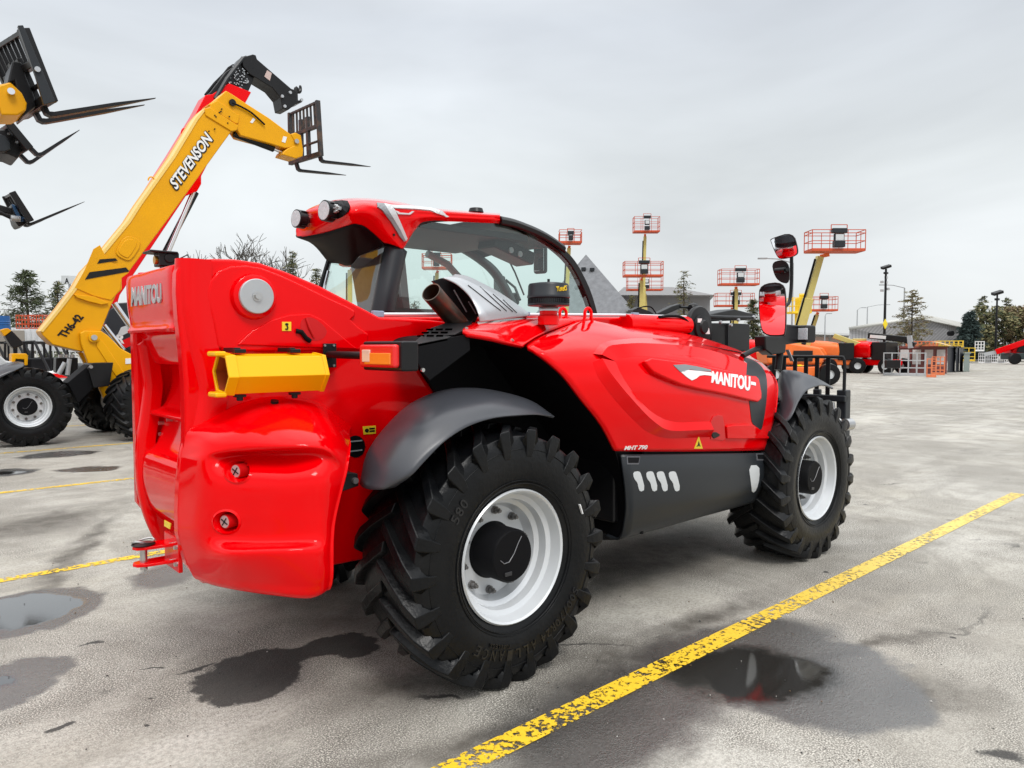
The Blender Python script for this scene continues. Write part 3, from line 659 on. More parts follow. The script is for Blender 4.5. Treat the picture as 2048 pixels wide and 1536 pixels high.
MB().box((lx - .062, (ly0 + (ly1 - ly0) * .55), zm - .012), (.012, abs(ly1 - ly0) * .72, (zt - zb) * .5)).build('indicator_lens', AMB, lb, bevel=.004)
MB().box((lx - .064, ly0 + (ly1 - ly0) * .24, zm), (.012, abs(ly1 - ly0) * .22, (zt - zb) * .55)).build('reverse_lens', CLRL, lb, bevel=.004)
# plate behind the lamp
m_ = MB().prism([A(x, y, LY + .0) for x, y in ((790, 686), (826, 686), (827, 738), (818, 741), (790, 738))], (0, .2, 0)); m_.build('lamp_bracket', BLK, hero, bevel=.006)
# --- tow hitch
X0 = -1.36
m_ = MB(); zc1, zc2 = W(300, 1095, X=X0).z, W(300, 1128, X=X0).z; yc = W(296, 1110, X=X0).y
for z_ in (zc1, zc2):
    vs_ = [(X0 + .12, yc - .07, z_), (X0 + .12, yc + .05, z_), (X0 - .02, yc + .05, z_), (X0 - .06, yc + .03, z_), (X0 - .07, yc, z_), (X0 - .06, yc - .03, z_), (X0 - .02, yc - .05, z_)]
    m_.prism([V(q) - V((0, 0, .008)) for q in vs_], (0, 0, .016))
m_.box((X0 + .11, yc - .03, (zc1 + zc2) / 2), (.02, .22, .17))
ht = m_.build('tow_hitch', RED, hero, bevel=.004)
MB().cyl((X0 - .02, yc, zc1 + .02), (X0 - .02, yc, zc2 - .03), .017, n=20).build('hitch_pin', STEEL, ht)
MB().lathe([(0, .02), (.05, .018), (.055, .014), (.05, .01), (0, .01)], c=(X0 - .02, yc, zc1), axis='Z', n=28).build('hitch_washer', BLK, ht)
MB().tube([V((X0 - .02, yc, zc1 + .028)) + V((.05 * cos(a) - .0, .03 * sin(a), .006 * sin(2 * a))) for a in [i * 2 * pi / 20 for i in range(21)]], .005, 8).build('pin_handle', STEEL, ht)
MB().tube([V((X0 - .02, yc, zc2 - .022)) + V((.0, .022 * cos(a) - .02, .012 * sin(a))) for a in [i * 2 * pi / 16 for i in range(17)]], .0025, 6).build('pin_clip', STEEL, ht)
m_ = MB()
for dy in (-.12, -.05):
    for z_ in (zc1 + .0, zc2 + .0): m_.cyl((X0 + .1, yc + dy - .0, z_), (X0 + .085, yc + dy, z_), .012, n=6)
m_.build('bolt', STEEL, ht)
# --- rear camera on the mast top
q = W(333, 520, X=-1.15)
m_ = MB().box(q + V((0, 0, .0)), (.10, .10, .075)); m_.box(q + V((-.03, 0, .035)), (.14, .14, .012)); m_.bar(q + V((0, 0, 0)), q + V((.0, .07, -.12)), .03); m_.bar(q, q + V((0, -.02, -.1)), .06); m_.cyl(q + V((0, -.05, .005)), q + V((0, -.06, .005)), .026)
cm = m_.build('rear_camera', BLK, hero, bevel=.006)
MB().cyl(q + V((-.05, .0, -.005)), q + V((-.062, 0, -.005)), .022).build('camera_lens', mat('brass', (.5, .3, .03), .3, metal=.6), cm)
MB().tube([q + V((.04, -.05, .0)), q + V((.09, -.06, .03)), q + V((.10, -.05, -.02)), q + V((.06, -.03, -.05))], .004, 6).build('cable', BLKM, cm)

# --- boom
yb0, yb1 = -.36, -.0
b0 = A(600, 640, yb0); 
zt0, zt1 = 1.90, A(1385, 636, yb0).z
m_ = MB().prism([(-1.1, yb0, 1.62), (-1.1, yb0, 1.99), (-.85, yb0, 2.02), (A(745, 633, yb0).x, yb0, A(745, 633, yb0).z), (A(1240, 634, yb0).x, yb0, A(1240, 634, yb0).z), (A(1385, 640, yb0).x, yb0, A(1385, 640, yb0).z), (A(1385, 640, yb0).x, yb0, 1.55), (0, yb0, 1.50)], (0, .34, 0))
bo = m_.build('boom', RED, hero, bevel=.02, seg=3)
a_, b_ = A(1250, 640, -.40), A(1372, 640, -.40)
MB().cyl(a_ + V((0, 0, -.03)), b_ + V((0, 0, -.045)), .075, .075, n=32).lathe([(0, 0)], c=a_).build('boom_cylinder', RED, bo)
MB().tube([A(747, 629, -.40), A(1000, 629, -.40), A(1240, 630, -.40), A(1385, 634, -.40)], .011, 10).build('steel_line', mat('zinc_line', (.75, .76, .8), .3, metal=.5), bo)
m_ = MB()
for px, py in ((755, 628), (1050, 629), (1270, 630)): MB().box(A(px, py, -.41), (.07, .03, .035)).build('line_clamp', mat('blue_grey_clip', (.25, .32, .42), .4), bo, bevel=.005)

# --- hood
HR = [
 [(1230, 902, -1.10), (1300, 903, -1.11), (1380, 903, -1.11), (1460, 902, -1.10), (1512, 901, -1.08), (1541, 899, -1.04)],
 [(1202, 850, -1.12), (1282, 850, -1.15), (1372, 850, -1.15), (1455, 850, -1.14), (1515, 850, -1.11), (1547, 848, -1.05)],
 [(1163, 800, -1.12), (1255, 797, -1.16), (1352, 797, -1.17), (1448, 800, -1.16), (1518, 805, -1.11), (1553, 800, -1.03)],
 [(1126, 751, -1.10), (1218, 746, -1.14), (1325, 746, -1.15), (1430, 755, -1.13), (1512, 768, -1.07), (1554, 768, -.98)],
 [(1085, 713, -1.05), (1190, 706, -1.09), (1302, 708, -1.10), (1412, 720, -1.07), (1500, 741, -.99), (1544, 746, -.90)],
 [(1066, 699, -.99), (1172, 686, -1.02), (1288, 692, -1.03), (1402, 704, -.99), (1490, 725, -.90), (1534, 735, -.82)],
 [(1054, 690, -.90), (1160, 668, -.91), (1278, 677, -.92), (1392, 690, -.89), (1478, 712, -.80), (1522, 724, -.74)],
 [(1080, 672, -.75), (1165, 653, -.75), (1270, 664, -.76), (1382, 677, -.74), (1468, 702, -.68), (1508, 717, -.64)],
 [(1120, 655, -.58), (1175, 641, -.58), (1265, 656, -.58), (1375, 668, -.56), (1455, 692, -.54), (1490, 706, -.54)],
]
HG = tri(HR)
HG.append([V((p.x, p.y + .12, p.z - .02)) for p in HG[-1]]); HG.append([V((p.x, p.y + .04, p.z - .3)) for p in HG[-1]])
vs, fs = surf(HG, 7); hood_hit = hit_mesh(vs, fs, hit_plane(Y=-1.08))
hd = MB().add(vs, fs).build('hood', RED, hero, solid=.02, offset=1)
for mm in hd.modifiers: mm.offset = -1
# front return of the hood (faces forward)
fr = [[r[-1], V((r[-1].x + .03, r[-1].y + .06, r[-1].z)), V((r[-1].x + .04, -.42, r[-1].z))] for r in HG[:9]]
vs2, fs2 = surf(fr, 4); MB().add(vs2, fs2).build('hood_nose', RED, hero)
# rear cap with the intake
CR = tri([
 [(935, 667, -1.0), (985, 676, -1.03), (1020, 686, -1.0), (1048, 693, -.93)],
 [(926, 658, -.95), (980, 664, -.97), (1018, 676, -.96), (1052, 688, -.90)],
 [(940, 650, -.80), (985, 652, -.82), (1030, 662, -.82), (1080, 670, -.76)],
 [(953, 644, -.66), (1000, 643, -.66), (1060, 645, -.66), (1125, 652, -.62)],
 [(975, 640, -.55), (1041, 637, -.55), (1100, 636, -.55), (1178, 637, -.55)]])
CR.append([V((p.x, p.y + .1, p.z - .01)) for p in CR[-1]]); CR.append([V((p.x, p.y + .05, p.z - .3)) for p in CR[-1]])
vs2, fs2 = surf(CR, 6); cap_hit = hit_mesh(vs2, fs2, hit_plane(Y=-.7))
MB().add(vs2, fs2).build('rear_cowl', RED, hero, solid=.02, offset=-1)
# arch edge and black liner
arch = smoothp([(820, 690), (872, 674), (935, 668), (985, 677), (1020, 687), (1048, 694), (1085, 714), (1126, 752), (1163, 801), (1202, 851), (1230, 903), (1243, 960), (1250, 1020), (1240, 1078)], 4)
aY = catmull([V((y, 0, 0)) for y in (-.75, -.9, -.985, -1.01, -.98, -.92, -1.03, -1.08, -1.10, -1.10, -1.09, -1.09, -1.09, -1.05)], 4)
ap = [A(px, py, y.x) for (px, py), y in zip(arch, aY)]
rows = [ap, [p + V((.02, .01, -.005)) for p in ap], [V((p.x + .05, min(-.42, p.y + .2), p.z)) for p in ap], [V((p.x + .06, -.36, p.z)) for p in ap]]
vs3 = [q for r in rows for q in r]; n_ = len(ap); fs3 = [(j * n_ + i, j * n_ + i + 1, (j + 1) * n_ + i + 1, (j + 1) * n_ + i) for j in range(3) for i in range(n_ - 1)]
MB().add(vs3, fs3).build('wheel_arch_liner', BLKM, hero)
# inner wall of the arch, set just outside the side plate
iw = [(822, 692), (960, 669), (1048, 694), (1126, 752), (1202, 851), (1240, 903), (1250, 1020), (1240, 1080), (900, 1080), (900, 800), (872, 787), (846, 747)]
m_ = patch(iw, hit_plane(Y=-.50), 0, -.02); m_.build('inner_arch_panel', BLKM, hero)
# slotted black guard
gp = [(823, 688), (872, 652), (905, 640), (948, 640), (938, 656), (890, 676), (826, 690)]
G0 = [A(820, 691, -.98), A(862, 656, -.72), A(905, 641, -.6), A(945, 641, -.62), A(938, 655, -.86), A(895, 676, -.98)]
m_ = MB().prism(G0, (0, 0, -.012)); gd = m_.build('exhaust_guard', BLK, hero)
m_ = patch([(820, 692), (895, 677), (938, 668), (940, 700), (860, 760), (846, 745)], hit_plane(Y=-.98), 0, -.01); 
m_.build('guard_side', BLKM, gd)
gh = hit_mesh(G0, [(0, 1, 2, 3, 4, 5)], hit_plane(Y=-.8))
m_ = MB()
for r_ in range(3):
    for c_ in range(3):
        cx_, cy_ = 858 + c_ * 19 - r_ * 9 + 2, 659 + r_ * 6.5
        patch([(cx_ - 7, cy_ - 1.5), (cx_ + 7, cy_ - 1.5), (cx_ + 6, cy_ + 1.5), (cx_ - 8, cy_ + 1.5)], gh, .002, -.002, mb=m_)
m_.build('guard_slot', mat('void', (.0, .0, .0), .9, spec=0), gd, smooth=False)
q = A(844, 740, -.985); MB().cyl(q, q + V((0, -.012, 0)), .010, n=8).build('bolt', STEEL, gd)
m_ = MB()
for px, py in ((933, 658), (1024, 681)): q, nn = cap_hit(px, py); m_.cyl(q, q + nn * .008, .009, n=10)
m_.build('bolt', STEEL, hero)
# exhaust stack
ea, eb = A(862, 584, -.68), A(916, 646, -.60); ax = (eb - ea).normalized()
m_ = MB(); Rm = ax.to_track_quat('Z', 'Y').to_matrix(); L_ = (eb - ea).length + .1
pr = [(.041, 0), (.046, 0), (.046, L_ * .5), (.044, L_), ]
vs_ = []; prof_ = [(.050, .3), (.050, 0), (.0555, 0), (.0555, L_ * .5), (.052, L_)]
for k in range(32):
    for r_, h_ in prof_: vs_.append(ea + Rm @ V((r_ * cos(2 * pi * k / 32), r_ * sin(2 * pi * k / 32), h_)))
m_.add(vs_, [(k * 5 + j, ((k + 1) % 32) * 5 + j, ((k + 1) % 32) * 5 + j + 1, k * 5 + j + 1) for k in range(32) for j in range(4)])
m_.build('exhaust_pipe', RUST, hero)
# heat shield: folded grey sheet with slots
S1 = -.60; S2 = -.42
shp = [(868, 560), (880, 555), (940, 575), (975, 598), (1010, 618), (1046, 637), (950, 645), (958, 627), (944, 606), (920, 580)]
top = [(898, 554, S1), (922, 558, S1), (950, 571, S1), (984, 589, S1), (1020, 613, S1), (1047, 633, S1)]
low = [(886, 556, S1 - .02), (912, 568, S1 - .04), (936, 589, S1 - .07), (949, 609, S1 - .10), (957, 628, S1 - .14), (960, 645, S1 - .14)]
bk = [(p[0] + 12, p[1] - 5, S2) for p in top]
g_ = tri([low, top, [(p[0] + 6, p[1] - 1, (S1 + S2) / 2) for p in top], bk])
vs2, fs2 = surf(g_, 5); sh_hit = hit_mesh(vs2, fs2, hit_plane(Y=S1))
hs = MB().add(vs2, fs2).build('heat_shield', SILV, hero, solid=.006)
m_ = patch([(866, 562), (886, 556), (920, 572), (944, 600), (960, 625), (950, 645), (915, 640), (900, 600), (880, 575)], hit_plane(Y=-.56), 0, -.02); m_.build('shield_inner', BLK, hs)
m_ = MB()
for a, b in (((908, 580), (933, 624)), ((937, 603), (952, 628))): m_.bar(A(*a, -.585), A(*b, -.585), .005)
m_.build('shield_edge', SILV, hs)
m_ = MB()
for a, b in (((935, 571), (1000, 622)), ((959, 574), (1012, 623)), ((985, 589), (1024, 624)), ((1005, 600), (1032, 626))):
    n_ = 5; d_ = 1.1
    for i in range(n_):
        p = (a[0] + (b[0] - a[0]) * i / n_, a[1] + (b[1] - a[1]) * i / n_); q = (a[0] + (b[0] - a[0]) * (i + 1) / n_, a[1] + (b[1] - a[1]) * (i + 1) / n_)
        ha, hb_ = sh_hit(*p), sh_hit(*q)
        m_.bar(ha[0] + ha[1] * .004, hb_[0] + hb_[1] * .004, .008, .003)
m_.build('shield_slot', BLKM, hs, smooth=False)
# air pre-cleaner
pc = A(1097, 618, -.72); z0 = A(1097, 640, -.72).z - .03
sc_ = (A(1137, 600, -.72) - A(1057, 600, -.72)).length / 2 * cos(radians(40)) * .98
sc_ = .130
def zz(py): return A(1097, py, -.72).z
C0 = (pc.x, pc.y, 0)
st = MB().lathe([(.065, z0), (.065, zz(632)), (.055, zz(630)), (.055, zz(622))], c=C0, axis='Z', n=36).build('intake_neck', RED, hero)
MB().lathe([(.06, zz(622)), (.06, zz(615)), (.058, zz(614))], c=C0, axis='Z', n=36).build('neck_band', STEEL, st)
MB().lathe([(0.05, zz(612)), (sc_ * .96, zz(612)), (sc_ * .98, zz(610)), (sc_ * .98, zz(608)), (sc_ * .93, zz(607)), (sc_ * .93, zz(598)), (sc_, zz(596)), (sc_ * 1.0, zz(592)), (sc_ * .97, zz(590)), (sc_ * .95, zz(572)), (sc_ * .9, zz(568)), (sc_ * .6, zz(566)), (0, zz(565.5))], c=C0, axis='Z', n=48).build('pre_cleaner', DGREY, hero)
m_ = MB()
for k in range(60):
    a = 2 * pi * k / 60; m_.box(V((pc.x + sc_ * .94 * cos(a), pc.y + sc_ * .94 * sin(a), (zz(607) + zz(598)) / 2)), (.008, .004, zz(598) - zz(607)), Matrix.Rotation(a, 3, 'Z'))
m_.cyl((pc.x, pc.y, zz(566)), (pc.x, pc.y, zz(558)), .008); m_.build('cleaner_fins', BLK, hero, smooth=False)
def cylhit(px, py):
    p = W(px, py, Y=pc.y - sc_ * .6); d = V((p.x - pc.x, p.y - pc.y, 0)).normalized(); v = ray(px, py)
    # exact hit on the vertical cylinder
    o = CAM - V((pc.x, pc.y, 0)); a = v.x ** 2 + v.y ** 2; b = 2 * (o.x * v.x + o.y * v.y); c = o.x ** 2 + o.y ** 2 - (sc_ * .965) ** 2
    D = max(0, b * b - 4 * a * c); t = (-b - sqrt(D)) / (2 * a); h = CAM + v * t; nn = V((h.x - pc.x, h.y - pc.y, 0)).normalized(); return h, nn
m_ = textmb('TURBO', ((1113, 575), (1132, 573), (1133, 581), (1114, 583)), cylhit, .004, -.002); patch([(1112, 573), (1133, 571), (1133, 572.5), (1112, 574.5)], cylhit, .004, 0, mb=m_); m_.build('cleaner_lettering', YST, hero, smooth=False)
# lifting eyes
for px, y_ in ((1176, -.62), (1126, -.45)):
    c_ = A(px, 628, y_); pts = [c_ + V((.032 * cos(a), 0, .038 * sin(a))) for a in [radians(-20) + radians(220) * i / 14 for i in range(15)]]
    pts = [pts[0] + V((.012, 0, -.04))] + pts + [pts[-1] + V((-.012, 0, -.04))]
    MB().tube(pts, .011, 10).build('lifting_eye', RED, hero)

# hood details, all laid on the hood's own skin
def hp(poly, name, m, off=.004, back=-.004, maxlen=14, parent=hd, bev=0, rounds=0, seg=2):
    if rounds: poly = rnd(poly, rounds)
    return patch(poly, hood_hit, off, back, maxlen).build(name, m, parent, bevel=bev, seg=seg, ang=30)
z4 = lambda L: [(1100 + x / 3.073, 600 + y / 3.073) for x, y in L]
hp(z4([(1182, 352), (1225, 360), (1275, 385), (1312, 425), (1330, 470), (1334, 560), (1322, 680), (1300, 800), (1285, 795), (1240, 762), (1232, 700), (1222, 620), (1205, 470)]), 'side_grille', DGREY, .003, -.01, rounds=1)
# broad chamfered belt
def ridge(paths, offs, name):
    k = min(len(q) for q in paths); rows = []
    for q, o_ in zip(paths, offs):
        pts = smoothp(z4(q), 4); rows.append([hoff(o_)(*a_)[0] for a_ in pts])
    n_ = len(rows[0]); vs_ = []; fs_ = []
    for j in range(len(rows) - 1):          # doubled rows keep the crest crisp
        b_ = len(vs_); vs_ += rows[j] + rows[j + 1]; fs_ += [(b_ + i, b_ + i + 1, b_ + n_ + i + 1, b_ + n_ + i) for i in range(n_ - 1)]
    MB().add(vs_, fs_).build(name, RED, hd, ang=60)
def hoff(o):
    def f(px, py): p, n = hood_hit(px, py); return p + n * o, n
    return f
OUT = [(262, 385), (300, 480), (400, 615), (510, 735), (595, 808), (690, 845), (780, 850), (880, 846), (985, 842)]
LFT = [(300, 372), (350, 452), (450, 572), (560, 690), (638, 757), (700, 790), (780, 796), (880, 792), (985, 790)]
RGT = [(402, 378), (445, 472), (520, 580), (605, 672), (680, 722), (735, 742), (800, 752), (890, 748), (985, 745)]
ridge([OUT, LFT, RGT], [.0005, .030, .001], 'hood_moulding')
ridge([[(262, 330), (330, 262), (460, 240), (600, 235), (850, 250), (1050, 298), (1165, 350)], [(300, 350), (345, 305), (460, 292), (600, 290), (850, 305), (1050, 350), (1195, 405)], [(402, 378), (430, 362), (500, 350), (600, 348), (850, 378), (1050, 420), (1205, 462)]], [.0005, .028, .001], 'hood_moulding')
nac = z4([(556, 385), (600, 370), (680, 378), (850, 402), (1050, 440), (1210, 476), (1246, 482), (1262, 500), (1276, 580), (1274, 612), (1255, 628), (1225, 622), (1050, 580), (900, 552), (790, 525), (700, 490), (610, 448)])
hp(nac, 'badge_nacelle', RED, .034, -.01, 14, bev=.012, seg=4)
def nh(px, py): 
    p, n = hood_hit(px, py); return p + n * .034, n
hh = hood_hit
def hoff(o): 
    def f(px, py): p, n = hood_hit(px, py); return p + n * o, n
    return f
def onn(poly, name, m, maxlen=12): return patch(poly, hoff(.034), .004, -.003, maxlen).build(name, m, hd, smooth=False)
onn(z4([(728, 412), (800, 408), (870, 420), (960, 440), (962, 452), (880, 445), (830, 438), (800, 452), (770, 450)]), 'badge_shade', MGREY)
onn(z4([(776, 452), (820, 440), (880, 446), (962, 456), (968, 476), (920, 470), (890, 474), (868, 490), (842, 500), (812, 482)]), 'badge_swoosh', WHT)
m_ = textmb('MANITOU', tuple(z4([(968, 448), (1204, 484), (1200, 568), (962, 516)])), hoff(.034), .004, -.003, bold=.035); m_.build('badge', WHT, hd, smooth=False)
onn(z4([(1208, 512), (1236, 518), (1236, 536), (1208, 530)]), 'badge_dash', WHT)
m_ = textmb('MHT 790', ((1249, 892), (1295, 890), (1294, 898.5), (1248, 900)), hood_hit, .003, -.002, bold=.02, shear=.25); m_.build('model_lettering', WHT, hd, smooth=False)
hp([(1397, 872), (1405, 897), (1388, 897)], 'warning_sticker', YST, .003, -.003)
hp([(1396.5, 882), (1400, 893), (1397, 891), (1392, 893), (1395, 889)], 'sticker_print', BLK, .005, 0)
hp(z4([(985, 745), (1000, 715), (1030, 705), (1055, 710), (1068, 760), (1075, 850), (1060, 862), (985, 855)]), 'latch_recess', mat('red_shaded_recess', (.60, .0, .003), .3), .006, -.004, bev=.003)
hp(z4([(988, 812), (1015, 810), (1040, 826), (1028, 836), (1000, 850), (988, 835)]), 'latch', BLK, .012, 0, bev=.003)
hp(z4([(1075, 775), (1120, 765), (1240, 765), (1290, 800), (1335, 838), (1335, 850), (1080, 850)]), 'hood_moulding', RED, .016, -.004, bev=.006, seg=3)
pth = [hoff(.004)(*q)[0] for q in smoothp([(1366, 689), (1410, 692), (1450, 700), (1482, 706)], 3)]
MB().tube(pth, .0035, 6).build('hood_seam', BLKM, hd)

# --- dark skirt panel under the hood
SK = tri([
 [(1243, 909, -1.10), (1330, 908, -1.11), (1420, 907, -1.11), (1500, 906, -1.09), (1540, 905, -1.06)],
 [(1247, 940, -1.12), (1330, 940, -1.13), (1420, 940, -1.13), (1500, 938, -1.11), (1538, 935, -1.08)],
 [(1252, 985, -1.12), (1330, 985, -1.13), (1420, 982, -1.13), (1490, 975, -1.11), (1530, 965, -1.08)],
 [(1252, 1030, -1.10), (1330, 1020, -1.11), (1415, 1008, -1.11), (1475, 998, -1.09), (1520, 985, -1.06)],
 [(1240, 1078, -1.04), (1330, 1054, -1.05), (1410, 1032, -1.05), (1465, 1017, -1.04), (1507, 1005, -1.02)]])
SK.append([V((p.x, p.y + .12, p.z - .01)) for p in SK[-1]])
vs2, fs2 = surf(SK, 5); sk_hit = hit_mesh(vs2, fs2, hit_plane(Y=-1.1))
sk = MB().add(vs2, fs2).build('skirt_panel', DGREY, hero, solid=.015, offset=-1)
fr = [[r[-1], V((r[-1].x + .01, -.42, r[-1].z))] for r in SK[:5]]; vs2, fs2 = surf(fr, 3); MB().add(vs2, fs2).build('skirt_end', BLKM, sk)
for dx in (0, 26, 47, 71):
    poly = [(1266 + dx, 944), (1278 + dx, 942), (1282 + dx, 948), (1290 + dx, 979), (1280 + dx, 984), (1276 + dx, 974), (1275 + dx, 966), (1267 + dx, 956)]
    patch(rnd(poly, 1), sk_hit, .002, -.002, 12).build('reflector', LGREY, sk, smooth=False)
patch(rnd([(1497, 931), (1518, 930), (1519, 955), (1513, 980), (1504, 987), (1502, 968)], 1), sk_hit, .002, -.002, 12).build('reflector', LGREY, sk, smooth=False)
for a in ((1253, 913, 27, 16), (1512, 907, 18, 14)):
    x, y, w2, h2 = a
    f_ = patch([(x, y), (x + w2, y), (x + w2 - 3, y + h2), (x + 1, y + h2)], sk_hit, .003, -.002).build('recess_handle', mat('handle_edge', (.09, .09, .1), .4), sk, bevel=.001)
    patch([(x + 2, y + 2), (x + w2 - 2, y + 2), (x + w2 - 4, y + h2 - 3), (x + 3, y + h2 - 3)], sk_hit, .005, 0).build('handle_well', BLKM, f_, smooth=False)
# perforated bulkhead ahead of the rear wheel
XB = W(1215, 980, Y=-.9).x
bk = MB().box((XB + .15, -.76, .92), (.02, .60, .80)).build('bulkhead', BLKM, hero)
m_ = MB()
hb_ = hit_plane(X=XB + .138)
for py0 in (932, 964, 990):
    for k in range(14):
        q = hb_(1170 + k * 5.2, py0 + k * .6)[0]; m_.box(q, (.004, .006, .006))
for px, py in ((1204, 921), (1217, 1021), (1201, 904)): q = hb_(px, py)[0]; m_.cyl(q, q + V((-.01, 0, 0)), .008, n=8)
m_.build('bulkhead_bolts', SILV, bk, smooth=False)

# --- wheel arches (mudguards)
def fender(rows_, name='mudguard'):
    vs_, fs_ = surf(tri(rows_), 5); return MB().add(vs_, fs_).build(name, GREYP, hero, solid=.012, offset=-1)
fender([
 [(735, 952, -.66), (742, 915, -.66), (770, 868, -.66), (815, 822, -.66), (880, 792, -.66), (950, 786, -.66), (1010, 792, -.66), (1060, 808, -.70), (1100, 828, -.85)],
 [(720, 962, -.78), (733, 908, -.78), (768, 856, -.80), (822, 806, -.82), (890, 779, -.84), (955, 776, -.86), (1015, 786, -.88), (1064, 802, -.92), (1104, 829, -.98)],
 [(722, 972, -.90), (745, 915, -.93), (785, 864, -.96), (840, 818, -.98), (905, 793, -1.0), (965, 788, -1.02), (1022, 796, -1.03), (1068, 808, -1.03), (1107, 831, -1.03)],
 [(736, 978, -1.02), (768, 930, -1.08), (806, 884, -1.11), (858, 842, -1.13), (915, 818, -1.14), (972, 808, -1.14), (1028, 811, -1.12), (1072, 818, -1.09), (1108, 832, -1.05)],
 [(765, 979, -1.10), (805, 950, -1.18), (838, 912, -1.20), (882, 872, -1.21), (930, 845, -1.21), (982, 830, -1.19), (1034, 826, -1.16), (1074, 827, -1.12), (1109, 833, -1.06)],
 [(790, 975, -1.12), (822, 952, -1.20), (852, 920, -1.22), (892, 880, -1.23), (938, 852, -1.22), (986, 836, -1.20), (1036, 830, -1.17), (1075, 830, -1.12), (1109, 834, -1.06)]])
fender([
 [(1553, 830, -.70), (1556, 790, -.70), (1560, 755, -.70), (1580, 742, -.70), (1610, 748, -.70), (1640, 760, -.75), (1664, 773, -.9)],
 [(1550, 845, -.85), (1553, 790, -.85), (1562, 745, -.85), (1585, 741, -.88), (1615, 748, -.92), (1642, 760, -.95), (1665, 774, -1.0)],
 [(1549, 850, -1.0), (1560, 805, -1.0), (1575, 768, -1.02), (1597, 752, -1.04), (1622, 754, -1.05), (1645, 764, -1.05), (1666, 775, -1.05)],
 [(1552, 851, -1.08), (1574, 828, -1.14), (1592, 796, -1.16), (1610, 776, -1.16), (1630, 768, -1.13), (1648, 768, -1.10), (1667, 776, -1.07)],
 [(1556, 852, -1.10), (1580, 836, -1.18), (1597, 803, -1.19), (1614, 781, -1.18), (1632, 772, -1.15), (1649, 770, -1.11), (1667, 777, -1.08)]])

# --- cab
CY0, CY1 = .10, 1.05
z3 = lambda L: [(760 + x / 3.413, 420 + y / 3.413) for x, y in L]
z1 = lambda L: [(220 + x / 2.926, 380 + y / 2.926) for x, y in L]
m_ = MB().box((1.05, .6, 1.2), (1.95, .95, 1.1)); m_.box((1.05, .6, 1.80), (2.0, .97, .1)); cabb = m_.build('cab_body', RED, hero, bevel=.03)
win = z3([(60, 706), (80, 560), (110, 420), (150, 290), (185, 205), (230, 140), (285, 102), (340, 86), (450, 74), (600, 70), (700, 74), (800, 86), (900, 110), (1000, 150), (1080, 190), (1150, 235), (1215, 285), (1270, 335), (1315, 390), (1355, 460), (1392, 540), (1425, 620), (1455, 712)])
outer = z3([(-65, 712), (-40, 540), (0, 330), (40, 215), (140, 245), (175, 180), (230, 115), (285, 78), (340, 62), (450, 48), (600, 42), (700, 44), (810, 58), (900, 78), (1010, 118), (1092, 155), (1168, 200), (1240, 252), (1300, 305), (1350, 370), (1392, 445), (1432, 530), (1462, 615), (1488, 712)])
# arched frame: strip between the two outlines, both sides of the cab
def strip(a, b, y, th, name, m, parent=hero, bev=.01):
    A_, B_ = [W(*p, Y=y) for p in a], [W(*p, Y=y) for p in b]; n = len(A_); e = V((0, th, 0))
    vs = A_ + B_ + [p + e for p in A_] + [p + e for p in B_]; fs = []
    for i in range(n - 1): fs += [(i, i + 1, n + i + 1, n + i), (2 * n + i, 3 * n + i, 3 * n + i + 1, 2 * n + i + 1), (i, 2 * n + i, 2 * n + i + 1, i + 1), (n + i, n + i + 1, 3 * n + i + 1, 3 * n + i)]
    fs += [(0, n, 3 * n, 2 * n), (n - 1, 3 * n - 1, 4 * n - 1, 2 * n - 1)]
    return MB().add(vs, fs).build(name, m, parent, bevel=bev)
wi = smoothp(win[4:], 3); wo = smoothp(outer[-(len(win) - 4):], 3)
strip(wi, wo, CY0 - .01, .06, 'cab_frame', BLK)
CABG = [W(*p, Y=CY0) for p in win]
gl = MB().add(CABG, [tuple(range(len(CABG)))]).build('side_window', GLASS, hero, smooth=False)
# near rear pillar, rounded grey
pl = tri([[(745, 628, .16), (753, 590, .16), (762, 540, .17), (771, 492, .18)],
          [(750, 628, .10), (758, 588, .10), (768, 538, .11), (779, 487, .12)],
          [(770, 628, .06), (777, 588, .06), (788, 540, .07), (798, 494, .08)],
          [(785, 628, .10), (790, 590, .10), (799, 542, .10), (809, 503, .11)]])
vs, fs = surf(pl, 5); MB().add(vs, fs).build('rear_pillar', DGREY, hero, solid=.02, offset=1)
# far frame (same outline moved across) and far glass
DY = CY1 - CY0
FA = [W(*p, Y=CY0) + V((0, DY, 0)) for p in wi]; FB = [W(*p, Y=CY0) + V((0, DY, 0)) for p in wo]
n = len(FA); fs = [(i, i + 1, n + i + 1, n + i) for i in range(n - 1)]
MB().add(FA + FB, fs).build('cab_frame', INTR, hero, solid=.06)
G2 = [p + V((0, DY, 0)) for p in CABG]; MB().add(G2, [tuple(range(len(G2)))]).build('side_window', GLASS, hero, smooth=False)
xr = CABG[0].x; zb_ = CABG[0].z
# far B pillar with light trim and the door frame inside
m_ = MB().bar((xr + .75, CY1 - .03, zb_), (xr + .68, CY1 - .03, 2.52), .07, .05, up=(0, 1, 0)); m_.build('door_pillar', mat('light_cab_trim', (.30, .32, .32), .5), hero, bevel=.01)
m_ = MB().tube([V((xr + .95, CY1 - .04, 2.45)), V((xr + 1.15, CY1 - .04, 2.38)), V((xr + 1.35, CY1 - .04, 2.22)), V((xr + 1.5, CY1 - .04, zb_))], .03, 10); m_.build('door_frame', mat('light_cab_trim', (.3, .3, .3)), hero)
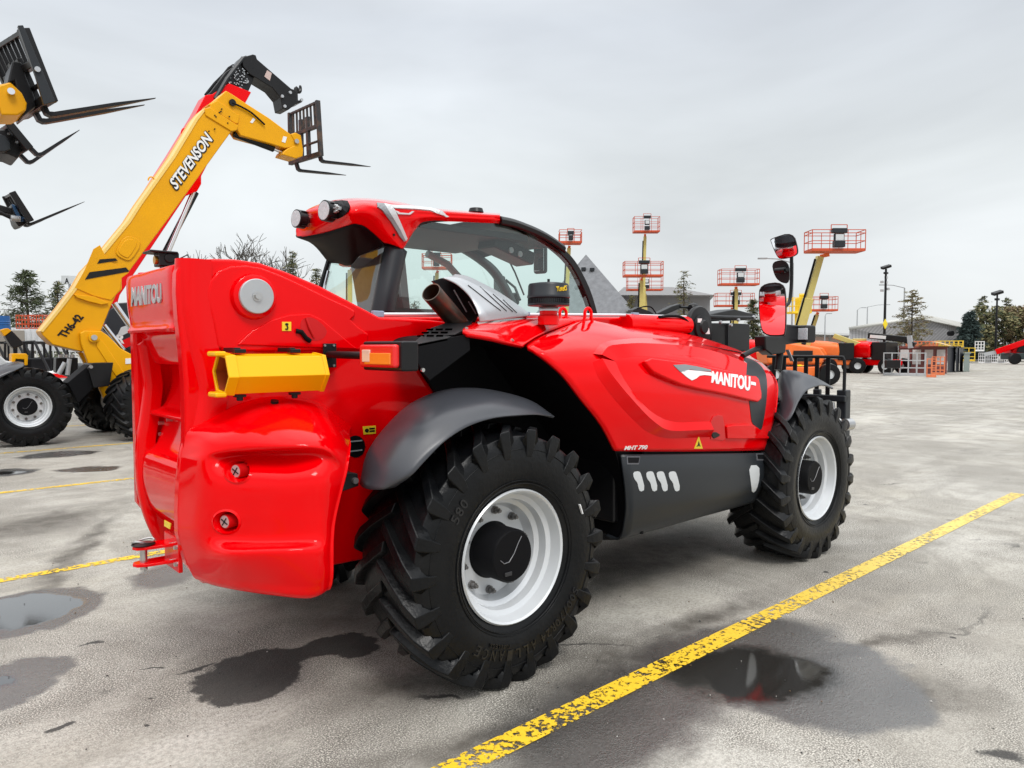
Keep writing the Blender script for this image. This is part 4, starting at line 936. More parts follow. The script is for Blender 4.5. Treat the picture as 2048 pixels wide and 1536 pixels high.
# rear window and far rear pillar
RX0 = A(760, 560, CY0).x
vs, fs = surf(tri([[(634, 610, .97), (690, 615, .55), (752, 640, .12)], [(645, 565, .97), (697, 565, .55), (757, 570, .12)], [(658, 522, .97), (706, 516, .55), (768, 495, .12)]]), 4)
MB().add(vs, fs).build('rear_window', GLASS, hero)
MB().tube([W(634, 612, Y=.98), W(645, 565, Y=.98), W(658, 522, Y=.98)], .022, 8).build('rear_pillar', BLK, hero)
MB().tube([W(645, 590, Y=.9), W(652, 562, Y=.9), W(657, 542, Y=.9)], .011, 8).build('grab_rail', CHROME, hero)
# front screen curving down with the frame
nn = len(wo); k0 = nn // 2
fsn = [W(*p, Y=CY0) + V((.0, .02, -.015)) for p in wo[k0:]]
vs = fsn + [p + V((0, DY - .04, 0)) for p in fsn]; q = len(fsn)
MB().add(vs, [(i, i + 1, q + i + 1, q + i) for i in range(q - 1)]).build('front_screen', GLASSF, hero)
# roof: red shell over the rear two thirds, black towards the front
RF = [
 [(592, 470, .74), (592, 458, .74), (598, 445, .76), (612, 425, .82), (650, 408, .9), (695, 400, .95), (743, 399, 1.0), (800, 406, 1.0), (860, 416, 1.0), (1000, 427, 1.0)],
 [(600, 474, .66), (603, 462, .66), (606, 440, .64), (614, 420, .62), (655, 403, .62), (697, 396.5, .62), (745, 397, .62), (800, 404, .62), (860, 416, .62), (1000, 427, .62)],
 [(650, 465, .36), (645, 452, .34), (645, 434, .32), (650, 415, .30), (675, 404, .28), (705, 398, .28), (748, 399, .28), (800, 406, .28), (860, 417, .28), (1000, 428, .28)],
 [(690, 453, .10), (683, 441, .08), (680, 428, .06), (684, 416, .05), (698, 407, .04), (722, 401, .04), (757, 402, .06), (803, 410, .08), (860, 419, .10), (1000, 430, .10)],
 [(707, 448, .02), (703, 438, -.02), (702, 428, -.05), (708, 419, -.06), (722, 412, -.06), (742, 409, -.05), (770, 411, -.01), (808, 417, .03), (862, 423, .06), (1000, 432, .07)],
 [(718, 449, .0), (722, 440, -.03), (728, 432, -.06), (738, 426, -.07), (750, 422, -.06), (764, 421, -.05), (785, 423, -.01), (815, 427, .03), (863, 429, .06), (1000, 436, .07)],
 [(729, 453, .02), (738, 450, 0), (750, 448, -.02), (762, 447, -.02), (775, 446, -.01), (788, 445, 0), (803, 444, .02), (826, 440, .04), (866, 435, .06), (1000, 440, .07)],
 [(746, 466, .05), (757, 467, .03), (768, 470, .02), (778, 474, .02), (790, 480, .03), (800, 482, .04), (812, 476, .05), (832, 452, .08), (868, 441, .09), (1000, 445, .09)],
 [(768, 486, .08), (775, 487, .06), (783, 489, .05), (792, 492, .05), (800, 495, .05), (806, 497, .06), (813, 488, .07), (835, 455, .1), (870, 443, .1), (1000, 447, .1)]]
R_ = tri(RF)
rows = R_
vs, fs = surf(rows, 6); roof_hit = hit_mesh(vs, fs, hit_plane(Y=.02))
rf = MB().add(vs, fs).build('roof', RED, hero, solid=.02, offset=-1)
# black front of the roof
BF = smoothp(z3([(808, 58), (900, 78), (1010, 118), (1092, 155), (1168, 200), (1240, 252)]), 4)
q_ = [W(*p, Y=CY0) for p in BF]
rows = [[p + V((0, DY + .02, -.02)) for p in q_], [p + V((0, DY - .1, .02)) for p in q_], [p + V((0, .1, .015)) for p in q_], [p + V((0, -.03, .0)) for p in q_], [p + V((.0, -.03, -.05)) for p in q_]]
vs, fs = surf(rows, 3); MB().add(vs, fs).build('roof_front', BLK, hero, solid=.015)
# underside: black headliner and overhang
edge = [r[0] for r in R_]; tgt = [W(*q[:2], Y=q[2]) for q in ((658, 524, .95), (664, 525, .85), (678, 526, .7), (700, 530, .5), (717, 512, .36), (736, 503, .25), (750, 497, .17), (760, 492, .13), (770, 489, .1))]
mid_ = [a_.lerp(b_, .5) for a_, b_ in zip(edge, tgt)]; mid_[0] = W(628, 489, Y=.85); mid_[1] = W(640, 492, Y=.78)
vs, fs = surf([edge, mid_, tgt], 5); MB().add(vs, fs).build('overhang_lining', BLKM, hero, solid=.012)
MB().box((xr + .62, (CY0 + CY1) / 2, 2.50), (1.25, DY - .06, .05)).build('headliner', INTR, hero, bevel=.01)
# sloped black duct under the overhang
# interior: console, mirror, seat, column
m_ = MB().box((xr + 1.18, .3, 2.42), (.42, .2, .10), Matrix.Rotation(.25, 3, 'Y')); m_.build('overhead_console', BLK, hero, bevel=.015)
for i in range(2):
    q = V((xr + 1.12 + i * .09, .19, 2.41 - i * .02)); MB().cyl(q, q + V((0, -.012, 0)), .022).build('gauge', SILV, hero)
q = A(1081, 510, .35); MB().box(q, (.05, .12, .30), Matrix.Rotation(radians(15), 3, 'Z')).build('cab_mirror', BLK, hero, bevel=.025, seg=4)
MB().box(q + V((-.028, -.01, -.03)), (.004, .09, .2), Matrix.Rotation(radians(15), 3, 'Z')).build('cab_mirror_glass', MIRR, hero, bevel=.001)
m_ = MB().box((xr + .45, .6, 1.9), (.5, .5, .12)); m_.box((xr + .22, .6, 2.12), (.12, .46, .55), Matrix.Rotation(-.18, 3, 'Y')); m_.box((xr + .15, .6, 2.4), (.08, .24, .12)); m_.build('seat', SEATM, hero, bevel=.05, seg=4)
m_ = MB().tube([V((xr + 1.15, .6, 1.75)), V((xr + 1.0, .6, 2.02))], .03); st = m_.build('steering_column', BLK, hero)
ax = V((-.5, 0, .87)).normalized(); Rm = ax.to_track_quat('Z', 'Y').to_matrix()
MB().tube([V((xr + 1.0, .6, 2.04)) + Rm @ V((.19 * cos(a), .19 * sin(a), 0)) for a in [2 * pi * i / 28 for i in range(29)]], .013, 8).build('steering_wheel', BLK, st)
# wiper
MB().tube([A(1010, 505, .85), A(1030, 545, .85), A(1048, 590, .85)], .008, 6).build('wiper', BLK, hero)
# roof decals
def rdec(poly, m, off=.004): return patch(poly, roof_hit_o, off + .006, -.003, 8).build('roof_decal', m, rf, smooth=False)
roof_hit_o = roof_hit
rdec(z1([(1558, 80), (1600, 84), (1612, 110), (1650, 165), (1690, 232), (1722, 296), (1716, 302), (1690, 270), (1640, 185), (1590, 120), (1562, 102)]), MGREY)
rdec(z1([(1600, 84), (1640, 92), (1662, 120), (1690, 180), (1716, 240), (1734, 284), (1724, 298), (1692, 232), (1652, 165), (1614, 110)]), LGREY)
rdec(z1([(1640, 92), (1790, 102), (1880, 112), (1945, 130), (1980, 158), (1965, 160), (1930, 142), (1870, 124), (1790, 116), (1655, 108)]), LGREY)
rdec(z1([(1662, 122), (1680, 126), (1690, 134), (1745, 138), (1765, 124), (1775, 126), (1750, 146), (1680, 142)]), LGREY)
# lamps at the back of the roof
for (cx_, cy_, r_, y_) in ((648, 421, .062, .12), (592, 437, .058, .52)):
    c_ = A(cx_, cy_, y_); ax = V((-1, -.12, .02)).normalized()
    lm = MB().cyl(c_, c_ - ax * .055, r_, n=32); lm.cyl(c_ - ax * .055, c_ - ax * .07, r_, r_ * .7, n=32); lm.bar(c_ - ax * .05, c_ - ax * .17, .03)
    for k in range(9): lm.box(c_ - ax * .045 + V((0, 0, (k - 4) * .011)), (.05, r_ * 1.75, .003))
    l_ = lm.build('work_lamp', BLK, hero, ang=30)
    MB().cyl(c_ + ax * .004, c_ + ax * .001, r_ * .88, n=32).build('lens', LENSW, l_)
pk = z1([(1225, 95), (1260, 82), (1380, 68), (1408, 80), (1400, 128), (1360, 158), (1275, 182), (1250, 180)])
patch(rnd([(655, 409), (695, 404), (702, 414), (696, 429), (660, 443), (646, 438)], 1), roof_hit, .016, -.02, 12).build('lamp_recess', BLKM, rf, smooth=False)
m_ = MB(); q = roof_hit(*z1([(1358, 115)])[0])[0]
for k in range(5): m_.cyl(q + V((-.03, .02 * sin(k * 1.3), .02 * cos(k * 1.3))), q + V((-.05, .02 * sin(k * 1.3), .02 * cos(k * 1.3))), .007, n=8)
m_.bar(q + V((-.03, -.03, 0)), q + V((-.03, .08, 0)), .02); m_.build('lamp_fixing', STEEL, rf)
q = roof_hit(*z1([(1660, 262)])[0]); MB().cyl(q[0], q[0] + q[1] * .006, .008, n=10).build('bolt', BLK, rf)
q = A(952, 417, .5); MB().lathe([(.06, q.z - .03), (.05, q.z + .0), (0, q.z + .004)], c=(q.x, q.y, 0), axis='Z', n=24).build('aerial', BLK, hero)

# --- boom head, hose guide and tool carrier in front
YB = -.30
m_ = MB()
m_.box((A(1400, 660, YB).x + .25, YB + .15, 1.62), (.9, .34, .36))
hd2 = m_.build('boom_head', BLK, hero, bevel=.02)
q = A(1400, 654, YB - .14)
MB().lathe([(0, -.05), (.05, -.05), (.06, -.035), (.10, -.03), (.105, -.012), (.165, -.008), (.17, .0), (.175, .012), (.17, .03), (0, .03)], c=q, n=40).build('hose_reel', BLK, hd2)
patch([(1396, 637), (1404, 637), (1403, 645), (1396, 645)], hit_plane(Y=q.y - .035), 0, -.004).build('sticker', WHT, hd2, smooth=False)
patch([(1410, 658), (1418, 656), (1420, 668), (1411, 668)], hit_plane(Y=q.y - .035), 0, -.004).build('sticker', WHT, hd2, smooth=False)
m_ = MB().prism([A(x, y, -.34) for x, y in ((1422, 646), (1456, 646), (1500, 648), (1500, 702), (1456, 704), (1422, 690))], (0, .3, 0)); bx = m_.build('valve_box', BLK, hero, bevel=.012)
m_ = MB().bar(A(1456, 648, -.35), A(1456, 700, -.35), .012); m_.build('box_seam', DGREY, bx)
m_ = MB().prism([A(x, y, -.2) for x, y in ((1405, 632), (1440, 624), (1470, 618), (1500, 626), (1512, 628), (1512, 640), (1440, 642), (1405, 644))], (0, .2, 0)); m_.build('link_arm', BLK, hero, bevel=.012)
m_ = MB().tube([A(1405, 633, -.36), A(1450, 635, -.36), A(1505, 636, -.36)], .018, 10); m_.build('link_arm', BLK, hero)
m_ = MB()
for px, py in ((1439, 644), (1460, 650), (1506, 634), (1475, 640)): q = A(px, py, -.37); m_.cyl(q, q + V((0, -.02, 0)), .014, n=8)
m_.build('bolt', SILV, hero)
# hoses curving over the boom and a loose wiper-like pair of arms on the scuttle
for k, pts in enumerate((((1318, 634), (1340, 632), (1362, 634), (1376, 645), (1380, 660)), ((1322, 639), (1345, 636), (1368, 642), (1378, 655), (1378, 668)))):
    MB().tube(catmull([A(x, y, -.46 + k * .03) for x, y in pts], 4), .011, 8).build('hose', BLKM, hero)
m_ = MB().prism([A(x, y, .0) for x, y in ((1266, 620), (1278, 614), (1300, 622), (1310, 628), (1262, 630))], (0, .06, 0)); m_.prism([A(x, y, .0) for x, y in ((1312, 628), (1345, 612), (1362, 607), (1362, 617), (1340, 626), (1326, 631))], (0, .06, 0)); m_.build('front_arm', BLK, hero, bevel=.008)
m_ = MB().lathe([(0, -.0), (.03, 0), (.045, .02), (.05, .05), (.045, .08), (0, .10)], c=A(1380, 616, -.02), axis='X', n=20); m_.cyl(A(1360, 614, 0), A(1385, 616, 0), .012); m_.build('front_light', BLK, hero)
MB().tube(catmull([A(x, y, -.02) for x, y in ((1275, 617), (1290, 613), (1303, 615), (1312, 627))], 4), .006, 6).build('cable', BLKM, hero)
# front frame, crossbar and pallet backrest
FX = 4.35
rt = [((1595, 684), (1595, 700))]
top_y = lambda px: 713
Yn, Yf = -.95, .55
def FP(px, py): return W(px, py, X=FX)
zt2 = W(1670, 714, X=FX).z; zb2 = W(1670, 790, X=FX).z
yn = W(1689, 740, X=FX).y; yf = W(1535, 716, X=FX).y
m_ = MB().tube(catmull([V((FX, yn, zb2)), V((FX, yn, zt2 - .07)), V((FX, yn + .02, zt2 - .015)), V((FX, yn + .08, zt2)), V((FX, yf, zt2))], 3), .016, 8); br = m_.build('backrest', BLK, hero)
for px in (1548, 1568, 1590, 1612, 1634, 1656):
    y_ = W(px, 740, X=FX).y; MB().box((FX, y_, (zt2 + zb2) / 2), (.014, .04, zt2 - zb2)).build('backrest_bar', BLK, br, bevel=.003)
m_ = MB().box((FX, (yn + yf) / 2, zb2 - .03), (.07, abs(yn - yf) + .05, .06)); m_.box((FX, (yn + yf) / 2, zb2 - .42), (.09, abs(yn - yf), .09)); m_.box((FX + .04, yn + .02, zb2 - .2), (.11, .09, .5)); m_.box((FX, yn + .25, zb2 - .2), (.05, .07, .5)); m_.build('tool_carrier', DGREY, hero, bevel=.012)
q = W(1691, 849, X=FX - .05); m_ = MB().cyl(q + V((-.02, 0, 0)), q + V((.06, -.02, 0)), .055, n=24); m_.cyl(q + V((-.03, 0, 0)), q + V((-.02, 0, 0)), .03); m_.tube([q, q + V((0, .1, .08)), q + V((0, .12, .2))], .014); m_.build('lock_pin', STEEL, hero)
for y_ in (-.45, .35):
    MB().box((FX + .03, y_, .62), (.045, .11, .9)).box((FX + .60, y_, .17), (1.15, .11, .045)).build('fork', BLK, hero, bevel=.01)
# --- mirrors and front work lamp on a black post
YM = -1.02
m_ = MB().tube(catmull([A(x, y, YM + .04) for x, y in ((1583, 505), (1583, 560), (1581, 590), (1578, 605), (1572, 612))], 4), .014, 10); m_.build('mirror_post', BLK, hero)
def mirror(poly, y, name, gl=True, tilt=-.085):
    P_ = [A(x, y_, y) for x, y_ in rnd(poly, 2)]
    # turned towards the driver and the rear: shear the plate out of the side plane
    c_ = sum(P_, V()) / len(P_); v = (CAM - c_); 
    N_ = V((-.965, -.165, tilt)).normalized()
    Q = []
    for x, y_ in rnd(poly, 2):
        d = ray(x, y_); t = (c_ - CAM).dot(N_) / d.dot(N_); Q.append(CAM + d * t)
    back = [q - N_ * .05 + (c_ - q) * .18 for q in Q]; n = len(Q)
    m = MB().add([q + N_ * .004 for q in Q] + [q - N_ * .012 for q in Q] + back, [tuple(range(n)), tuple(range(2 * n, 3 * n))[::-1]] + [(i, (i + 1) % n, n + (i + 1) % n, n + i) for i in range(n)] + [(n + i, n + (i + 1) % n, 2 * n + (i + 1) % n, 2 * n + i) for i in range(n)])
    o = m.build(name, BLK, hero)
    if gl:
        g_ = [q + (c_ - q) * .06 + N_ * .006 for q in Q]; MB().add(g_, [tuple(range(n))]).build('mirror_glass', MIRR, o, smooth=False)
    return o
mirror([(1541, 477), (1586, 463), (1597, 500), (1594, 512), (1562, 520), (1553, 512), (1541, 482)], YM, 'mirror', tilt=-.19)
mirror([(1543, 522), (1578, 520), (1580, 568), (1560, 565), (1548, 550)], YM + .06, 'mirror_housing', False)
mirror([(1520, 568), (1568, 563), (1573, 600), (1572, 668), (1566, 673), (1526, 672), (1519, 640), (1517, 600)], YM - .04, 'mirror')
q = A(1570, 540, YM); MB().cyl(q, q + V((.0, .08, 0)), .022).cyl(q + V((.0, -.02, 0)), q + V((.06, .05, 0)), .014).build('mirror_joint', BLK, hero)
m_ = MB().prism([A(x, y, -.85) for x, y in ((1530, 672), (1574, 672), (1572, 706), (1545, 710), (1532, 700))], (0, .1, 0)); m_.prism([A(x, y, -.85) for x, y in ((1568, 648), (1614, 652), (1614, 684), (1568, 690))], (0, .14, 0)); m_.build('lamp_mount', BLK, hero, bevel=.012)
m_ = MB().tube(catmull([A(x, y, -.8) for x, y in ((1540, 696), (1515, 698), (1500, 704), (1485, 712))], 3), .022); MB().tube([A(1560, 705, -.8), A(1556, 740, -.8)], .03).build('mirror_bracket', BLK, hero); MB().bar(A(1575, 700, -.8), A(1584, 722, -.8), .03, .01).build('bracket_tab', SILV, hero); m_.build('mirror_bracket', BLK, hero)
qx = A(1600, 668, -.86); Rz = Matrix.Rotation(radians(-8), 3, 'Z')
wl = MB().box(qx + V((.05, 0, 0)), (.14, .17, .15), Rz).build('front_work_lamp', BLK, hero, bevel=.02, seg=3)
MB().box(qx + V((-.022, -.035, 0)), (.01, .09, .10), Rz).build('lens', LENSW, wl, bevel=.004)

# mirrors on the cab's far side, seen through the glass
MB().box(A(999, 580, 1.3), (.05, .14, .26)).build('mirror', BLK, hero, bevel=.03, seg=4); MB().box(A(1027, 598, 1.3), (.05, .14, .12)).build('mirror', BLK, hero, bevel=.03, seg=4)
MB().tube([A(1012, 560, 1.3), A(1030, 575, 1.2), A(1040, 600, 1.1)], .012).build('mirror_post', BLK, hero)

# ================================================================== the row of machines behind on the left
zA = lambda L: [(x / 3.4125, 30 + y / 3.4125) for x, y in L]
zB = lambda L: [(280 + x / 4.267, 90 + y / 4.267) for x, y in L]
zC = lambda L: [(x / 2.955, 440 + y / 2.955) for x, y in L]
zD = lambda L: [(x / 5.12, 600 + y / 5.12) for x, y in L]
zE = lambda L: [(x / 6.4, 230 + y / 6.4) for x, y in L]
def plate(poly, y, th, name, m, parent, bev=.012, seg=2):
    return patch(poly, hit_plane(Y=y), 0, -th).build(name, m, parent, bevel=bev, seg=seg)
def lerp(a, b, t): return a + (b - a) * t
def carriage(parent, ntop, nbot, ftop, fbot, yn, yf, nbars, m, forks, post=.10, split=.45, wide=.0, fm=None):
    """pallet carriage: near and far uprights, slats in the upper part, two forks; corners in pixels at their own distances"""
    a, b, c, d = W(*ntop, Y=yn), W(*nbot, Y=yn), W(*ftop, Y=yf), W(*fbot, Y=yf)
    m_ = MB(); e = (c - a).normalized(); up_ = (a - b).normalized(); fwd = e.cross(up_).normalized()
    if fwd.x < 0: fwd = -fwd
    m_.bar(a, b, post, post * .8, up=e); m_.bar(c, d, post, post * .8, up=e); m_.bar(a - up_ * .03, c - up_ * .03, post * .6, .05, up=up_)
    m_.bar(b + up_ * .05, d + up_ * .05, post, .1, up=up_)
    m1, m2 = lerp(a, b, split), lerp(c, d, split); m_.bar(m1, m2, post * .8, .08, up=up_)
    m3, m4 = lerp(a, b, .72), lerp(c, d, .72); m_.cyl(m3, m4, .028, n=12)
    fr_ = m_.build('carriage', m, parent, bevel=.008)
    for i in range(1, nbars + 1):
        t = i / (nbars + 1); MB().bar(lerp(a, c, t), lerp(m1, m2, t), .045, .02, up=e).build('slat', m, fr_)
    for t in (.38, .62):
        MB().bar(lerp(a, c, t) - up_ * .25, lerp(b, d, t), .07, .12, up=e).build('tilt_bracket', m, fr_, bevel=.01)
    for base, bend, tip, y_ in forks:
        p0, p1, p2 = W(*base, Y=y_), W(*bend, Y=y_), W(*tip, Y=y_)
        m_ = MB(); d1 = (p1 - p0); d2 = (p2 - p1).normalized(); cpt = [p0 - d1 * .6, p0 + d1 * .75, p0 + d1 * .93 + d2 * .03, p1 + d2 * .07, lerp(p1, p2, .6)]
        # flat tine that tapers to its tip
        vs = []; wd = .06; ths = [.028, .028, .028, .026, .02, .004]; pts = cpt + [p2]
        nrm0 = V((0, 1, 0))
        for i, p in enumerate(pts):
            t = (pts[min(i + 1, 5)] - pts[max(i - 1, 0)]).normalized(); n_ = nrm0.cross(t).normalized(); w2 = wd if i < 5 else .02
            vs += [p + nrm0 * w2 + n_ * ths[i], p - nrm0 * w2 + n_ * ths[i], p - nrm0 * w2 - n_ * ths[i], p + nrm0 * w2 - n_ * ths[i]]
        fs = [(i * 4 + k, i * 4 + (k + 1) % 4, (i + 1) * 4 + (k + 1) % 4, (i + 1) * 4 + k) for i in range(5) for k in range(4)] + [(3, 2, 1, 0), (20, 21, 22, 23)]
        m_.add(vs, fs); m_.build('fork', fm or BLK, parent, bevel=.004)
    return fr_
# a plainer copy source for wheels seen from a distance
far_wheel = make_wheel(None, n=40, deep=.12)
refresh_children()
def put_wheel(parent, src, loc, rz=0, sc=1, spin=0):
    refresh_children(); c = copy_tree(src); c.parent = parent; c.location = V(loc) - wloc(parent); c.rotation_euler = (0, spin, rz); c.scale = (sc,) * 3; return c

# --- yellow telehandler with its boom raised
yt = empty('telehandler', (3.0, 11.7, 0), 'yellow telehandler with black lettering on its raised boom and empty forks over the red machine', 'telehandler', 'telehandlers parked in a row')
YN = 11.45
boom = [(81, 662), (118, 616), (149, 575), (169, 541), (210, 497), (257, 440), (280, 404), (346, 311), (392, 235), (409, 216), (474, 254), (463, 263), (400, 350), (335, 440), (257, 545), (244, 555), (244, 579), (233, 589), (222, 612), (203, 660), (166, 704), (105, 689), (85, 670)]
b_ = plate(boom, YN, .5, 'boom', YELB, yt, .02)
plate([(81, 662), (118, 616), (149, 575), (169, 541), (210, 497), (257, 440), (280, 404), (346, 311), (392, 235), (409, 216), (412, 219), (396, 240), (350, 316), (284, 409), (261, 445), (214, 502), (173, 546), (153, 580), (122, 620), (86, 664)], YN - .015, .3, 'boom_edge', mat('faded_yellow_paint', (.8, .55, .15), .4), b_, 0)
plate([(169, 541), (187, 498), (200, 490), (215, 520), (258, 545), (243, 556), (240, 580), (222, 600), (188, 592), (150, 575)], YN - .02, .02, 'boom_plate', YELB, b_, .004)
plate(rnd(zC([(690, 170), (735, 95), (800, 100), (840, 140), (780, 235), (745, 240), (685, 205)]), 1), YN - .03, .02, 'boom_plate', YELB, b_, .012)
plate(rnd(zC([(703, 172), (745, 110), (795, 116), (815, 140), (765, 220), (745, 224), (700, 196)]), 1), YN - .045, .02, 'boom_plate', YELB, b_, .01)
plate(zC([(437, 440), (560, 452), (645, 492), (600, 500), (520, 480), (455, 458)]), YN - .06, .1, 'boom_rib', YELB, b_, .01)
plate(zC([(590, 232), (682, 226), (697, 240), (575, 258)]), YN - .03, .01, 'boom_stripe', BLK, b_, 0)
plate(zC([(530, 308), (745, 280), (765, 304), (503, 352)]), YN - .03, .01, 'boom_stripe', BLK, b_, 0)
textmb('TH6-42', tuple(zC([(335, 680), (450, 552), (498, 575), (385, 700)])), hit_plane(Y=YN), .012, -.002, bold=.035).build('boom_lettering', BLK, b_, smooth=False)
# big outlined lettering up the boom: black shadow, black outline, white face
q4 = zB([(240, 1165), (555, 728), (622, 812), (305, 1250)])
qs = tuple((x + 2.2, y + 1.5) for x, y in q4)
textmb('STEVENSON', qs, hit_plane(Y=YN), .012, -.002, bold=.075).build('boom_lettering', BLK, b_, smooth=False)
textmb('STEVENSON', tuple(q4), hit_plane(Y=YN), .018, -.002, bold=.065).build('boom_lettering', BLK, b_, smooth=False)
q5 = [(x * .97 + .03 * sum(p[0] for p in q4) / 4, y * .97 + .03 * sum(p[1] for p in q4) / 4) for x, y in q4]
textmb('STEVENSON', tuple(q5), hit_plane(Y=YN), .026, -.002, bold=.028).build('boom_lettering', WHT, b_, smooth=False)
nose = zB([(585, 505), (660, 455), (735, 388), (790, 420), (880, 480), (1100, 620), (1300, 770), (1372, 812), (1362, 866), (1240, 880), (1100, 838), (860, 772), (828, 725), (700, 640)])
n_ = plate(nose, YN + .04, .42, 'boom_nose', YELB, yt, .02)
plate(zB([(550, 545), (592, 530), (845, 690), (825, 728), (780, 735), (560, 600)]), YN - .03, .56, 'boom_collar', YELB, n_, .015)
plate(zB([(605, 500), (660, 470), (850, 600), (842, 665), (820, 672), (600, 545)]), YN - .0, .5, 'boom_collar', YELB, n_, .015)
m_ = MB(); hb = hit_plane(Y=YN - .045)
for x, y in ((640, 600), (650, 612), (680, 575), (692, 566), (765, 610), (750, 665), (700, 545), (590, 735), (640, 716)):
    q = hb(*zB([(x, y)])[0])[0]; m_.cyl(q, q + V((0, .03, 0)), .014, n=8)
m_.build('bolt', BLK, n_, smooth=False)
q = hit_plane(Y=YN + .03)
MB().tube(catmull([W(*p, Y=YN + .0) for p in zB([(785, 495), (850, 520), (940, 570), (1000, 620), (1065, 680)])], 4), .02, 8).build('hose', BLKM, n_)
p = W(*zB([(785, 495)])[0], Y=YN + .04); MB().cyl(p, p + V((0, -.05, 0)), .07).build('pin', BLK, n_)
plate(zB([(940, 660), (965, 620), (985, 635), (960, 668)]), YN + .03, .01, 'sticker', WHT, n_, 0); plate(zB([(1210, 825), (1225, 778), (1255, 785), (1240, 835)]), YN + .03, .01, 'sticker', WHT, n_, 0)
p = W(*zB([(1330, 825)])[0], Y=YN + .04); MB().cyl(p, p + V((0, -.06, 0)), .05).build('pin', STEEL, n_)
MB().cyl(W(*zB([(800, 755)])[0], Y=YN + .2), W(*zB([(1140, 885)])[0], Y=YN + .2), .075, .075).build('tilt_cylinder', BLK, yt)
MB().cyl(W(*zB([(1140, 885)])[0], Y=YN + .2), W(*zB([(1240, 930)])[0], Y=YN + .2), .035).build('cylinder_rod', CHROME, yt)
plate(zB([(1285, 760), (1330, 745), (1375, 770), (1395, 900), (1390, 950), (1330, 968), (1215, 935), (1230, 905), (1265, 880), (1340, 850)]), YN + .02, .4, 'quick_hitch', YELB, yt, .02)
carriage(yt, (635, 201), (642, 312), (580, 226), (582, 330), 11.15, 12.55, 7, RUSTB, [((640, 312), (643, 323), (741, 333.5), 11.35), ((594, 331), (597, 341), (692, 350.5), 12.3)])
# eye and hydraulic edge line on the boom
p = W(303, 362, Y=YN + .2); MB().tube([p + V((.06 * cos(a), 0, .08 * sin(a))) for a in [pi * i / 8 for i in range(9)]], .014, 6).build('lifting_eye', YELB, yt)
# chassis arm, plates, axle
arm_ = [(160, 666), (170, 661), (203, 662), (216, 671), (242, 697), (268, 711), (330, 725), (330, 780), (273, 800), (234, 802), (211, 803), (199, 777), (176, 726), (162, 686)]
ch = plate(arm_, YN - .12, .12, 'chassis_arm', YELB, yt, .02); plate(arm_, YN + .55, .12, 'chassis_arm', YELB, yt, .02)
plate(zD([(800, 530), (880, 545), (945, 660), (990, 760), (905, 730)]), YN + .3, .1, 'chassis_brace', YELB, yt, .01)
plate(zD([(1000, 375), (1060, 430), (1310, 800), (1300, 860), (1240, 860), (985, 470)]), YN - .14, .05, 'chassis_rib', YELB, ch, .012)
p = W(*zD([(955, 385)])[0], Y=YN - .12); MB().cyl(p, p + V((0, -.05, 0)), .09).build('pin_boss', YELB, ch); MB().cyl(p, p + V((0, -.09, 0)), .05, n=20).build('pin', SILV, ch)
plate(zD([(1285, 600), (1360, 595), (1360, 650), (1285, 655)]), YN - .13, .01, 'sticker', WHT, ch, 0)
plate(zD([(950, 645), (1162, 640), (1122, 880), (960, 900), (920, 760), (900, 700)]), 11.0, .6, 'guard_plate', BLK, yt, .01)
plate(zD([(690, 850), (920, 660), (950, 700), (960, 900), (900, 960), (800, 1060), (740, 940)]), 11.1, .5, 'mud_flap', BLKM, yt, .01)
p = W(*zD([(930, 685)])[0], Y=10.98); MB().cyl(p, p + V((0, -.03, 0)), .03).build('bolt', STEEL, yt)
wa, wb = W(288, 884, Z=0), W(225, 868, Z=0)
xw = 1.65
put_wheel(yt, far_wheel, (1.55, 10.75, .655), radians(22)); put_wheel(yt, far_wheel, (1.45, 12.75, .655), radians(200), spin=.1)
put_wheel(yt, far_wheel, (5.0, 10.75, .655)); put_wheel(yt, far_wheel, (5.0, 12.75, .655), pi)
MB().box((3.4, 11.75, .8), (4.2, .9, .45)).box((1.5, 11.75, .65), (.25, 1.6, .22)).box((5, 11.75, .65), (.25, 1.6, .22)).build('chassis', BLK, yt, bevel=.03)
MB().box((3.6, 12.5, 1.5), (1.5, .9, 1.7)).build('cab', BLK, yt, bevel=.1)
MB().box((3.4, 10.95, 1.2), (1.9, .7, .7)).build('engine_cover', YELB, yt, bevel=.1)

# --- red telehandler with black inner boom, behind the yellow one
rt = empty('telehandler', (4.5, 16, 0), 'red telehandler raised behind the yellow boom, black inner boom with a bare coupler', 'telehandler', 'telehandlers parked in a row')
YR = 14.6
rb = plate([(225, 640), (240, 590), (372, 392), (395, 382), (403, 368), (403, 352), (416, 327), (491, 206), (503, 184), (458, 166), (425, 188), (411, 190), (392, 226), (345, 303), (200, 530), (150, 620)], YR, .5, 'boom', RED, rt, .02)
m_ = MB()
for x, y in ((385, 735), (432, 712)):
    p = W(*zB([(x, y + 18)])[0], Y=YR + .1); m_.tube([p + V((.08 * cos(a), 0, .11 * sin(a))) for a in [pi * i / 8 + .6 for i in range(9)]], .02, 6)
m_.build('lifting_eye', RED, rt)
ib = plate(zB([(545, 520), (545, 450), (600, 400), (730, 230), (800, 180), (872, 100), (905, 88), (990, 110), (985, 240), (960, 320), (925, 400), (760, 330), (640, 470)]), YR + .05, .4, 'inner_boom', BLK, rt, .02)
plate(zB([(868, 105), (965, 78), (990, 85), (1000, 120), (1110, 215), (1290, 370), (1330, 385), (1340, 470), (1385, 470), (1390, 485), (1330, 505), (1265, 555), (1218, 545), (1200, 450), (1130, 365), (1000, 285), (940, 250), (880, 180)]), YR - .02, .5, 'boom_nose', BLK, rt, .02)
m_ = MB(); random.seed(3)
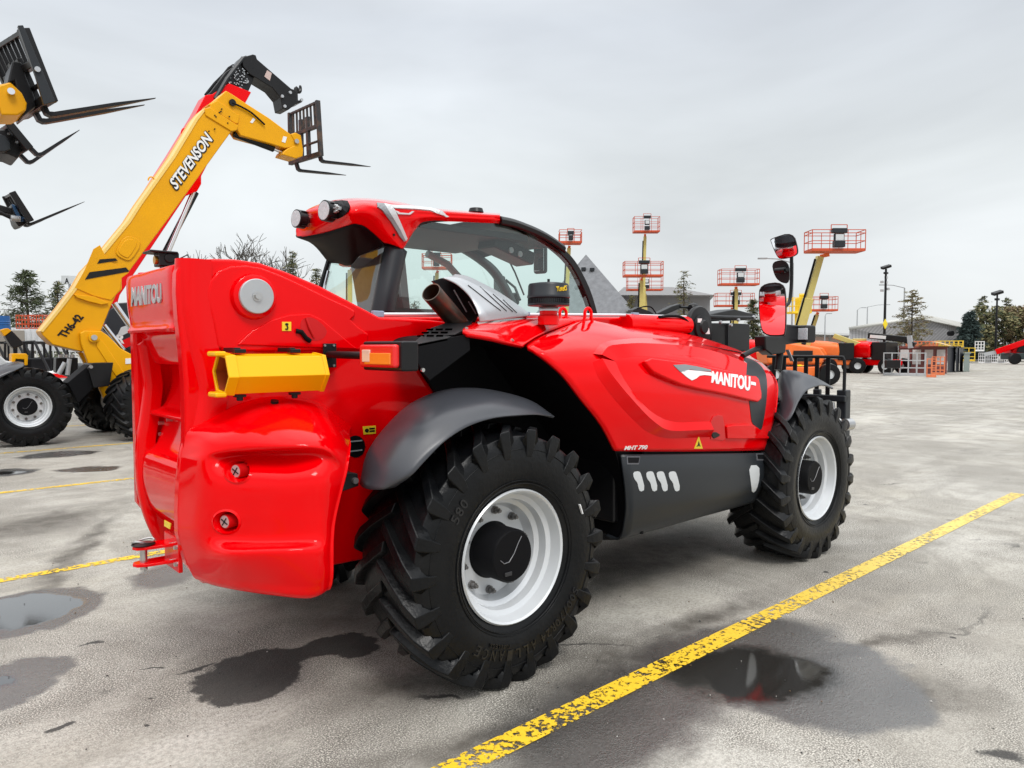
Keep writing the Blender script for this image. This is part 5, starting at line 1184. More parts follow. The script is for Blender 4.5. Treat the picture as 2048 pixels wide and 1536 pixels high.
for i in range(70):
    u_, v_ = random.random(), random.random(); p = W(*zB([(790 + 150 * u_ - 40 * v_, 170 + 60 * u_ + 180 * v_)])[0], Y=YR + .04); m_.cyl(p, p + V((0, -.03, 0)), .016, n=6)
m_.build('boom_bolts', SILV, ib, smooth=False)
MB().tube([W(*p, Y=YR) for p in zB([(640, 460), (740, 290), (880, 110)])], .05, 8).build('hose_guide', DGREY, ib)
MB().tube([W(*p, Y=YR + .2) for p in zB([(560, 430), (640, 330), (720, 250), (760, 200), (800, 175)])], .04, 8).build('hose', BLKM, ib)
# open hook of the coupler
MB().tube(catmull([W(*p, Y=YR + .1) for p in zB([(1330, 470), (1328, 400), (1335, 370), (1345, 395), (1358, 400), (1370, 380), (1366, 345)])], 3), [.06] * 9 + [.05] * 6 + [.04] * 3 + [.025], 8).build('coupler_hook', BLK, rt)
plate(zB([(1062, 268), (1085, 215), (1125, 240), (1108, 305)]), YR - .03, .01, 'data_plate', mat('pale_pink_label', (.5, .38, .35), .5), rt, 0)
m_ = MB()
for x, y in ((1278, 408), (1232, 525), (1210, 440), (1375, 470)): p = W(*zB([(x, y)])[0], Y=YR - .02); m_.cyl(p, p + V((0, -.05, 0)), .04, n=12)
m_.build('pin', SILV, rt)
MB().cyl(W(390, 375, Y=YR + .1), W(330, 520, Y=YR + .1), .055).build('lift_cylinder', CHROME, rt); MB().cyl(W(392, 385, Y=YR + .25), W(322, 520, Y=YR + .25), .07).build('lift_cylinder', BLK, rt)
MB().cyl(W(228, 606, Y=13.2), W(262, 655, Y=13.2), .06).build('cylinder_rod', CHROME, rt); MB().cyl(W(208, 650, Y=13.1), W(247, 700, Y=13.1), .045).build('cylinder_rod', CHROME, rt)
bp_ = plate(zD([(1050, 300), (1120, 100), (1220, 30), (1500, 10), (1500, 560), (1340, 540), (1180, 420)]), 14.2, .5, 'rear_cover', mat('navy_panel', (.012, .014, .02), .3), rt, .03)
textmb('R', tuple(zD([(1195, 355), (1290, 360), (1270, 450), (1180, 420)])), hit_plane(Y=14.2), .02, 0, bold=.04).build('cover_lettering', WHT, bp_, smooth=False)
plate(zD([(1200, 440), (1330, 380), (1340, 470), (1290, 490)]), 14.19, .01, 'cover_stripe', RED, bp_, 0)
plate(zD([(1190, 390), (1240, 280), (1300, 260), (1320, 330), (1260, 360)]), 14.18, .01, 'cover_stripe', LGREY, bp_, 0)
MB().box((4.5, 16, 1.0), (4.5, 1.6, .9)).build('chassis', BLK, rt, bevel=.1)
for x in (2.9, 6.2):
    for y, r_ in ((15.0, 0), (17.0, pi)): put_wheel(rt, far_wheel, (x, y, .655), r_)

# --- yellow machine out of frame on the left: carriage and forks reach in
lt = empty('telehandler', (-4, 7, 0), 'telehandler with yellow coupler holding a big black fork carriage in the top left corner', 'telehandler', 'telehandlers parked in a row')
m_ = zA
carriage(lt, (46, 58), (104, 205), (-18, 98), (50, 238), 6.2, 7.6, 7, BLK, [((86, 212), (96, 232), (311, 196.5), 6.6), ((71, 226), (81, 245), (289, 210), 7.2)], post=.12)
plate(zA([(122, 70), (158, 68), (378, 590), (300, 612), (245, 420)]), 6.08, .06, 'side_plate', DGREY, lt, .006)
p = W(*zA([(255, 372)])[0], Y=6.07); MB().cyl(p, p + V((0, -.02, 0)), .03, n=24).build('pin', SILV, lt)
plate(zA([(85, 310), (150, 320), (180, 420), (240, 560), (250, 620), (160, 690), (100, 450), (50, 470)]), 6.6, .5, 'tilt_frame', BLK, lt, .02)
plate(zA([(-60, 500), (0, 478), (70, 455), (150, 530), (185, 600), (180, 650), (120, 682), (10, 682), (0, 640), (-60, 600)]), 6.5, .5, 'quick_hitch', YELB, lt, .02)
p = W(*zA([(70, 530)])[0], Y=6.5); MB().cyl(p, p + V((0, -.07, 0)), .038).build('pin', CHROME, lt)
plate([(20, 165), (0, 168), (-170, 90), (-215, 100), (-520, 640), (-430, 700), (-190, 190), (-10, 215)], 6.55, .4, 'boom', YELB, lt, .02)
MB().box((-5.6, 6.9, .9), (4, 1.4, .8)).build('chassis', BLK, lt, bevel=.05)
# --- two black ones further down the row
lt = empty('telehandler', (-5, 10.5, 0), 'telehandler with black carriage just under the top left one, forks steeply tilted up', 'telehandler', 'telehandlers parked in a row')
carriage(lt, (17, 246), (60, 298), (-8, 262), (38, 312), 9.8, 11.0, 5, BLK, [((60, 296), (77, 313), (159, 260), 10.0), ((42, 312), (58, 328), (140, 272), 10.8)], post=.11)
plate(zE([(-200, 200), (0, 180), (120, 175), (180, 250), (330, 410), (230, 555), (110, 500), (0, 485), (-200, 470)]), 10.1, .7, 'quick_hitch', BLK, lt, .03)
plate(zE([(-200, 200), (0, 240), (60, 260), (120, 330), (150, 440), (60, 470), (-200, 470)]), 10.02, .08, 'hitch_plate', DGREY, lt, .02)
m_ = MB()
for x, y in ((108, 245), (208, 352), (0, 362)): p = W(*zE([(x, y)])[0], Y=10.08); m_.cyl(p, p + V((0, -.03, 0)), .02)
m_.build('pin', STEEL, lt)
plate([(0, 262), (-60, 260), (-500, 760), (-430, 800), (0, 305)], 10.3, .4, 'boom', RED, lt, .02); MB().box((-5.6, 10.6, .9), (4, 1.4, .8)).build('chassis', BLK, lt, bevel=.05)
lt = empty('telehandler', (-5, 14.5, 0), 'telehandler with small black and blue coupler, lowest of the forks at the left edge', 'telehandler', 'telehandlers parked in a row')
carriage(lt, (24, 384), (62, 443), (10, 392), (40, 452), 13.8, 15.0, 3, BLK, [((54, 444), (58, 450), (169, 403.5), 14.0), ((46, 446), (52, 453), (100, 434), 14.8)], post=.12)
plate(zE([(150, 1190), (150, 1130), (260, 1180), (330, 1200), (330, 1400), (240, 1430), (200, 1370)]), 14.1, .6, 'quick_hitch', BLK, lt, .03)
plate(zE([(150, 1140), (190, 1150), (260, 1290), (320, 1320), (300, 1370), (250, 1350), (190, 1240)]), 14.05, .06, 'hitch_plate', mat('blue_paint', (.03, .10, .22), .4), lt, .01)
plate(zE([(-300, 1200), (0, 1145), (150, 1190), (190, 1275), (0, 1250), (-300, 1500)]), 14.2, .4, 'boom', BLK, lt, .03)
MB().tube([W(*p, Y=14.15) for p in zE([(-200, 1200), (0, 1250), (150, 1320), (200, 1330)])], .04).build('tilt_cylinder', BLK, lt)
p = W(*zE([(200, 1325)])[0], Y=14.05); MB().cyl(p - V((.08, 0, 0)), p + V((.08, 0, 0)), .06).build('pin', SILV, lt)
plate([(-40, 420), (-80, 420), (-500, 860), (-440, 880)], 14.2, .4, 'boom', RED, lt, .02); MB().box((-6, 14.6, .9), (4, 1.4, .8)).build('chassis', BLK, lt, bevel=.05)

# --- machine whose front wheel stands at the left edge
fw = empty('telehandler', (-1.6, 11.4, 0), 'telehandler cut by the left edge, one big wheel with silver rim under a grey mudguard', 'telehandler', 'telehandlers parked in a row')
pw = W(60, 893, Z=0)
put_wheel(fw, far_wheel, (pw.x, pw.y + .25, .68), 0, 1.04)
put_wheel(fw, far_wheel, (pw.x, pw.y + 2.2, .68), pi, 1.04)
def fender2(rows_, parent): 
    vs_, fs_ = surf(tri(rows_), 4); return MB().add(vs_, fs_).build('mudguard', GREYP, parent, solid=.02)
y0 = pw.y
fender2([[(-80, 800, y0 + .4), (-40, 752, y0 + .4), (0, 732, y0 + .4), (30, 724, y0 + .4), (47, 726, y0 + .3)],
         [(-80, 800, y0), (-38, 756, y0), (2, 737, y0), (30, 730, y0 + .02), (48, 729, y0 + .05)],
         [(-76, 805, y0 - .12), (-34, 768, y0 - .12), (4, 748, y0 - .12), (30, 738, y0 - .1), (49, 731, y0 - .02)],
         [(-72, 812, y0 - .14), (-32, 774, y0 - .14), (6, 753, y0 - .14), (31, 741, y0 - .12), (49, 732, y0 - .03)]], fw)
plate(zD([(-300, 560), (0, 565), (60, 620), (160, 640), (80, 660), (0, 700), (-300, 720)]), y0 + .5, .5, 'bonnet', LGREY, fw, .04)
ybx = plate(zD([(120, 548), (270, 548), (288, 570), (285, 670), (250, 672), (248, 610), (165, 605), (150, 640), (120, 640)]), y0 + .7, .3, 'yellow_bracket', YELB, fw, .015)
plate(zD([(165, 608), (245, 608), (245, 660), (175, 660)]), y0 + .72, .2, 'lamp', BLK, ybx, .01)
plate(zD([(50, 370), (120, 310), (235, 430), (240, 460), (150, 500), (110, 470)]), y0 + .9, .25, 'tilt_link', BLK, fw, .02)
plate(zD([(0, 310), (60, 290), (85, 290), (120, 315), (45, 372)]), y0 + .88, .28, 'yellow_cap', YELB, fw, .01)
MB().box((-2.6, y0 + 1.2, .95), (3.4, 1.0, .7)).box((pw.x, y0 + 1.2, .68), (.22, 1.8, .2)).build('chassis', BLK, fw, bevel=.05)
MB().box((-3.2, y0 + 1.9, 1.7), (1.5, .9, 1.6)).build('cab', BLK, fw, bevel=.15)
# wheel and dark fork tool standing between the two machines
sw_ = empty('telehandler', (1.0, 17, 0), 'dark tyre and hub of a machine standing behind the grey mudguard', 'telehandler')
p = W(82, 785, Z=0); put_wheel(sw_, far_wheel, (p.x, 16.5, .9), radians(-10), 1.35); MB().box((p.x - .4, 17.8, 1.0), (1.2, 1.6, .6)).build('chassis', BLK, sw_, bevel=.1)
YT = 15.2
tf = plate(zD([(575, 590), (800, 590), (800, 740), (740, 800), (570, 740)]), YT, .3, 'fork_tool', BLK, None, .02); tag(tf, 'black fork attachment with pale cylinders, behind the silver rimmed wheel', 'attachment')
for a, b in (((665, 640), (600, 760)), ((712, 600), (690, 770))): MB().cyl(W(*zD([a])[0], Y=YT - .1), W(*zD([b])[0], Y=YT - .1), .05).build('cylinder', SILV, tf)
for x_ in (620, 680, 740): MB().cyl(W(*zD([(x_, 560)])[0], Y=YT - .05), W(*zD([(x_, 590)])[0], Y=YT - .05), .05).build('pin', STEEL, tf)
for o in list(far_wheel.children_recursive) + [far_wheel]: bpy.data.objects.remove(o)
refresh_children()

# ================================================================== background
def D2(px, py, dist):
    """point at that horizontal distance along the line of sight"""
    v = ray(px, py); return CAM + v * (dist / sqrt(v.x ** 2 + v.y ** 2))
def gpos(px, dist): p = D2(px, 700, dist); return V((p.x, p.y, 0))
def hz(py, dist, px=1024): return D2(px, py, dist).z
LEAF = [mat('needles_dark', (.065, .08, .042), .8, spec=.15, var=.5, vscale=3), mat('needles_olive', (.16, .145, .07), .8, spec=.15, var=.5, vscale=3), mat('needles_blue', (.045, .066, .062), .8, spec=.15, var=.4, vscale=3), mat('dry_twigs', (.17, .125, .075), .8, spec=.1, var=.3)]
BARK = mat('bark', (.07, .058, .048), .9, spec=.1, var=.4, vscale=8)
def conifer(px, dist, ytop, width_px, label, lm=(0, 1), dens=1.0, ybase=None, sparse=.35, seed=1, tip=.06, group='evergreens at the edge of the yard', droop=.12):
    rnd_ = random.Random(seed); b = gpos(px, dist); h = hz(ytop, dist, px); R = width_px / FPX * dist / 2
    t = empty('conifer_tree', b, label, 'tree', group)
    tr = MB().tube([b, b + V((.05, 0, h * .5)), b + V((0, 0, h * .97))], [h * .014 + .04, h * .009 + .02, .015], 7); tw = tr
    lv = MB(); nl = int(26 * dens + 6)
    for i in range(nl):
        f = .10 + .88 * (i / nl) ** .95; z = h * f; L = R * ((1 - f) ** .75) * rnd_.uniform(.75, 1.15) + .12
        for k in range(rnd_.randint(4, 6)):
            if rnd_.random() < sparse * .5: continue
            a = rnd_.uniform(0, 2 * pi); L2 = L * rnd_.uniform(.55, 1.12); rise = rnd_.uniform(-droop, .22) * L2
            p0 = b + V((0, 0, z)); p1 = p0 + V((cos(a) * L2, sin(a) * L2, rise)); tw.tube([p0, p0.lerp(p1, .5) + V((0, 0, .04 * L2)), p1], [.022, .014, .006], 3, cap=False)
            for j in range(int((10 + L2 * 11) * dens * (1 - sparse * .4))):
                u_ = rnd_.uniform(.18, 1.05); u_ = u_ ** .75; q = p0.lerp(p1, u_) + V((rnd_.gauss(0, .10), rnd_.gauss(0, .10), rnd_.gauss(-.03, .05))) * (1 + L2 * .25)
                s = tip * dist / 60 * rnd_.uniform(.7, 1.9) + .03; d = V((cos(a) * .7 + rnd_.gauss(0, .5), sin(a) * .7 + rnd_.gauss(0, .5), rnd_.gauss(-.15, .45))).normalized(); e = d.orthogonal().normalized(); e.rotate(Matrix.Rotation(rnd_.uniform(0, pi), 3, d))
                lv.m = 0 if rnd_.random() < .68 else 1
                lv.add([q - d * s * 1.3, q - e * s * .26, q + d * s * 1.5, q + e * s * .26], [(0, 1, 2, 3)])
    tw.build('trunk', BARK, t, raw=True); lv.build('crown', [LEAF[lm[0]], LEAF[lm[1]]], t, smooth=False, raw=True); return t
def bushy(px, dist, ytop, width_px, label, lm=(1, 0), seed=1, n=4200, group='evergreens at the edge of the yard', tip=.10, name='leafy_tree'):
    rnd_ = random.Random(seed); b = gpos(px, dist); h = hz(ytop, dist, px); R = width_px / FPX * dist / 2
    t = empty(name, b, label, 'tree', group); tr = MB().tube([b, b + V((.1, 0, h * .4)), b + V((0, 0, h * .8))], [.2, .14, .05], 7); lv = MB()
    cl = []
    for i in range(40):
        a = rnd_.uniform(0, 2 * pi); f = rnd_.uniform(.12, .95); rr = R * (1 - abs(f - .4) ** 1.6) * rnd_.uniform(.2, .95); c = b + V((cos(a) * rr, sin(a) * rr, h * f)); cl.append((c, R * rnd_.uniform(.13, .30)))
        tr.tube([b + V((0, 0, h * f * .6)), c], [.06, .02], 4, cap=False)
    for i in range(n):
        c, r = cl[i % len(cl)]; q = c + V((rnd_.gauss(0, 1), rnd_.gauss(0, 1), rnd_.gauss(0, 1))).normalized() * r * rnd_.uniform(.3, 1.15) ** .6
        if q.z > h: q.z = h - rnd_.random() * .6
        if q.z < .1: q.z = .1
        s = tip * dist / 60 * rnd_.uniform(.6, 1.5); d = V((rnd_.gauss(0, 1), rnd_.gauss(0, 1), rnd_.gauss(0, .8))).normalized(); e = d.orthogonal().normalized()
        lv.m = 0 if rnd_.random() < .6 else 1; lv.add([q - d * s, q - e * s * .6, q + d * s, q + e * s * .6], [(0, 1, 2, 3)])
    tr.build('trunk', BARK, t, raw=True); lv.build('crown', [LEAF[lm[0]], LEAF[lm[1]]], t, smooth=False, raw=True); return t
def bare_tree(px, dist, ytop, width_px, label, seed=5, depth=6):
    rnd_ = random.Random(seed); b = gpos(px, dist); h = hz(ytop, dist, px); t = empty('bare_tree', b, label, 'tree', 'bare trees behind the machines')
    m = MB(); wk = width_px / FPX * dist / 2
    def grow(p, d, L, r, k):
        q = p + d * L; mid = p + d * L * .5 + V((rnd_.gauss(0, .05), rnd_.gauss(0, .05), .02)) * L
        r = max(r, .019 * dist / 60); m.tube([p, mid, q], [r, r * .85, r * .7], 5 if k > 3 else 3, cap=False)
        if k == 0: return
        for i in range(rnd_.choice((2, 3, 3)) if k < depth else 5):
            ax = V((rnd_.gauss(0, 1), rnd_.gauss(0, 1), rnd_.gauss(0, .35))).normalized(); nd = (d * .85 + ax * rnd_.uniform(.35, .75) + V((0, 0, .12))).normalized()
            grow(p.lerp(q, rnd_.uniform(.55, 1)), nd, L * rnd_.uniform(.62, .85), r * .62, k - 1)
    grow(b, V((0, 0, 1)), h * .28, h * .018, depth)
    zmax = max(v.z for v in m.v); s = h / zmax; xs = sorted((v - b).to_2d().length for v in m.v)[int(len(m.v) * .93)]
    for v in m.v: v.z *= s
    f = wk / xs * 1.25
    for v in m.v: v.x = b.x + (v.x - b.x) * f; v.y = b.y + (v.y - b.y) * f
    m.build('branches', mat('twig_grey', (.085, .078, .07), .9, spec=.1), t, raw=True); return t
bare_tree(468, 62, 463, 170, 'wide bare leafless tree standing between the yellow boom and the cab', 11, 6)
bare_tree(575, 70, 494, 110, 'slim bare leafless tree beside the cab roof, partly behind the evergreen', 4, 5)
conifer(588, 48, 494, 62, 'thin dark evergreen with pointed top, left of the cab rear', (0, 1), 1.0, seed=2)
conifer(634, 52, 530, 60, 'small evergreen half hidden by the cab rear window', (0, 1), 1.0, seed=3)
conifer(56, 42, 534, 132, 'large ragged evergreen behind the orange baskets at far left', (0, 0), 1.5, seed=4, sparse=.2)
conifer(118, 46, 556, 86, 'thinner evergreen right of the ragged one, under the lettered sign', (0, 1), 1.1, seed=5)
conifer(1366, 60, 535, 92, 'sparse olive evergreen over the front of the red hood', (1, 0), .9, seed=6, sparse=.6)
conifer(1262, 70, 585, 46, 'low evergreen at the foot of the double baskets', (1, 0), .9, seed=16)
conifer(1505, 58, 595, 52, 'dark evergreen just left of the wing mirrors', (0, 1), 1.3, seed=7, sparse=.1)
conifer(1822, 85, 576, 112, 'open brownish evergreen in front of the metal warehouse', (1, 3), 1.25, seed=8, sparse=.75, tip=.06)
conifer(1938, 104, 622, 56, 'compact blue green spruce at the right end of the warehouse', (2, 2), 2.0, seed=9, sparse=0, tip=.07)
conifer(1962, 122, 588, 66, 'tall thin evergreen rising behind the blue green spruce', (0, 1), 1.0, seed=10, tip=.06, sparse=.6)
bushy(1985, 116, 612, 84, 'olive bushy tree right of the blue green spruce', (1, 0), 21)
conifer(2010, 124, 592, 60, 'pointed evergreen above the olive bushy tree', (0, 1), 1.0, seed=12, tip=.06, sparse=.6)
bushy(2040, 118, 612, 100, 'large brown green tree at the right edge of the yard', (3, 1), 23, 5200)
bushy(2105, 118, 605, 110, 'dark tree outside the right edge', (0, 1), 24, 2500)
for i, px in enumerate((800, 830)): conifer(px, 50, 590 + 6 * i, 40, ('small evergreen seen through the cab side glass, the left one', 'small evergreen seen through the cab side glass, the right one')[i], (0, 1), .8, seed=30 + i)

# --- buildings
WALLM = mat('metal_siding', (.42, .42, .44), .6, spec=.3, var=.08, vscale=.6)
def siding(): 
    m = bpy.data.materials.new('ribbed_siding'); m.use_nodes = True; t = m.node_tree; b = t.nodes['Principled BSDF']; L = t.links.new
    tc = t.nodes.new('ShaderNodeTexCoord'); wv = t.nodes.new('ShaderNodeTexWave'); wv.inputs['Scale'].default_value = .55; L(tc.outputs['Object'], wv.inputs['Vector'])
    r = t.nodes.new('ShaderNodeMix'); r.data_type = 'RGBA'; r.inputs['A'].default_value = (.32, .32, .34, 1); r.inputs['B'].default_value = (.46, .46, .48, 1); L(wv.outputs['Fac'], r.inputs['Factor']); L(r.outputs['Result'], b.inputs['Base Color']); b.inputs['Roughness'].default_value = .6; return m
SID = siding()
def ppt(px, py, dist): return D2(px, py, dist)
def bld(name, pts, depth, m, label, cat='building', parts=()):
    """front outline (px,py,dist) pushed back by depth"""
    P_ = [ppt(*p) for p in pts]; 
    for p in P_:
        if p.z < .6: p.z = 0
    d = ((P_[0] + P_[-1]) / 2 - CAM); d.z = 0; d.normalize()
    t = empty(name, V((P_[0].x, P_[0].y, 0)), label, cat); MB().prism(P_, d * depth).build('wall', m, t); return t, d
wh_, d_ = bld('warehouse', [(1699, 720, 105), (1699, 656, 105), (1851, 632, 112), (1992, 662, 130), (1992, 720, 130)], 30, SID, 'long grey metal warehouse with shallow gable roof behind the trees')
P0, P1, P2 = ppt(1697, 654, 104.5), ppt(1851, 630, 111.5), ppt(1994, 660, 129.5)
for a, b in ((P0, P1), (P1, P2)): MB().add([a, b, b + d_ * 31, a + d_ * 31], [(0, 1, 2, 3)]).build('roof', mat('pale_metal_roof', (.55, .55, .52), .5), wh_, solid=.4, offset=1)
MB().add([ppt(1851, 630, 111.4), ppt(1925, 646, 120), ppt(1922, 655, 119), ppt(1851, 639.5, 111.2)], [(0, 1, 2, 3)]).build('roof_fascia', mat('pale_metal_roof', (.5, .5, .5)), wh_, smooth=False, solid=.2)
p = ppt(1898, 667, 115); MB().cyl(p, p + V((-.3, -.5, 0)), .35).build('wall_lamp', BLK, wh_)
lb_, d_ = bld('low_building', [(1615, 700, 120), (1615, 666, 120), (1698, 669, 120), (1698, 712, 120)], 15, mat('cream_wall', (.55, .54, .50), .7), 'low white building with brown shutter doors beside the warehouse')
MB().prism([ppt(1612, 663, 119), ppt(1700, 667, 119), ppt(1700, 671, 119), ppt(1612, 668, 119)], d_ * 16).build('roof', mat('white_fascia', (.65, .66, .66), .5), lb_)
for a in ((1622, 1657), (1662, 1682)): MB().prism([ppt(a[0], 673, 119.6), ppt(a[1], 674, 119.6), ppt(a[1], 702, 119.6), ppt(a[0], 702, 119.6)], d_ * .5).build('shutter_door', mat('brown_door', (.35, .24, .19), .6), lb_)
SHG = mat('grey_shingles', (.17, .175, .185), .85, spec=.2, var=.35, vscale=2.2, bump=.4, bscale=6)
pyb = empty('pyramid_roof_building', gpos(1172, 75), 'grey shingled pyramid roof with a row of small vents, behind the cab front', 'building')
ap_, l_, r_, bk_ = ppt(1172, 509, 78), ppt(1088, 640, 72), ppt(1285, 640, 70), ppt(1230, 640, 95); l2 = ppt(1060, 640, 95)
m_ = MB().add([ap_, l_, r_, bk_, l2], [(0, 1, 2), (0, 2, 3), (0, 3, 4), (0, 4, 1)]); m_.build('roof', SHG, pyb, smooth=False)
lw = [V((p.x, p.y, 0)) for p in (l_, r_, bk_, l2)]; m_ = MB().add([l_, r_, bk_, l2] + lw, [(i, (i + 1) % 4, 4 + (i + 1) % 4, 4 + i) for i in range(4)]); m_.build('wall', mat('grey_wall', (.3, .3, .3), .8), pyb, smooth=False)
for x, y in ((1166, 540), (1183, 541), (1201, 541), (1216, 542), (1230, 545)):
    rh = hit_mesh([ap_, l_, r_], [(0, 1, 2)]); q = rh(x, y)[0]; MB().box(q + V((0, -.1, .1)), (.45, .45, .3), Matrix.Rotation(.6, 3, 'Z')).build('roof_vent', DGREY, pyb)
fl, d_ = bld('flat_roof_building', [(1246, 705, 82), (1246, 588, 82), (1420, 589, 82), (1420, 705, 82)], 14, mat('dark_grey_wall', (.26, .26, .27), .7), 'flat roofed dark grey building right of the pyramid roof')
MB().prism([ppt(1248, 574, 80), ppt(1345, 574, 80), ppt(1430, 590, 80), ppt(1230, 590, 80)], d_ * 10).build('roof', mat('grey_membrane', (.36, .36, .37), .7), fl)
# left: white container wall, blue drum, sign
cw_, d_ = bld('container', [(22, 700, 34), (22, 655, 34), (190, 655, 34), (190, 705, 34)], 3, mat('white_panel', (.62, .63, .64), .5, var=.1), 'white container wall behind the parked utility vehicles', 'container')
for k in range(14): 
    p = ppt(28 + k * 11, 657, 33.9); MB().bar(p, V((p.x, p.y, .1)), .05, .03, up=(1, 0, 0)).build('wall_rib', LGREY, cw_)
q = gpos(3, 33); zt = hz(632, 33, 8); zb = hz(660, 33, 8); dr = MB().lathe([(0, zb), (.30, zb), (.30, zb + .2), (.32, zb + .22), (.30, zb + .24), (.30, zt - .24), (.32, zt - .22), (.30, zt - .2), (.30, zt), (0, zt)], c=(q.x, q.y, 0), axis='Z').build('blue_drum', mat('blue_drum', (.01, .09, .28), .4)); tag(dr, 'blue drum standing on a stack at the far left edge', 'drum')
q = MB().box(V((q.x, q.y, zb / 2)), (1.3, 1.3, zb - .02)).build('pallet_stack', mat('grey_wood', (.25, .23, .2), .8), None, bevel=.03); tag(q, 'grey stack under the blue drum', 'stack')
sg = empty('pole_sign', gpos(138, 60), 'pole sign with a white board reading A above the evergreens', 'sign')
p = gpos(143, 60); MB().cyl(p, V((p.x, p.y, hz(552, 60, 143))), .08).build('post', SILV, sg); MB().cyl(p + V((.5, -.3, 0)), V((p.x + .5, p.y - .3, hz(552, 60, 143))), .08).build('post', SILV, sg)
q0 = [ppt(*a) for a in ((124, 551, 60), (156, 552, 59), (155, 566, 59), (125, 569, 60))]
sb = MB().prism(q0, (0, .3, 0)).build('board', LGREY, sg); hs_ = hit_mesh(q0, [(0, 1, 2, 3)])
textmb('A', ((130, 556), (138, 556), (138, 567), (130, 567)), hs_, .03, 0, bold=.02).build('board_letter', BLK, sb, smooth=False)
# --- access platforms
def basket(parent, c, ax, wdt, hgt, m=ORR, console=True, dep=.9, floor=ORR, rail=.03, r=.02):
    """open work platform, floor centre c, long axis ax"""
    ax = V(ax).normalized(); ay = V((-ax.y, ax.x, 0)); k = MB().box(c + V((0, 0, .05)), (wdt, dep, .14), Matrix((ax, ay, V((0, 0, 1)))).transposed()); o = k.build('platform_floor', floor, parent, bevel=.02)
    mb = MB(); cor = [c + ax * (wdt / 2 * a) + ay * (dep / 2 * b) for a, b in ((-1, -1), (1, -1), (1, 1), (-1, 1))]
    for z in (.45, .8, hgt):
        for i in range(4): mb.bar(cor[i] + V((0, 0, z)), cor[(i + 1) % 4] + V((0, 0, z)), rail)
    for i in range(4):
        mb.bar(cor[i], cor[i] + V((0, 0, hgt)), rail)
        for t in ((.33, .67) if i % 2 == 0 else (.5,)): q = cor[i].lerp(cor[(i + 1) % 4], t); mb.bar(q, q + V((0, 0, hgt)), rail * .8)
    for t in (.35, .65):
        q = cor[0].lerp(cor[1], t); mb.bar(q + V((0, 0, hgt)), q + V((0, 0, hgt + .22)), rail)
    mb.bar(cor[0].lerp(cor[1], .35) + V((0, 0, hgt + .22)), cor[0].lerp(cor[1], .65) + V((0, 0, hgt + .22)), rail)
    mb.build('railing', m, parent, smooth=False)
    if console:
        q = cor[0].lerp(cor[1], .5); R3 = Matrix((ax, ay, V((0, 0, 1)))).transposed()
        MB().box(q + V((0, 0, hgt - .05)), (wdt * .28, .25, .22), R3).box(q + V((0, 0, hgt * .6)), (wdt * .2, .1, .4), R3).box(q + V((0, 0, .3)), (wdt * .2, .3, .3), R3).build('control_console', DGREY, parent, bevel=.03)
        MB().box(q + V((0, -.0, hgt * .62)) - ay * .08, (wdt * .15, .02, .28), R3).build('console_label', LGREY, parent)
    return o
def lift(px, dist, base_px, bx, py_floor, py_rail, wpx, label, boom_m=YELP, base_m=ORG, seg=None, cat='boom lift', bw=.32):
    """boom lift: wheeled base, turret, boom and platform"""
    t = empty('boom_lift', gpos(base_px, dist), label, cat, 'boom lifts parked across the yard'); g0 = gpos(base_px, dist); f = V((_r.x, _r.y, 0)); s = V((-f.y, f.x, 0)); R3 = Matrix((f, s, V((0, 0, 1)))).transposed()
    L = lambda a, b, c: g0 + f * a + s * b + V((0, 0, c))
    MB().box(L(0, 0, .62), (2.5, 1.5, .45), R3).build('base', base_m, t, bevel=.06)
    for a in (-1.25, 1.25):
        for b in (-.95, .95):
            c = L(a, b, .5); w2 = MB().lathe([(.2, -.17), (.34, -.18), (.48, -.16), (.5, -.1), (.5, .1), (.48, .16), (.34, .18), (.2, .17)], n=24); w2.v = [c + R3 @ v for v in w2.v]; w2.build('wheel', TYRE, t)
            w2 = MB().lathe([(0, -.12), (.2, -.12), (.26, -.17), (.27, -.16), (.27, .16), (.26, .17), (.2, .12), (0, .12)], n=20); w2.v = [c + R3 @ v for v in w2.v]; w2.build('rim', LGREY, t)
    MB().prism([L(-1.5, -.8, .95), L(1.0, -.8, .95), L(1.2, -.8, 1.3), L(.9, -.8, 1.75), L(-.6, -.8, 2.0), L(-1.4, -.8, 1.9), L(-1.6, -.8, 1.5)], s * 1.5).build('engine_housing', base_m, t, bevel=.12, seg=3)
    MB().box(L(.1, -.84, 1.35), (.9, .04, .5), R3).build('housing_vent', BLK, t, bevel=.02)
    top = D2(bx, py_floor, dist); ax_ = f
    p0 = L(0, 0, 1.7); p1 = D2(px, py_floor + 6, dist)
    MB().bar(p0, p0.lerp(p1, .55), bw, bw * 1.1, up=s).build('boom', boom_m, t, bevel=.03); MB().bar(p0.lerp(p1, .5), p1, bw * .72, bw * .8, up=s).build('boom_extension', boom_m, t, bevel=.02)
    d = (p1 - p0).normalized(); q = d.cross(s).normalized() * (bw * .55)
    MB().tube([p0.lerp(p1, .1) + q - s * .1, p0.lerp(p1, .5) + q - s * .1, p0.lerp(p1, .96) + q - s * .1], .05, 6).build('hose_carrier', BLKM, t)
    MB().bar(p1, V((top.x, top.y, top.z - .05)), .16, .16, up=s).build('platform_mount', base_m, t)
    ww = wpx / FPX * dist; hh_ = abs(hz(py_rail, dist, bx) - hz(py_floor, dist, bx)); basket(t, top - s * .5, f, ww * .97, hh_)
    return t
lift(1290, 62, 1284, 1290, 467, 437, 50, 'boom lift with the highest small dark platform, on a straight vertical mast')
lift(1283, 50, 1279, 1283, 555, 526, 76, 'boom lift with wide orange platform directly below the highest one')
lift(1290, 66, 1296, 1287, 582, 553, 70, 'boom lift whose platform hides behind the wide orange one')
lift(1472, 52, 1470, 1472, 572, 541, 73, 'boom lift with orange platform left of the mirrors, upper of the two')
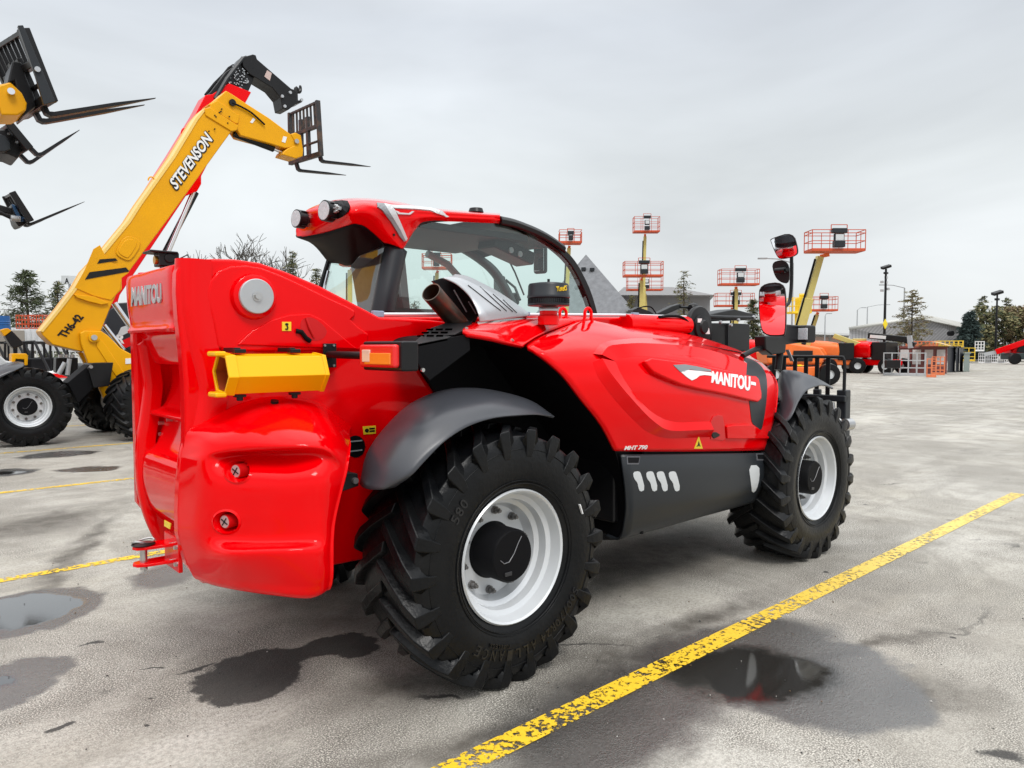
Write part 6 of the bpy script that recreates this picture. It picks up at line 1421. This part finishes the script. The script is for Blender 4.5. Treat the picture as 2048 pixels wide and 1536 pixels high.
lift(1464, 60, 1466, 1464, 614, 588, 72, 'boom lift with orange platform left of the mirrors, lower of the two')
lift(1640, 37, 1588, 1659, 507, 466, 97, 'boom lift with big orange platform on a leaning pale yellow boom', bw=.4)
lift(1634, 55, 1612, 1636, 623, 595, 52, 'boom lift with low platform behind the leaning boom')
lift(1138, 46, 1128, 1139, 490, 469, 44, 'boom lift with red platform peeping over the cab front')
lift(874, 48, 868, 876, 540, 511, 58, 'boom lift seen through the cab side glass')
lift(700, 44, 700, 716, 534, 507, 60, 'boom lift seen through the cab rear glass')
# a platform laid low: orange lift beyond the leaning one
def low_machine(px, dist, label, m, cat='boom lift', hood=True, s_=1.0, flip=1, name='boom_lift', yaw=-.35):
    t = empty(name, gpos(px, dist), label, cat, 'boom lifts parked across the yard' if cat == 'boom lift' else None); g0 = gpos(px, dist); f = V((_r.x, _r.y, 0)) * flip; s = V((-_r.y, _r.x, 0)); f.rotate(Matrix.Rotation(yaw, 3, 'Z')); s = V((-f.y, f.x, 0)) * flip; R3 = Matrix((f, s, V((0, 0, 1)))).transposed()
    L = lambda a, b, c: g0 + (f * a + s * b + V((0, 0, c))) * s_
    MB().box(L(0, 0, .75), (3.0 * s_, 1.3 * s_, .42 * s_), R3).build('base', m, t, bevel=.08)
    for a in (-1.3, 1.3):
        for b in (-.95, .95):
            c = L(a, b, .52); w2 = MB().lathe([(.22, -.19), (.36, -.2), (.5, -.17), (.53, -.1), (.53, .1), (.5, .17), (.36, .2), (.22, .19)], n=24); w2.v = [c + R3 @ (v * s_) for v in w2.v]; w2.build('wheel', TYRE, t)
            w2 = MB().lathe([(0, -.10), (.2, -.12), (.27, -.19), (.29, -.18), (.29, .18), (.27, .19), (.2, .12), (0, .10)], n=20); w2.v = [c + R3 @ (v * s_) for v in w2.v]; w2.build('rim', LGREY, t)
    vs, fs = surf([[L(x, y, z) for x, y, z in row] for row in [
        [(-2.1, -.8, 1.15), (-1.6, -.85, 1.05), (-.6, -.85, 1.05), (.1, -.85, 1.05)], [(-2.3, -.8, 1.5), (-1.7, -.92, 1.5), (-.6, -.92, 1.5), (.15, -.9, 1.5)],
        [(-2.1, -.75, 1.95), (-1.6, -.85, 2.05), (-.6, -.85, 2.0), (.1, -.82, 1.95)], [(-1.9, .1, 2.1), (-1.5, .1, 2.25), (-.6, .1, 2.2), (.1, .1, 2.1)],
        [(-2.1, .8, 1.9), (-1.6, .9, 2.0), (-.6, .9, 1.95), (.1, .9, 1.9)], [(-2.1, .8, 1.15), (-1.6, .85, 1.05), (-.6, .85, 1.05), (.1, .85, 1.05)]]], 4)
    MB().add(vs, fs).build('engine_housing', m, t, solid=.03)
    MB().box(L(.6, 0, 1.5), (1.0 * s_, 1.5 * s_, 1.2 * s_), R3).build('turret', BLK, t, bevel=.06)
    return t, L, R3, f, s
t, L, R3, f, s = low_machine(1752, 56, 'red boom lift folded low in front of the warehouse', RED, s_=1.02, yaw=-1.0)
MB().bar(L(-.4, -.2, 2.55), L(2.2, -.2, 2.25), .35, .4).build('boom', BLK, t, bevel=.05); MB().bar(L(-.2, -.41, 2.5), L(.9, -.41, 2.4), .03, .22).build('boom_badge', WHT, t); MB().bar(L(1.9, -.2, 2.3), L(2.7, -.2, 1.9), .25, .3).build('jib', BLK, t, bevel=.04); MB().bar(L(2.4, -.3, 2.5), L(2.5, -.3, 1.7), .1, .3).build('console', SILV, t)
t, L, R3, f, s = low_machine(1672, 56, 'orange boom lift with pale folded boom left of the red one', ORG)
MB().bar(L(-.2, -.3, 2.6), L(1.6, -.3, 1.9), .3, .35).build('boom', YELP, t, bevel=.05); MB().box(L(1.5, .3, 2.1), (.9, .5, .6), R3).build('turret_cover', YELP, t, bevel=.05)
t, L, R3, f, s = low_machine(1528, 44, 'red boom lift partly hidden behind the mirror bracket', RED)
MB().bar(L(-.2, -.3, 2.3), L(2.2, -.3, 2.0), .3, .35).build('boom', BLK, t, bevel=.05)
# yellow mast lift
mt = empty('mast_lift', gpos(1596, 48), 'bright yellow vertical mast lift beside the leaning boom', 'mast lift'); g0 = gpos(1596, 48)
YLM = mat('bright_yellow', (.85, .58, .01), .4); f = V((_r.x, _r.y, 0))
MB().bar(g0 + V((0, 0, .3)), D2(1598, 596, 48), .35, .35).build('mast', YLM, mt, bevel=.03); MB().box(g0 + V((0, 0, .4)), (1.6, 1.2, .5)).build('base', YLM, mt, bevel=.06)
basket(mt, D2(1598, 627, 48), f, 1.15, .95, YLM, False, floor=YLM); p = D2(1608, 610, 48); MB().box(p, (.55, .4, 1.3)).build('lift_panel', YLM, mt, bevel=.05)
# --- cages, skips and platforms stored on the right
def cage(px0, px1, py0, py1, dist, m, label, rows=4, colz=5, depth=1.0, group='platforms stored in front of the warehouse', yaw=0, name='platform_cage', r=.03, floor=True):
    a, b = gpos(px0, dist), gpos(px1, dist + yaw); zt, zb = hz(py0, dist, px0), hz(py1, dist, px0); d = (a - CAM); d.z = 0; d.normalize(); zb = 0.03 if py1 > 705 and abs(zb) < .6 else zb; mb = MB(); o = empty(name, a, label, 'work platform', group)
    for dd in (V(), d * depth):
        for i in range(rows): z = lerp(zb, zt, i / (rows - 1)); mb.bar(a + dd + V((0, 0, z)), b + dd + V((0, 0, z)), r * 1.6)
        for i in range(colz): q = a.lerp(b, i / (colz - 1)) + dd; mb.bar(q + V((0, 0, zb)), q + V((0, 0, zt)), r * 1.6)
    for q in (a, b):
        for i in range(rows): z = lerp(zb, zt, i / (rows - 1)); mb.bar(q + V((0, 0, z)), q + d * depth + V((0, 0, z)), r * 1.6)
    mb.build('railing', m, o, smooth=False)
    if floor: MB().prism([a + V((0, 0, zb)), b + V((0, 0, zb)), b + d * depth + V((0, 0, zb)), a + d * depth + V((0, 0, zb))], (0, 0, .12)).build('floor', m, o)
    return o
GRYC = mat('galvanised', (.45, .46, .47), .5, metal=.2)
ORC = mat('orange_cage', (.70, .20, .08), .5, var=.1)
YLC = mat('yellow_cage', (.80, .55, .05), .5, var=.1)
cage(1768, 1852, 706, 745, 51.5, GRYC, 'silver platform cage lying beside the red lift', 4, 6, .9); 
p = D2(1785, 728, 51.2); b_ = MB().box(p, (.9, .2, .5), Matrix.Rotation(-.7, 3, 'Z')).build('control_box', BLK); tag(b_, 'black control box on the silver platform cage', 'control box')
cage(1855, 1873, 718, 747, 49.4, ORC, 'narrow orange gate leaning by the silver cage', 3, 3, .6); cage(1865, 1890, 714, 743, 54, ORC, 'orange platform cage between the gate and the maroon skip', 5, 4, .9)
cage(1812, 1875, 683, 694, 60, ORC, 'orange railing stored on top of the skips', 3, 9, 1.0); cage(1872, 1926, 682, 694, 62, YLC, 'yellow railing stored on top behind the black skips', 3, 7, 1.0)
cage(1926, 1950, 696, 722, 66, YLC, 'yellow cage standing right of the green skip', 4, 3, 1.0); cage(1950, 1968, 683, 702, 70, WHT, 'white cage stacked high beside the far red boom', 4, 4, 1.0)
def crate(px0, px1, py0, py1, dist, m, label, cat, name, depth=2.0, win=0, wm=None):
    a, b = gpos(px0, dist), gpos(px1, dist + 1.5); zt, zb = hz(py0, dist, px0), 0; d = (a - CAM); d.z = 0; d.normalize(); o = empty(name, a, label, cat, 'skips and racks stored in front of the warehouse')
    MB().prism([a + V((0, 0, zb)), b + V((0, 0, zb)), b + V((0, 0, zt)), a + V((0, 0, zt))], d * depth).build('body', m, o, bevel=.04)
    MB().bar(a + V((0, 0, zt)) - d * .05, b + V((0, 0, zt)) - d * .05, .12).build('rim', m, o)
    for i in range(win):
        q, q2 = a.lerp(b, (i + .12) / win) - d * .06, a.lerp(b, (i + .82) / win) - d * .06
        MB().prism([q + V((0, 0, zt * .35)), q2 + V((0, 0, zt * .35)), q2 + V((0, 0, zt * .9)), q + V((0, 0, zt * .9))], d * .04).build('panel', wm, o)
    return o
crate(1798, 1895, 694, 741, 56, mat('maroon_rack', (.16, .04, .035), .5, var=.2), 'maroon rack with pale panels behind the orange cages', 'rack', 'storage_rack', win=4, wm=mat('pale_sheet', (.5, .47, .46), .6, var=.2))
for i, (a, b) in enumerate(((1896, 1911), (1912, 1919), (1920, 1927))): crate(a, b, 694, 738, 60 + i, mat('black_skip', (.018, .02, .026), .5), ('black skip next to the maroon rack, widest of the three', 'black skip in the middle of the three', 'black skip next to the green bin')[i], 'skip', 'skip')
crate(1928, 1940, 706, 737, 62, mat('green_bin', (.16, .20, .18), .5, var=.2), 'grey green bin at the right end of the skips', 'bin', 'waste_bin')
tp = MB().add(*surf([[D2(1832, 693, 55), D2(1862, 684, 55), D2(1900, 692, 56)], [D2(1840, 693, 57), D2(1870, 683, 57), D2(1905, 692, 58)]], 4)).build('tarpaulin', mat('tan_tarp', (.45, .30, .14), .7)); tag(tp, 'tan tarpaulin bulging over the maroon rack', 'tarpaulin')
for i in range(5):
    x0 = 1958 + i * 13; cage(x0, x0 + 12, 706, 721.5, 102 + i * .5, GRYC if i % 2 else WHT, ('white platform stack nearest the yellow cage', 'grey platform stack second from the yellow cage', 'white platform stack in the middle of the pale row', 'grey platform stack fourth from the yellow cage', 'white platform stack against the far red machine')[i], 4, 4, 1.2, 'pale platforms in front of the far red machine')
# far red telehandler at the right edge
fr = empty('telehandler', gpos(2050, 96), 'distant red telehandler with a long low boom at the right edge', 'telehandler'); g0 = gpos(2052, 96); f = V((_r.x, _r.y, 0)); s = V((-f.y, f.x, 0)); R3 = Matrix((f, s, V((0, 0, 1)))).transposed()
MB().bar(D2(1992, 704, 96), D2(2110, 664, 96), .75, .6).build('boom', RED, fr, bevel=.05); MB().bar(D2(1968, 709, 96), D2(2000, 703, 96), .4, .4).build('inner_boom', GRYC, fr)
MB().prism([D2(2022, 716, 96), D2(2026, 700, 96), D2(2034, 690, 96), D2(2052, 688, 96), D2(2090, 690, 96), D2(2090, 716, 96)], s * 1.4).build('body', RED, fr, bevel=.1); MB().prism([D2(2034, 704, 95.8), D2(2038, 693, 95.8), D2(2062, 691, 95.8), D2(2062, 707, 95.8)], s * .1).build('window', BLK, fr)
MB().prism([D2(2020, 719, 95.6), D2(2020, 706, 95.6), D2(2090, 706, 95.6), D2(2090, 719, 95.6)], s * 1.6).build('engine_cover', mat('dark_green_grey', (.03, .045, .045), .4), fr, bevel=.08)
for px in (2030, 2090):
    c = gpos(px, 95) + V((0, 0, .62)); w2 = MB().lathe([(0, -.2), (.3, -.22), (.58, -.2), (.62, 0), (.58, .2), (0, .2)], n=24); w2.v = [c + R3 @ v for v in w2.v]; w2.build('wheel', TYRE, fr)
# --- lamp posts
def lamp_post(px, dist, ytop, label, m=BLK, heads=1, arm=0, r=.07, flood=True):
    g = gpos(px, dist); zt = hz(ytop, dist, px); o = empty('lamp_post', g, label, 'lamp post', 'lamp posts'); MB().cyl(g, g + V((0, 0, zt)), r * 1.2, r * .8, n=12).build('pole', m, o); f = V((_r.x, _r.y, 0))
    if flood: 
        q = g + V((0, 0, zt)); k = dist / 50; MB().box(q + f * .0 + V((0, 0, .12 * k)), (.55 * k, .3 * k, .16 * k), Matrix.Rotation(-.4, 3, 'Y') @ Matrix.Rotation(-.7, 3, 'Z')).box(q - V((0, 0, .25 * k)), (.3 * k, .2 * k, .12 * k)).build('flood_lamp', m, o, bevel=.03)
    else:
        q = g + V((0, 0, zt)); e = q + f * arm + V((0, 0, .35 * (1 if arm else 0))); MB().tube([q, q.lerp(e, .6) + V((0, 0, .1)), e], .05, 6).build('arm', m, o); MB().bar(e, e + f * (.7 if arm > 0 else -.7), .28, .12).build('lamp_head', m, o, bevel=.03)
    return o
lp = lamp_post(1768, 58, 538, 'tall black lamp post with flood lamp and small boxes, in front of the warehouse', r=.09)
for y, dx in ((555, .15), (564, -.15), (565, .15), (581, -.15), (578, .3)):
    p = D2(1768, y, 58); f = V((_r.x, _r.y, 0)); MB().box(p + f * dx, (.22, .16, .16)).build('camera_box', GRYC, lp)
p = D2(1771, 648, 57.8); MB().prism([p + V((0, 0, .35)), p + f * .16, p - V((0, 0, .35)), p - f * .16], (0, .04, 0)).build('warning_diamond', mat('diamond_yellow', (.8, .65, .02), .5), lp)
lamp_post(1991, 108, 590, 'dark flood lamp post among the trees on the right', r=.12)
GP = mat('galvanised_post', (.32, .33, .34), .5)
lamp_post(1806, 95, 576, 'grey street lamp with curved arm behind the open evergreen', GP, arm=-2.2, flood=False, r=.09)
lamp_post(1713, 120, 620, 'thin street lamp over the left end of the warehouse, the shorter one', GP, arm=.6, flood=False, r=.09)
lamp_post(1733, 120, 614, 'thin street lamp with a long arm over the left end of the warehouse', GP, arm=2.6, flood=False, r=.09)
lamp_post(1583, 60, 526, 'pale street lamp with a double arm behind the wing mirrors', GP, arm=-2.0, flood=False, r=.07)
lamp_post(1649, 110, 632, 'thin pole between the low building and the leaning boom', GP, arm=.2, flood=False, r=.08)
# --- utility vehicles and machines in front of the container, left
def utility(px, dist, label, m=WHT, sc=1.0):
    g0 = gpos(px, dist); f = V((_r.x, _r.y, 0)); s = V((-f.y, f.x, 0)); R3 = Matrix((f, s, V((0, 0, 1)))).transposed(); t = empty('utility_vehicle', g0, label, 'utility vehicle', 'utility vehicles in front of the container'); L = lambda a, b, c: g0 + (f * a + s * b + V((0, 0, c))) * sc
    MB().prism([L(-1.6, -.7, .5), L(1.6, -.7, .5), L(1.6, -.7, .85), L(.9, -.7, 1.05), L(.3, -.7, 1.0), L(-.3, -.7, .9), L(-1.6, -.7, 1.05)], s * 1.4 * sc).build('body', m, t, bevel=.08)
    MB().box(L(.9, -.72, .9), (.6 * sc, .03, .12 * sc), R3).build('stripe', RED, t)
    m_ = MB()
    for b in (-.6, .6): m_.tube([L(-.7, b, .95), L(-.65, b, 1.85), L(.2, b, 1.9), L(.6, b, 1.05)], .04, 6); m_.bar(L(-.1, b, .9), L(-.1, b, 1.88), .06)
    for a in (-.65, .2): m_.bar(L(a, -.6, 1.87), L(a, .6, 1.87), .06)
    m_.build('roll_cage', BLK, t); MB().box(L(-.3, 0, 1.15), (.6 * sc, 1.0 * sc, .5 * sc), R3).build('seat', BLKM, t, bevel=.06)
    for a in (-1.1, 1.1):
        for b in (-.65, .65): c = L(a, b, .34); w2 = MB().lathe([(0, -.11), (.18, -.12), (.32, -.12), (.34, 0), (.32, .12), (0, .11)], n=20); w2.v = [c + R3 @ (v * sc) for v in w2.v]; w2.build('wheel', TYRE, t)
for px, d, l_, m_ in ((8, 27, 'white utility vehicle with roll cage at the left edge, behind the yellow cap', WHT), (48, 29, 'utility vehicle with tall black cage, middle of the group', BLK), (82, 26, 'white and red utility vehicle nearest the yellow boom', WHT), (118, 28, 'dark utility vehicle half behind the tail of the yellow boom', BLK)): utility(px, d, l_, m_)
for i, (a, b, d) in enumerate(((34, 58, 30), (60, 80, 31), (80, 108, 30))): 
    c_ = cage(a, b, 630, 656, d, ORR, ('orange basket on top of the container, leftmost', 'orange basket on top of the container, middle', 'orange basket on top of the container, against the boom')[i], 4, 5, .8, 'orange baskets stacked on the container', r=.013, floor=False)
fn = empty('chain_fence', gpos(1700, 100), 'thin chain link fence with white posts along the far side of the yard', 'fence')
m_ = MB()
for k in range(24): q = gpos(1690 + k * 10, 100); m_.cyl(q, q + V((0, 0, 1.9)), .05, n=6)
m_.build('posts', GP, fn); a, b = gpos(1690, 100), gpos(1920, 100)
m_ = MB().bar(a + V((0, 0, 1.9)), b + V((0, 0, 1.9)), .05).bar(a + V((0, 0, 1.0)), b + V((0, 0, 1.0)), .03); m_.build('rail', GP, fn)
# unseen boom lifts added behind the viewer for mirrors and glossy panels to reflect
t, L, R3, f, s = low_machine(1000, 30, 'orange boom lift added behind the viewer for the wing mirrors to reflect', ORG); g1 = V((-13, 1.5, 0)); t.location = g1
t2, L, R3, f, s = low_machine(1100, 30, 'yellow topped boom lift added behind the viewer for reflections, beside the orange one', YLM); t2.location = V((-16, 5.5, 0))
